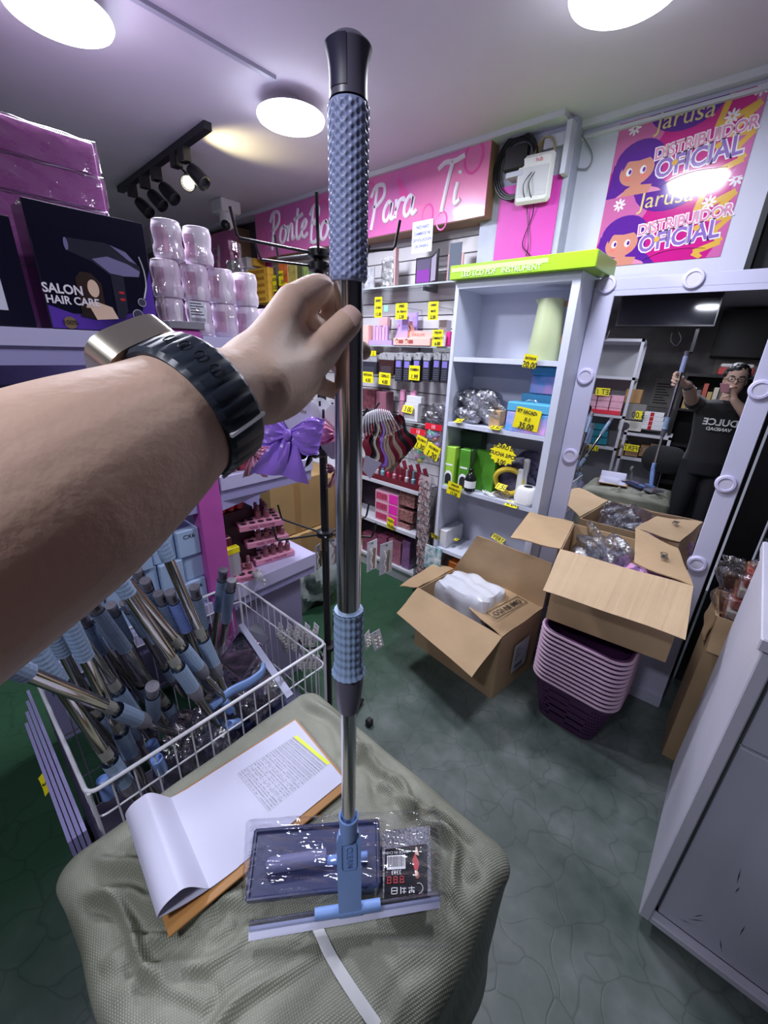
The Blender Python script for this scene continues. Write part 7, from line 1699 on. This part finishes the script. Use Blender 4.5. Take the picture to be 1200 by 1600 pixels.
for k in range(12):
    x = ux1 - .03 - k * .055; t = thing('nail_polish', 'nail polish in the wine red organiser, %s from the right' % ord_[k], 'bottle', (x, LF + .05, zA), group='polish bottles on the low white unit')
    c_ = pal[k % 5]; MB().lathe([(.013, .012), (.015, .015), (.015, .055), (.008, .062)], 12).build('glass', mat('polish_%d' % (k % 5), c_, .2, coat=.4), t, smooth=True, world=False); MB().lathe([(.009, .0625), (.009, .11), (.006, .112)], 10).build('cap', mat('polish_cap_%d' % (k % 5), tuple(v * .6 for v in c_), .3), t, smooth=True, world=False)
og = thing('organiser', 'wine red tiered organiser tray on the low white unit', 'organiser', (ux1 - .35, 2.12, zA))
MB().box((ux1 - .70, LF + .005, zA + .001), (ux1 - .005, LF + .10, zA + .010)).build('tray_base', m_win, og); MB().box((ux1 - .70, LF + .002, zA + .001), (ux1 - .005, LF + .006, zA + .04)).build('front_lip', m_win, og)
MB().box((ux1 - .70, LF + .105, zA + .001), (ux1 - .005, LF + .11, zA + .09)).build('back_tier', m_win, og)
for k in range(8): wbuild(MB().tube([(ux1 - .02 - k * .06, LF + .14, zA + .02), (ux1 - .06 - k * .06, LF + .13, zA + .12 + .02 * (k % 2))], .014, 10), 'lip_gloss', mat('deep_red_gloss', (.22, .02, .04), .2, coat=.4), 'dark red gloss tube leaning behind the polish row, %s from the right' % ord_[k], 'lip gloss', 'gloss tubes behind the polish row', smooth=True)
for k in range(3):
    z = zB + .001 + k * .077; a = P(586, 790, y=LF + .02).x; b = P(621, 800, y=LF + .02).x
    t = thing('makeup_box', ['bottom', 'middle', 'top'][k] + ' pink makeup box with window on the middle shelf of the low unit', 'box', ((a + b) / 2, LF + .06, z), group='stacked pink makeup boxes')
    MB().box((a, LF + .02, z), (b, LF + .12, z + .074), bev=.002).build('box_body', mat('pale_pink_card', (.72, .40, .50), .35), t); MB().box((a + (b - a) * .62, LF + .018, z + .004), (b - .002, LF + .0199, z + .070)).build('magenta_panel', mat('magenta_card', (.80, .03, .42), .35), t)
    MB().box((a + .012, LF + .0185, z + .012), (a + (b - a) * .55, LF + .0199, z + .060)).build('window', mat('red_pink_makeup', (.65, .08, .18), .3, noise=.5, nscale=60), t)
price_tag(P(609, 826, y=2.02), (1, 0, -.12), (0, 0, 1), .062, .085, [('PALETA', .5), ('10.00', .8)], 'yellow card with 10.00 on the low white unit')
m_rg = mat('rose_gold_pieces', (.40, .18, .17), .3, noise=.6, nscale=50, bump=.4, bscale=60)
for k, (px0, py0, px1, py1) in enumerate(((624, 768, 648, 792), (622, 798, 645, 815), (618, 818, 640, 830))): ibox(px0, py0, px1, py1, LF + .03, .05, m_rg, 'clip_box', ['upper', 'middle', 'lower'][k] + ' clear box of rose gold clips beside the pink makeup boxes', 'box', None if k < 2 else zB)
for k, (px0, py0, px1, py1, cl) in enumerate(((606, 845, 626, 868, (.50, .18, .26)), (628, 846, 640, 880, (.32, .16, .36)), (590, 838, 604, 862, (.38, .10, .20)), (566, 835, 588, 860, (.30, .08, .14)))): ibox(px0, py0, px1, py1, LF + .04, .1, mat('low_pack_%d' % k, cl, .35, noise=.4, nscale=40), 'makeup_pack', 'dusky pink makeup pack on the bottom shelf of the low unit, %s from the right' % ['second', 'first', 'third', 'fourth'][k], 'pack', .126)
# rose gold clips on strips between low unit and cabinet
hs_ = thing('clip_strip', 'hanging strips of rose gold hair clips between the low unit and the cabinet', 'strip', (P(663, 800, y=2.0).x, 2.0, .2))
rnd = random.Random(6)
for k in range(11):
    py_ = 752 + k * 14; c = P(664 - (py_ - 752) * .035 , py_, y=2.02); h = .055
    MB().slab([c + V((-.05, 0, -.03)), c + V((.045, -.01, -.045)), c + V((.05, 0, .03)), c + V((-.045, .01, .035))], .002).build('clip_card', mat('clip_card_grey', (.42, .36, .38), .35), hs_)
    mb = MB()
    for q in range(9): x = rnd.uniform(-.035, .035); z = rnd.uniform(-.02, .02); mb.tube([c + V((x, -.014, z)), c + V((x + rnd.uniform(-.012, .012), -.016, z + rnd.uniform(-.02, .02)))], .0045, 6)
    mb.build('clips', m_rg, hs_)['kind'] = 'stuff'
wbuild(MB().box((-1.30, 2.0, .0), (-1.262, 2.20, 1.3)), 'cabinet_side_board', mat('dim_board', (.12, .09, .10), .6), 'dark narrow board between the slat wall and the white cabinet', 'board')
# goods at the left, above the jars
m_or = mat('orange_yellow_carton', (.85, .48, .05), .35, noise=.25, nscale=20)
for k in range(5):
    py1 = 474 - k * 10.6; a, b = P(389, 450, y=2.05).x, P(420, 450, y=2.05).x; z0 = P(400, py1, y=2.05).z; t = thing('orange_carton', 'orange and yellow carton, %s from the bottom of the stack behind the jars' % ord_[k], 'box', ((a + b) / 2, 2.1, z0), group='orange cartons behind the jars')
    MB().box((a, 2.05, z0), (b, 2.22, z0 + .052), bev=.002).build('carton_body', m_or, t); MB().box((a + .03, 2.0485, z0 + .015), (b - .05, 2.0499, z0 + .038)).build('print_band', mat('amber_print', (.45, .20, .02), .4), t)
o = ibox(352, 422, 388, 470, 2.08, .12, mat('silver_white_box', (.62, .60, .62), .3, noise=.2, nscale=30), 'film_wrapped_box', 'lower silver white film-wrapped box behind the lotion jars', 'box'); o = ibox(354, 404, 386, 421.5, 2.08, .12, MATS['silver_white_box'], 'film_wrapped_box', 'upper silver white film-wrapped box behind the lotion jars', 'box'); ibox(386, 404, 398, 416, 2.12, .1, m_or, 'orange_carton', 'single orange carton leaning behind the silver white boxes', 'box')
for k, (px0, px1, py0, py1, cl, lb) in enumerate(((421, 434, 418, 462, (.06, .06, .08), 'black pack with yellow card behind the jars'), (436, 450, 410, 464, (.80, .20, .05), 'orange red bag hanging behind the black arms'), (450, 463, 412, 460, (.55, .45, .12), 'golden foil bag hanging left of the rack pole'), (465, 473, 412, 460, (.12, .14, .05), 'first dark green tube left of the rack pole'), (474, 482, 413, 460, (.35, .45, .12), 'olive green tube left of the rack pole'), (483, 491, 418, 462, (.10, .30, .12), 'second dark green tube left of the rack pole'), (492, 500, 420, 462, (.02, .08, .05), 'black green pack touching the rack pole'), (560, 567, 418, 450, (.5, .5, .52), 'grey pack just right of the grip'))):
    ibox(px0, py0, px1, py1, 2.10, .03, mat('hang_%d' % k, cl, .3, noise=.4, nscale=30), 'hanging_pack', lb, 'pack', None, 'packs on the far wall hooks')
price_tag(P(430, 455, y=2.05), (1, 0, 0), (0, 0, 1), .048, .105, [('RIZA', .5), ('3.00', .8)], 'tall yellow card on the black pack behind the jars'); price_tag(P(440, 446, y=2.05), (1, 0, 0), (.05, 0, 1), .058, .095, [('MASC', .5), ('1.50', .8)], 'yellow card upper left of two beside the golden bag'); price_tag(P(449, 466, y=2.04), (1, 0, -.1), (.15, 0, 1), .070, .100, [('GOTA', .5), ('MAGIC', .5), ('10.00', .8)], 'yellow card lower right of two beside the golden bag')
# ================================================================== the part of the shop behind the camera, seen in the mirror
MN_ = MN
def Q(px, py, x=None, y=None, z=None):
    """where the sight line of a pixel lands after the mirror"""
    d = RC.transposed() @ V(((px - 600) / F_PX, (py - 800) / F_PX, 1)); d = d - MN_ * 2 * d.dot(MN_); v0 = EYE - MN_ * 2 * (EYE - MO).dot(MN_)
    t = (y - v0.y) / d.y if y is not None else (x - v0.x) / d.x if x is not None else (z - v0.z) / d.z
    return v0 + d * t
YB = -1.30
def qbox(px0, py0, px1, py1, y, dep, m, name, label, cat, group=None, parent=None, bev=.003):
    a, b = Q(px0, (py0 + py1) / 2, y=y), Q(px1, (py0 + py1) / 2, y=y); x0, x1 = sorted((a.x, b.x)); zt, zb = Q((px0 + px1) / 2, py0, y=y).z, Q((px0 + px1) / 2, py1, y=y).z
    mb = MB().box((x0, y - dep, zb), (x1, y, zt), bev=bev)
    return mb.build(name, m, parent) if parent is not None else wbuild(mb, name, m, label, cat, group)
tv = thing('wall_television', 'large black flat television seen at the top of the mirror', 'television', (-.62, YB, 2.15))
a, b = Q(958, 520, y=YB), Q(1116, 512, y=YB)
MB().box((a.x, YB - .04, b.z + .01), (b.x, YB, 2.53), bev=.004).build('bezel', m_blk, tv); MB().box((a.x + .015, YB, b.z + .03), (b.x - .015, YB + .001, 2.52)).build('screen', mat('television_glass', (.008, .009, .014), .12), tv)
MB().box((-.3, YB - .25, 1.95), (-.27, YB - .04, 2.4)).build('wall_arm', m_blk, tv)
mb = MB().tube([Q(1050, 520, y=YB - .1), Q(1048, 532, y=YB - .1), Q(1056, 540, y=YB - .1), Q(1064, 530, y=YB - .1), Q(1060, 518, y=YB - .1)], .006, 6, n=20); wbuild(mb, 'hanging_cable', m_blk, 'loop of black cable hanging below the television in the mirror', 'cable', smooth=True)
m_ws = mat('white_steel_shelf', (.55, .55, .60), .4)
def unit(name, label, x0, x1, y0, y1, zt, levels):
    t = thing(name, label, 'shelving', ((x0 + x1) / 2, (y0 + y1) / 2, 0))
    for x in (x0, x1 - .03):
        for y in (y0, y1 - .03): MB().box((x, y, 0), (x + .03, y + .03, zt)).build('upright', m_ws, t)
    for z in levels: MB().box((x0, y0, z - .03), (x1, y1, z)).build('shelf_board', m_ws, t)
    MB().box((x0, y0 - .01, 0), (x1, y0 - .001, zt)).build('back_panel', mat('pale_back', (.42, .42, .44), .5), t)
    return t
ux = Q(990, 600, y=YB).x; za = Q(960, 588, y=YB).z; zb_ = Q(950, 648, y=YB).z; zc = Q(930, 696, y=YB).z
unit('storage_rack', 'white storage rack with pink boxes reflected at the left of the mirror', -2.0, ux, YB - .38, YB, Q(985, 529, y=YB).z, (za, zb_, zc, .3, Q(985, 529, y=YB).z))
ux2 = Q(1045, 700, y=YB).x; zd = Q(1000, 678, y=YB).z; ze = Q(990, 716, y=YB).z
unit('storage_rack', 'lower white rack with gift boxes reflected in the middle of the mirror', ux + .03, ux2, YB - .38, YB, zd + .02, (zd, ze, .25))
k = 0
for r in range(3):
    for c_ in range(4):
        x = ux - .06 - c_ * .14; z0 = zb_ + .002 + r * .075; k += 1
        wbuild(MB().box((x - .13, YB - .2, z0), (x, YB - .01, z0 + .072), bev=.003), 'pink_gift_box', mat('light_pink_card', (.80, .42, .52), .4, noise=.15, nscale=20), 'pink box in the mirrored white rack, row %s, %s from its upright' % (['one', 'two', 'three'][r], ord_[c_]), 'box', 'pink boxes in the mirrored rack')
wbuild(MB().box((ux - .4, YB - .008, zb_ + .002), (ux - .06, YB + .002, zb_ + .05)), 'red_box', mat('red_card', (.70, .03, .06), .4), 'red strip box in front of the pink boxes in the mirror', 'box')
for k, (px0, py0, px1, py1) in enumerate(((926, 662, 950, 672), (924, 673, 949, 683), (922, 684, 948, 694))): qbox(px0, py0, px1, py1, YB - .04, .14, mat('teal_bag', (.02, .20, .26), .3), 'teal_pack', ['top', 'middle', 'bottom'][k] + ' teal pack on the mirrored white rack', 'pack', 'teal packs in the mirror')
qbox(908, 678, 920, 694, YB - .04, .1, mwp, 'white_jar_box', 'small white box left of the teal packs in the mirror', 'box')
def qtag(px, py, w, h, txt, lb, y=YB + .03):
    c = Q(px, py, y=y); return price_tag(c, (-1, 0, 0), (0, 0, 1), w, h, [(txt, 1)], lb, bend=.03)
qtag(940, 618, .15, .085, 'SET 12', 'yellow card on the pink boxes in the mirror'); qtag(924, 704, .14, .06, '3 X 10', 'yellow card under the teal packs in the mirror'); qtag(985, 705, .15, .075, 'OFERTA', 'yellow card on the small brown cartons in the mirror'); qtag(996, 655, .07, .09, '5.00', 'small yellow card beside the gift boxes in the mirror')
qbox(972, 631, 1008, 656, YB - .08, .25, mat('steel_bin', (.28, .27, .26), .35, metal=.5), 'steel_case', 'brushed steel case above the white till in the mirror', 'case')
o = qbox(966, 658, 1003, 673, YB - .02, .3, mat('cream_case', (.60, .58, .52), .4), 'cream_case', 'cream coloured case with a round dial in the mirror', 'case')
c = Q(976, 666, y=YB); MB().lathe([(.045, 0), (.04, .01), (.001, .012)], 24, frame((c.x, YB - .018, c.z), (-1, 0, 0), UPV), cap=False).build('dial', mat('dark_chrome_dial', (.10, .10, .11), .2, metal=.6), o, smooth=True)
qbox(976, 608, 1002, 630, YB - .12, .2, mat('mirror_brown_carton', (.35, .20, .08), .7), 'brown_carton', 'brown carton at the back behind the steel case in the mirror', 'box')
for k in range(4):
    y0 = 672 - k * 7; o = qbox(1001 + k * 1.8, y0 - 6.6, 1036 + k * .6, y0, YB - .02 - .01 * k, .28, mat('white_gift_box', (.70, .70, .72), .4), 'gift_box', ['lowest', 'second', 'third', 'topmost'][k] + ' white gift box with red ribbon in the mirror', 'box', 'white gift boxes in the mirror')
    a = Q(1014 + k * 1.6, y0 - 3, y=YB - .01); MB().box((a.x - .018, YB - .0185 - .01 * k, Q(1015, y0, y=YB).z), (a.x + .018, YB - .016 - .01 * k, Q(1015, y0 - 6.6, y=YB).z)).build('ribbon', mat('red_ribbon', (.45, .01, .02), .35), o)
m_sb = mat('small_brown_carton', (.33, .19, .09), .65, noise=.15, nscale=12)
for k, (px0, py0, px1, py1) in enumerate(((956, 702, 974, 713), (976, 700, 997, 713), (999, 696, 1013, 714), (1014, 694, 1028, 715), (962, 689, 977, 701))): qbox(px0, py0, px1, py1, YB - .05, .2, m_sb, 'small_carton', 'small brown carton in the mirrored lower rack, %s from the left' % ord_[k], 'box', 'small brown cartons in the mirror')
# dark furniture and wall behind the person
m_df = mat('black_lacquer', (.012, .011, .012), .4)
bkc = thing('book_cabinet', 'black open cabinet with books and boxes behind the person in the mirror', 'cabinet', (.12, -1.75, 0))
MB().box((-.28, -1.95, 0), (-.25, -1.55, 1.72)).build('side_panel', m_df, bkc); MB().box((.60, -1.95, 0), (.63, -1.55, 1.72)).build('side_panel', m_df, bkc); MB().box((-.28, -1.95, 1.72), (.63, -1.55, 1.75)).build('top_panel', m_df, bkc)
for z in (.5, .95, 1.35): MB().box((-.25, -1.95, z), (.60, -1.56, z + .02)).build('shelf_board', m_df, bkc)
MB().box((-.25, -1.95, 0), (.60, -1.94, 1.72)).build('back_panel', m_df, bkc)
rnd = random.Random(9)
for k in range(9):
    x = -.23 + k * .05; wbuild(MB().box((x, -1.85, 1.371), (x + .042, -1.62, 1.371 + rnd.uniform(.2, .3)), bev=.002), 'book', mat('book_%d' % (k % 4), ((.45, .30, .12), (.55, .50, .38), (.12, .10, .10), (.40, .08, .05))[k % 4], .5), 'book on the black cabinet in the mirror, %s from the left' % ord_[k], 'book', 'books in the mirrored cabinet')
wbuild(MB().box((.0, -1.85, 1.751), (.30, -1.62, 1.83), bev=.01), 'lunch_box', mat('dull_red_plastic', (.40, .05, .05), .4), 'dull red box with pale lid on top of the black cabinet in the mirror', 'box'); wbuild(MB().box((.01, -1.84, 1.831), (.29, -1.63, 1.87), bev=.01), 'box_lid', mat('pale_lid', (.55, .52, .50), .4), 'pale lid on the dull red box in the mirror', 'lid')
ch = thing('office_chair', 'black office chair with rounded back behind the bale in the mirror', 'chair', (-.25, -1.05, 0))
MB().grid(lambda u, v: (-.25 + .20 * math.cos(math.pi * 2 * u) * math.cos(math.pi * (v - .5)) ** .5, -1.12 + .05 * math.sin(math.pi * 2 * u) * math.cos(math.pi * (v - .5)), .83 + .15 * math.sin(math.pi * (v - .5))), 32, 16, wrap=True).build('backrest', m_tee, ch, smooth=True)
MB().box((-.47, -1.10, .44), (-.03, -.70, .52), bev=.03).build('seat', m_tee, ch); MB().tube([(-.25, -.88, .44), (-.25, -.88, .12)], .03, 12).build('gas_stem', m_blk, ch); MB().tube([(-.25, -1.14, .5), (-.25, -1.14, .74)], .02, 8).build('back_stem', m_blk, ch)
for k in range(5): a = k * 2 * math.pi / 5; MB().tube([(-.25, -.88, .12), (-.25 + .26 * math.cos(a), -.88 + .26 * math.sin(a), .05)], .018, 8).build('base_leg', m_blk, ch)
for s in (-1, 1): MB().tube([(-.25 + s * .23, -1.0, .50), (-.25 + s * .25, -1.0, .70), (-.25 + s * .25, -.78, .72)], .014, 8, n=12).build('armrest', mat('grey_armrest', (.25, .25, .26), .4), ch, smooth=True)
nt2 = wbuild(MB().box((-.60, -2.595, 1.35), (-.36, -2.590, 1.72)), 'wall_notice', mat('dim_paper', (.36, .34, .30), .6), 'dim printed sheet on the grey wall behind, seen in the mirror', 'notice')
mb = MB()
for k in range(8): mb.box((-.57, -2.589, 1.40 + k * .035), (-.40 - .03 * (k % 3), -2.588, 1.412 + k * .035))
mb.build('notice_print', INK, nt2)['kind'] = 'stuff'
wbuild(MB().box((-.10, -2.58, 2.0), (1.6, -2.3, 2.5)), 'overhead_cabinet', m_df, 'black overhead cabinet at the upper right of the mirror', 'cabinet')
wbuild(MB().box((-.02, -2.59, 1.1), (1.8, -2.57, 1.99)), 'beige_wall_panel', mat('beige_panel', (.36, .33, .28), .6), 'beige wall panel behind the person in the mirror', 'wall panel')
wbuild(MB().box((-.9, -1.0, .0), (-.70, -.78, .33), bev=.004), 'floor_carton', m_sb, 'small brown carton on the floor behind the bale in the mirror', 'box')
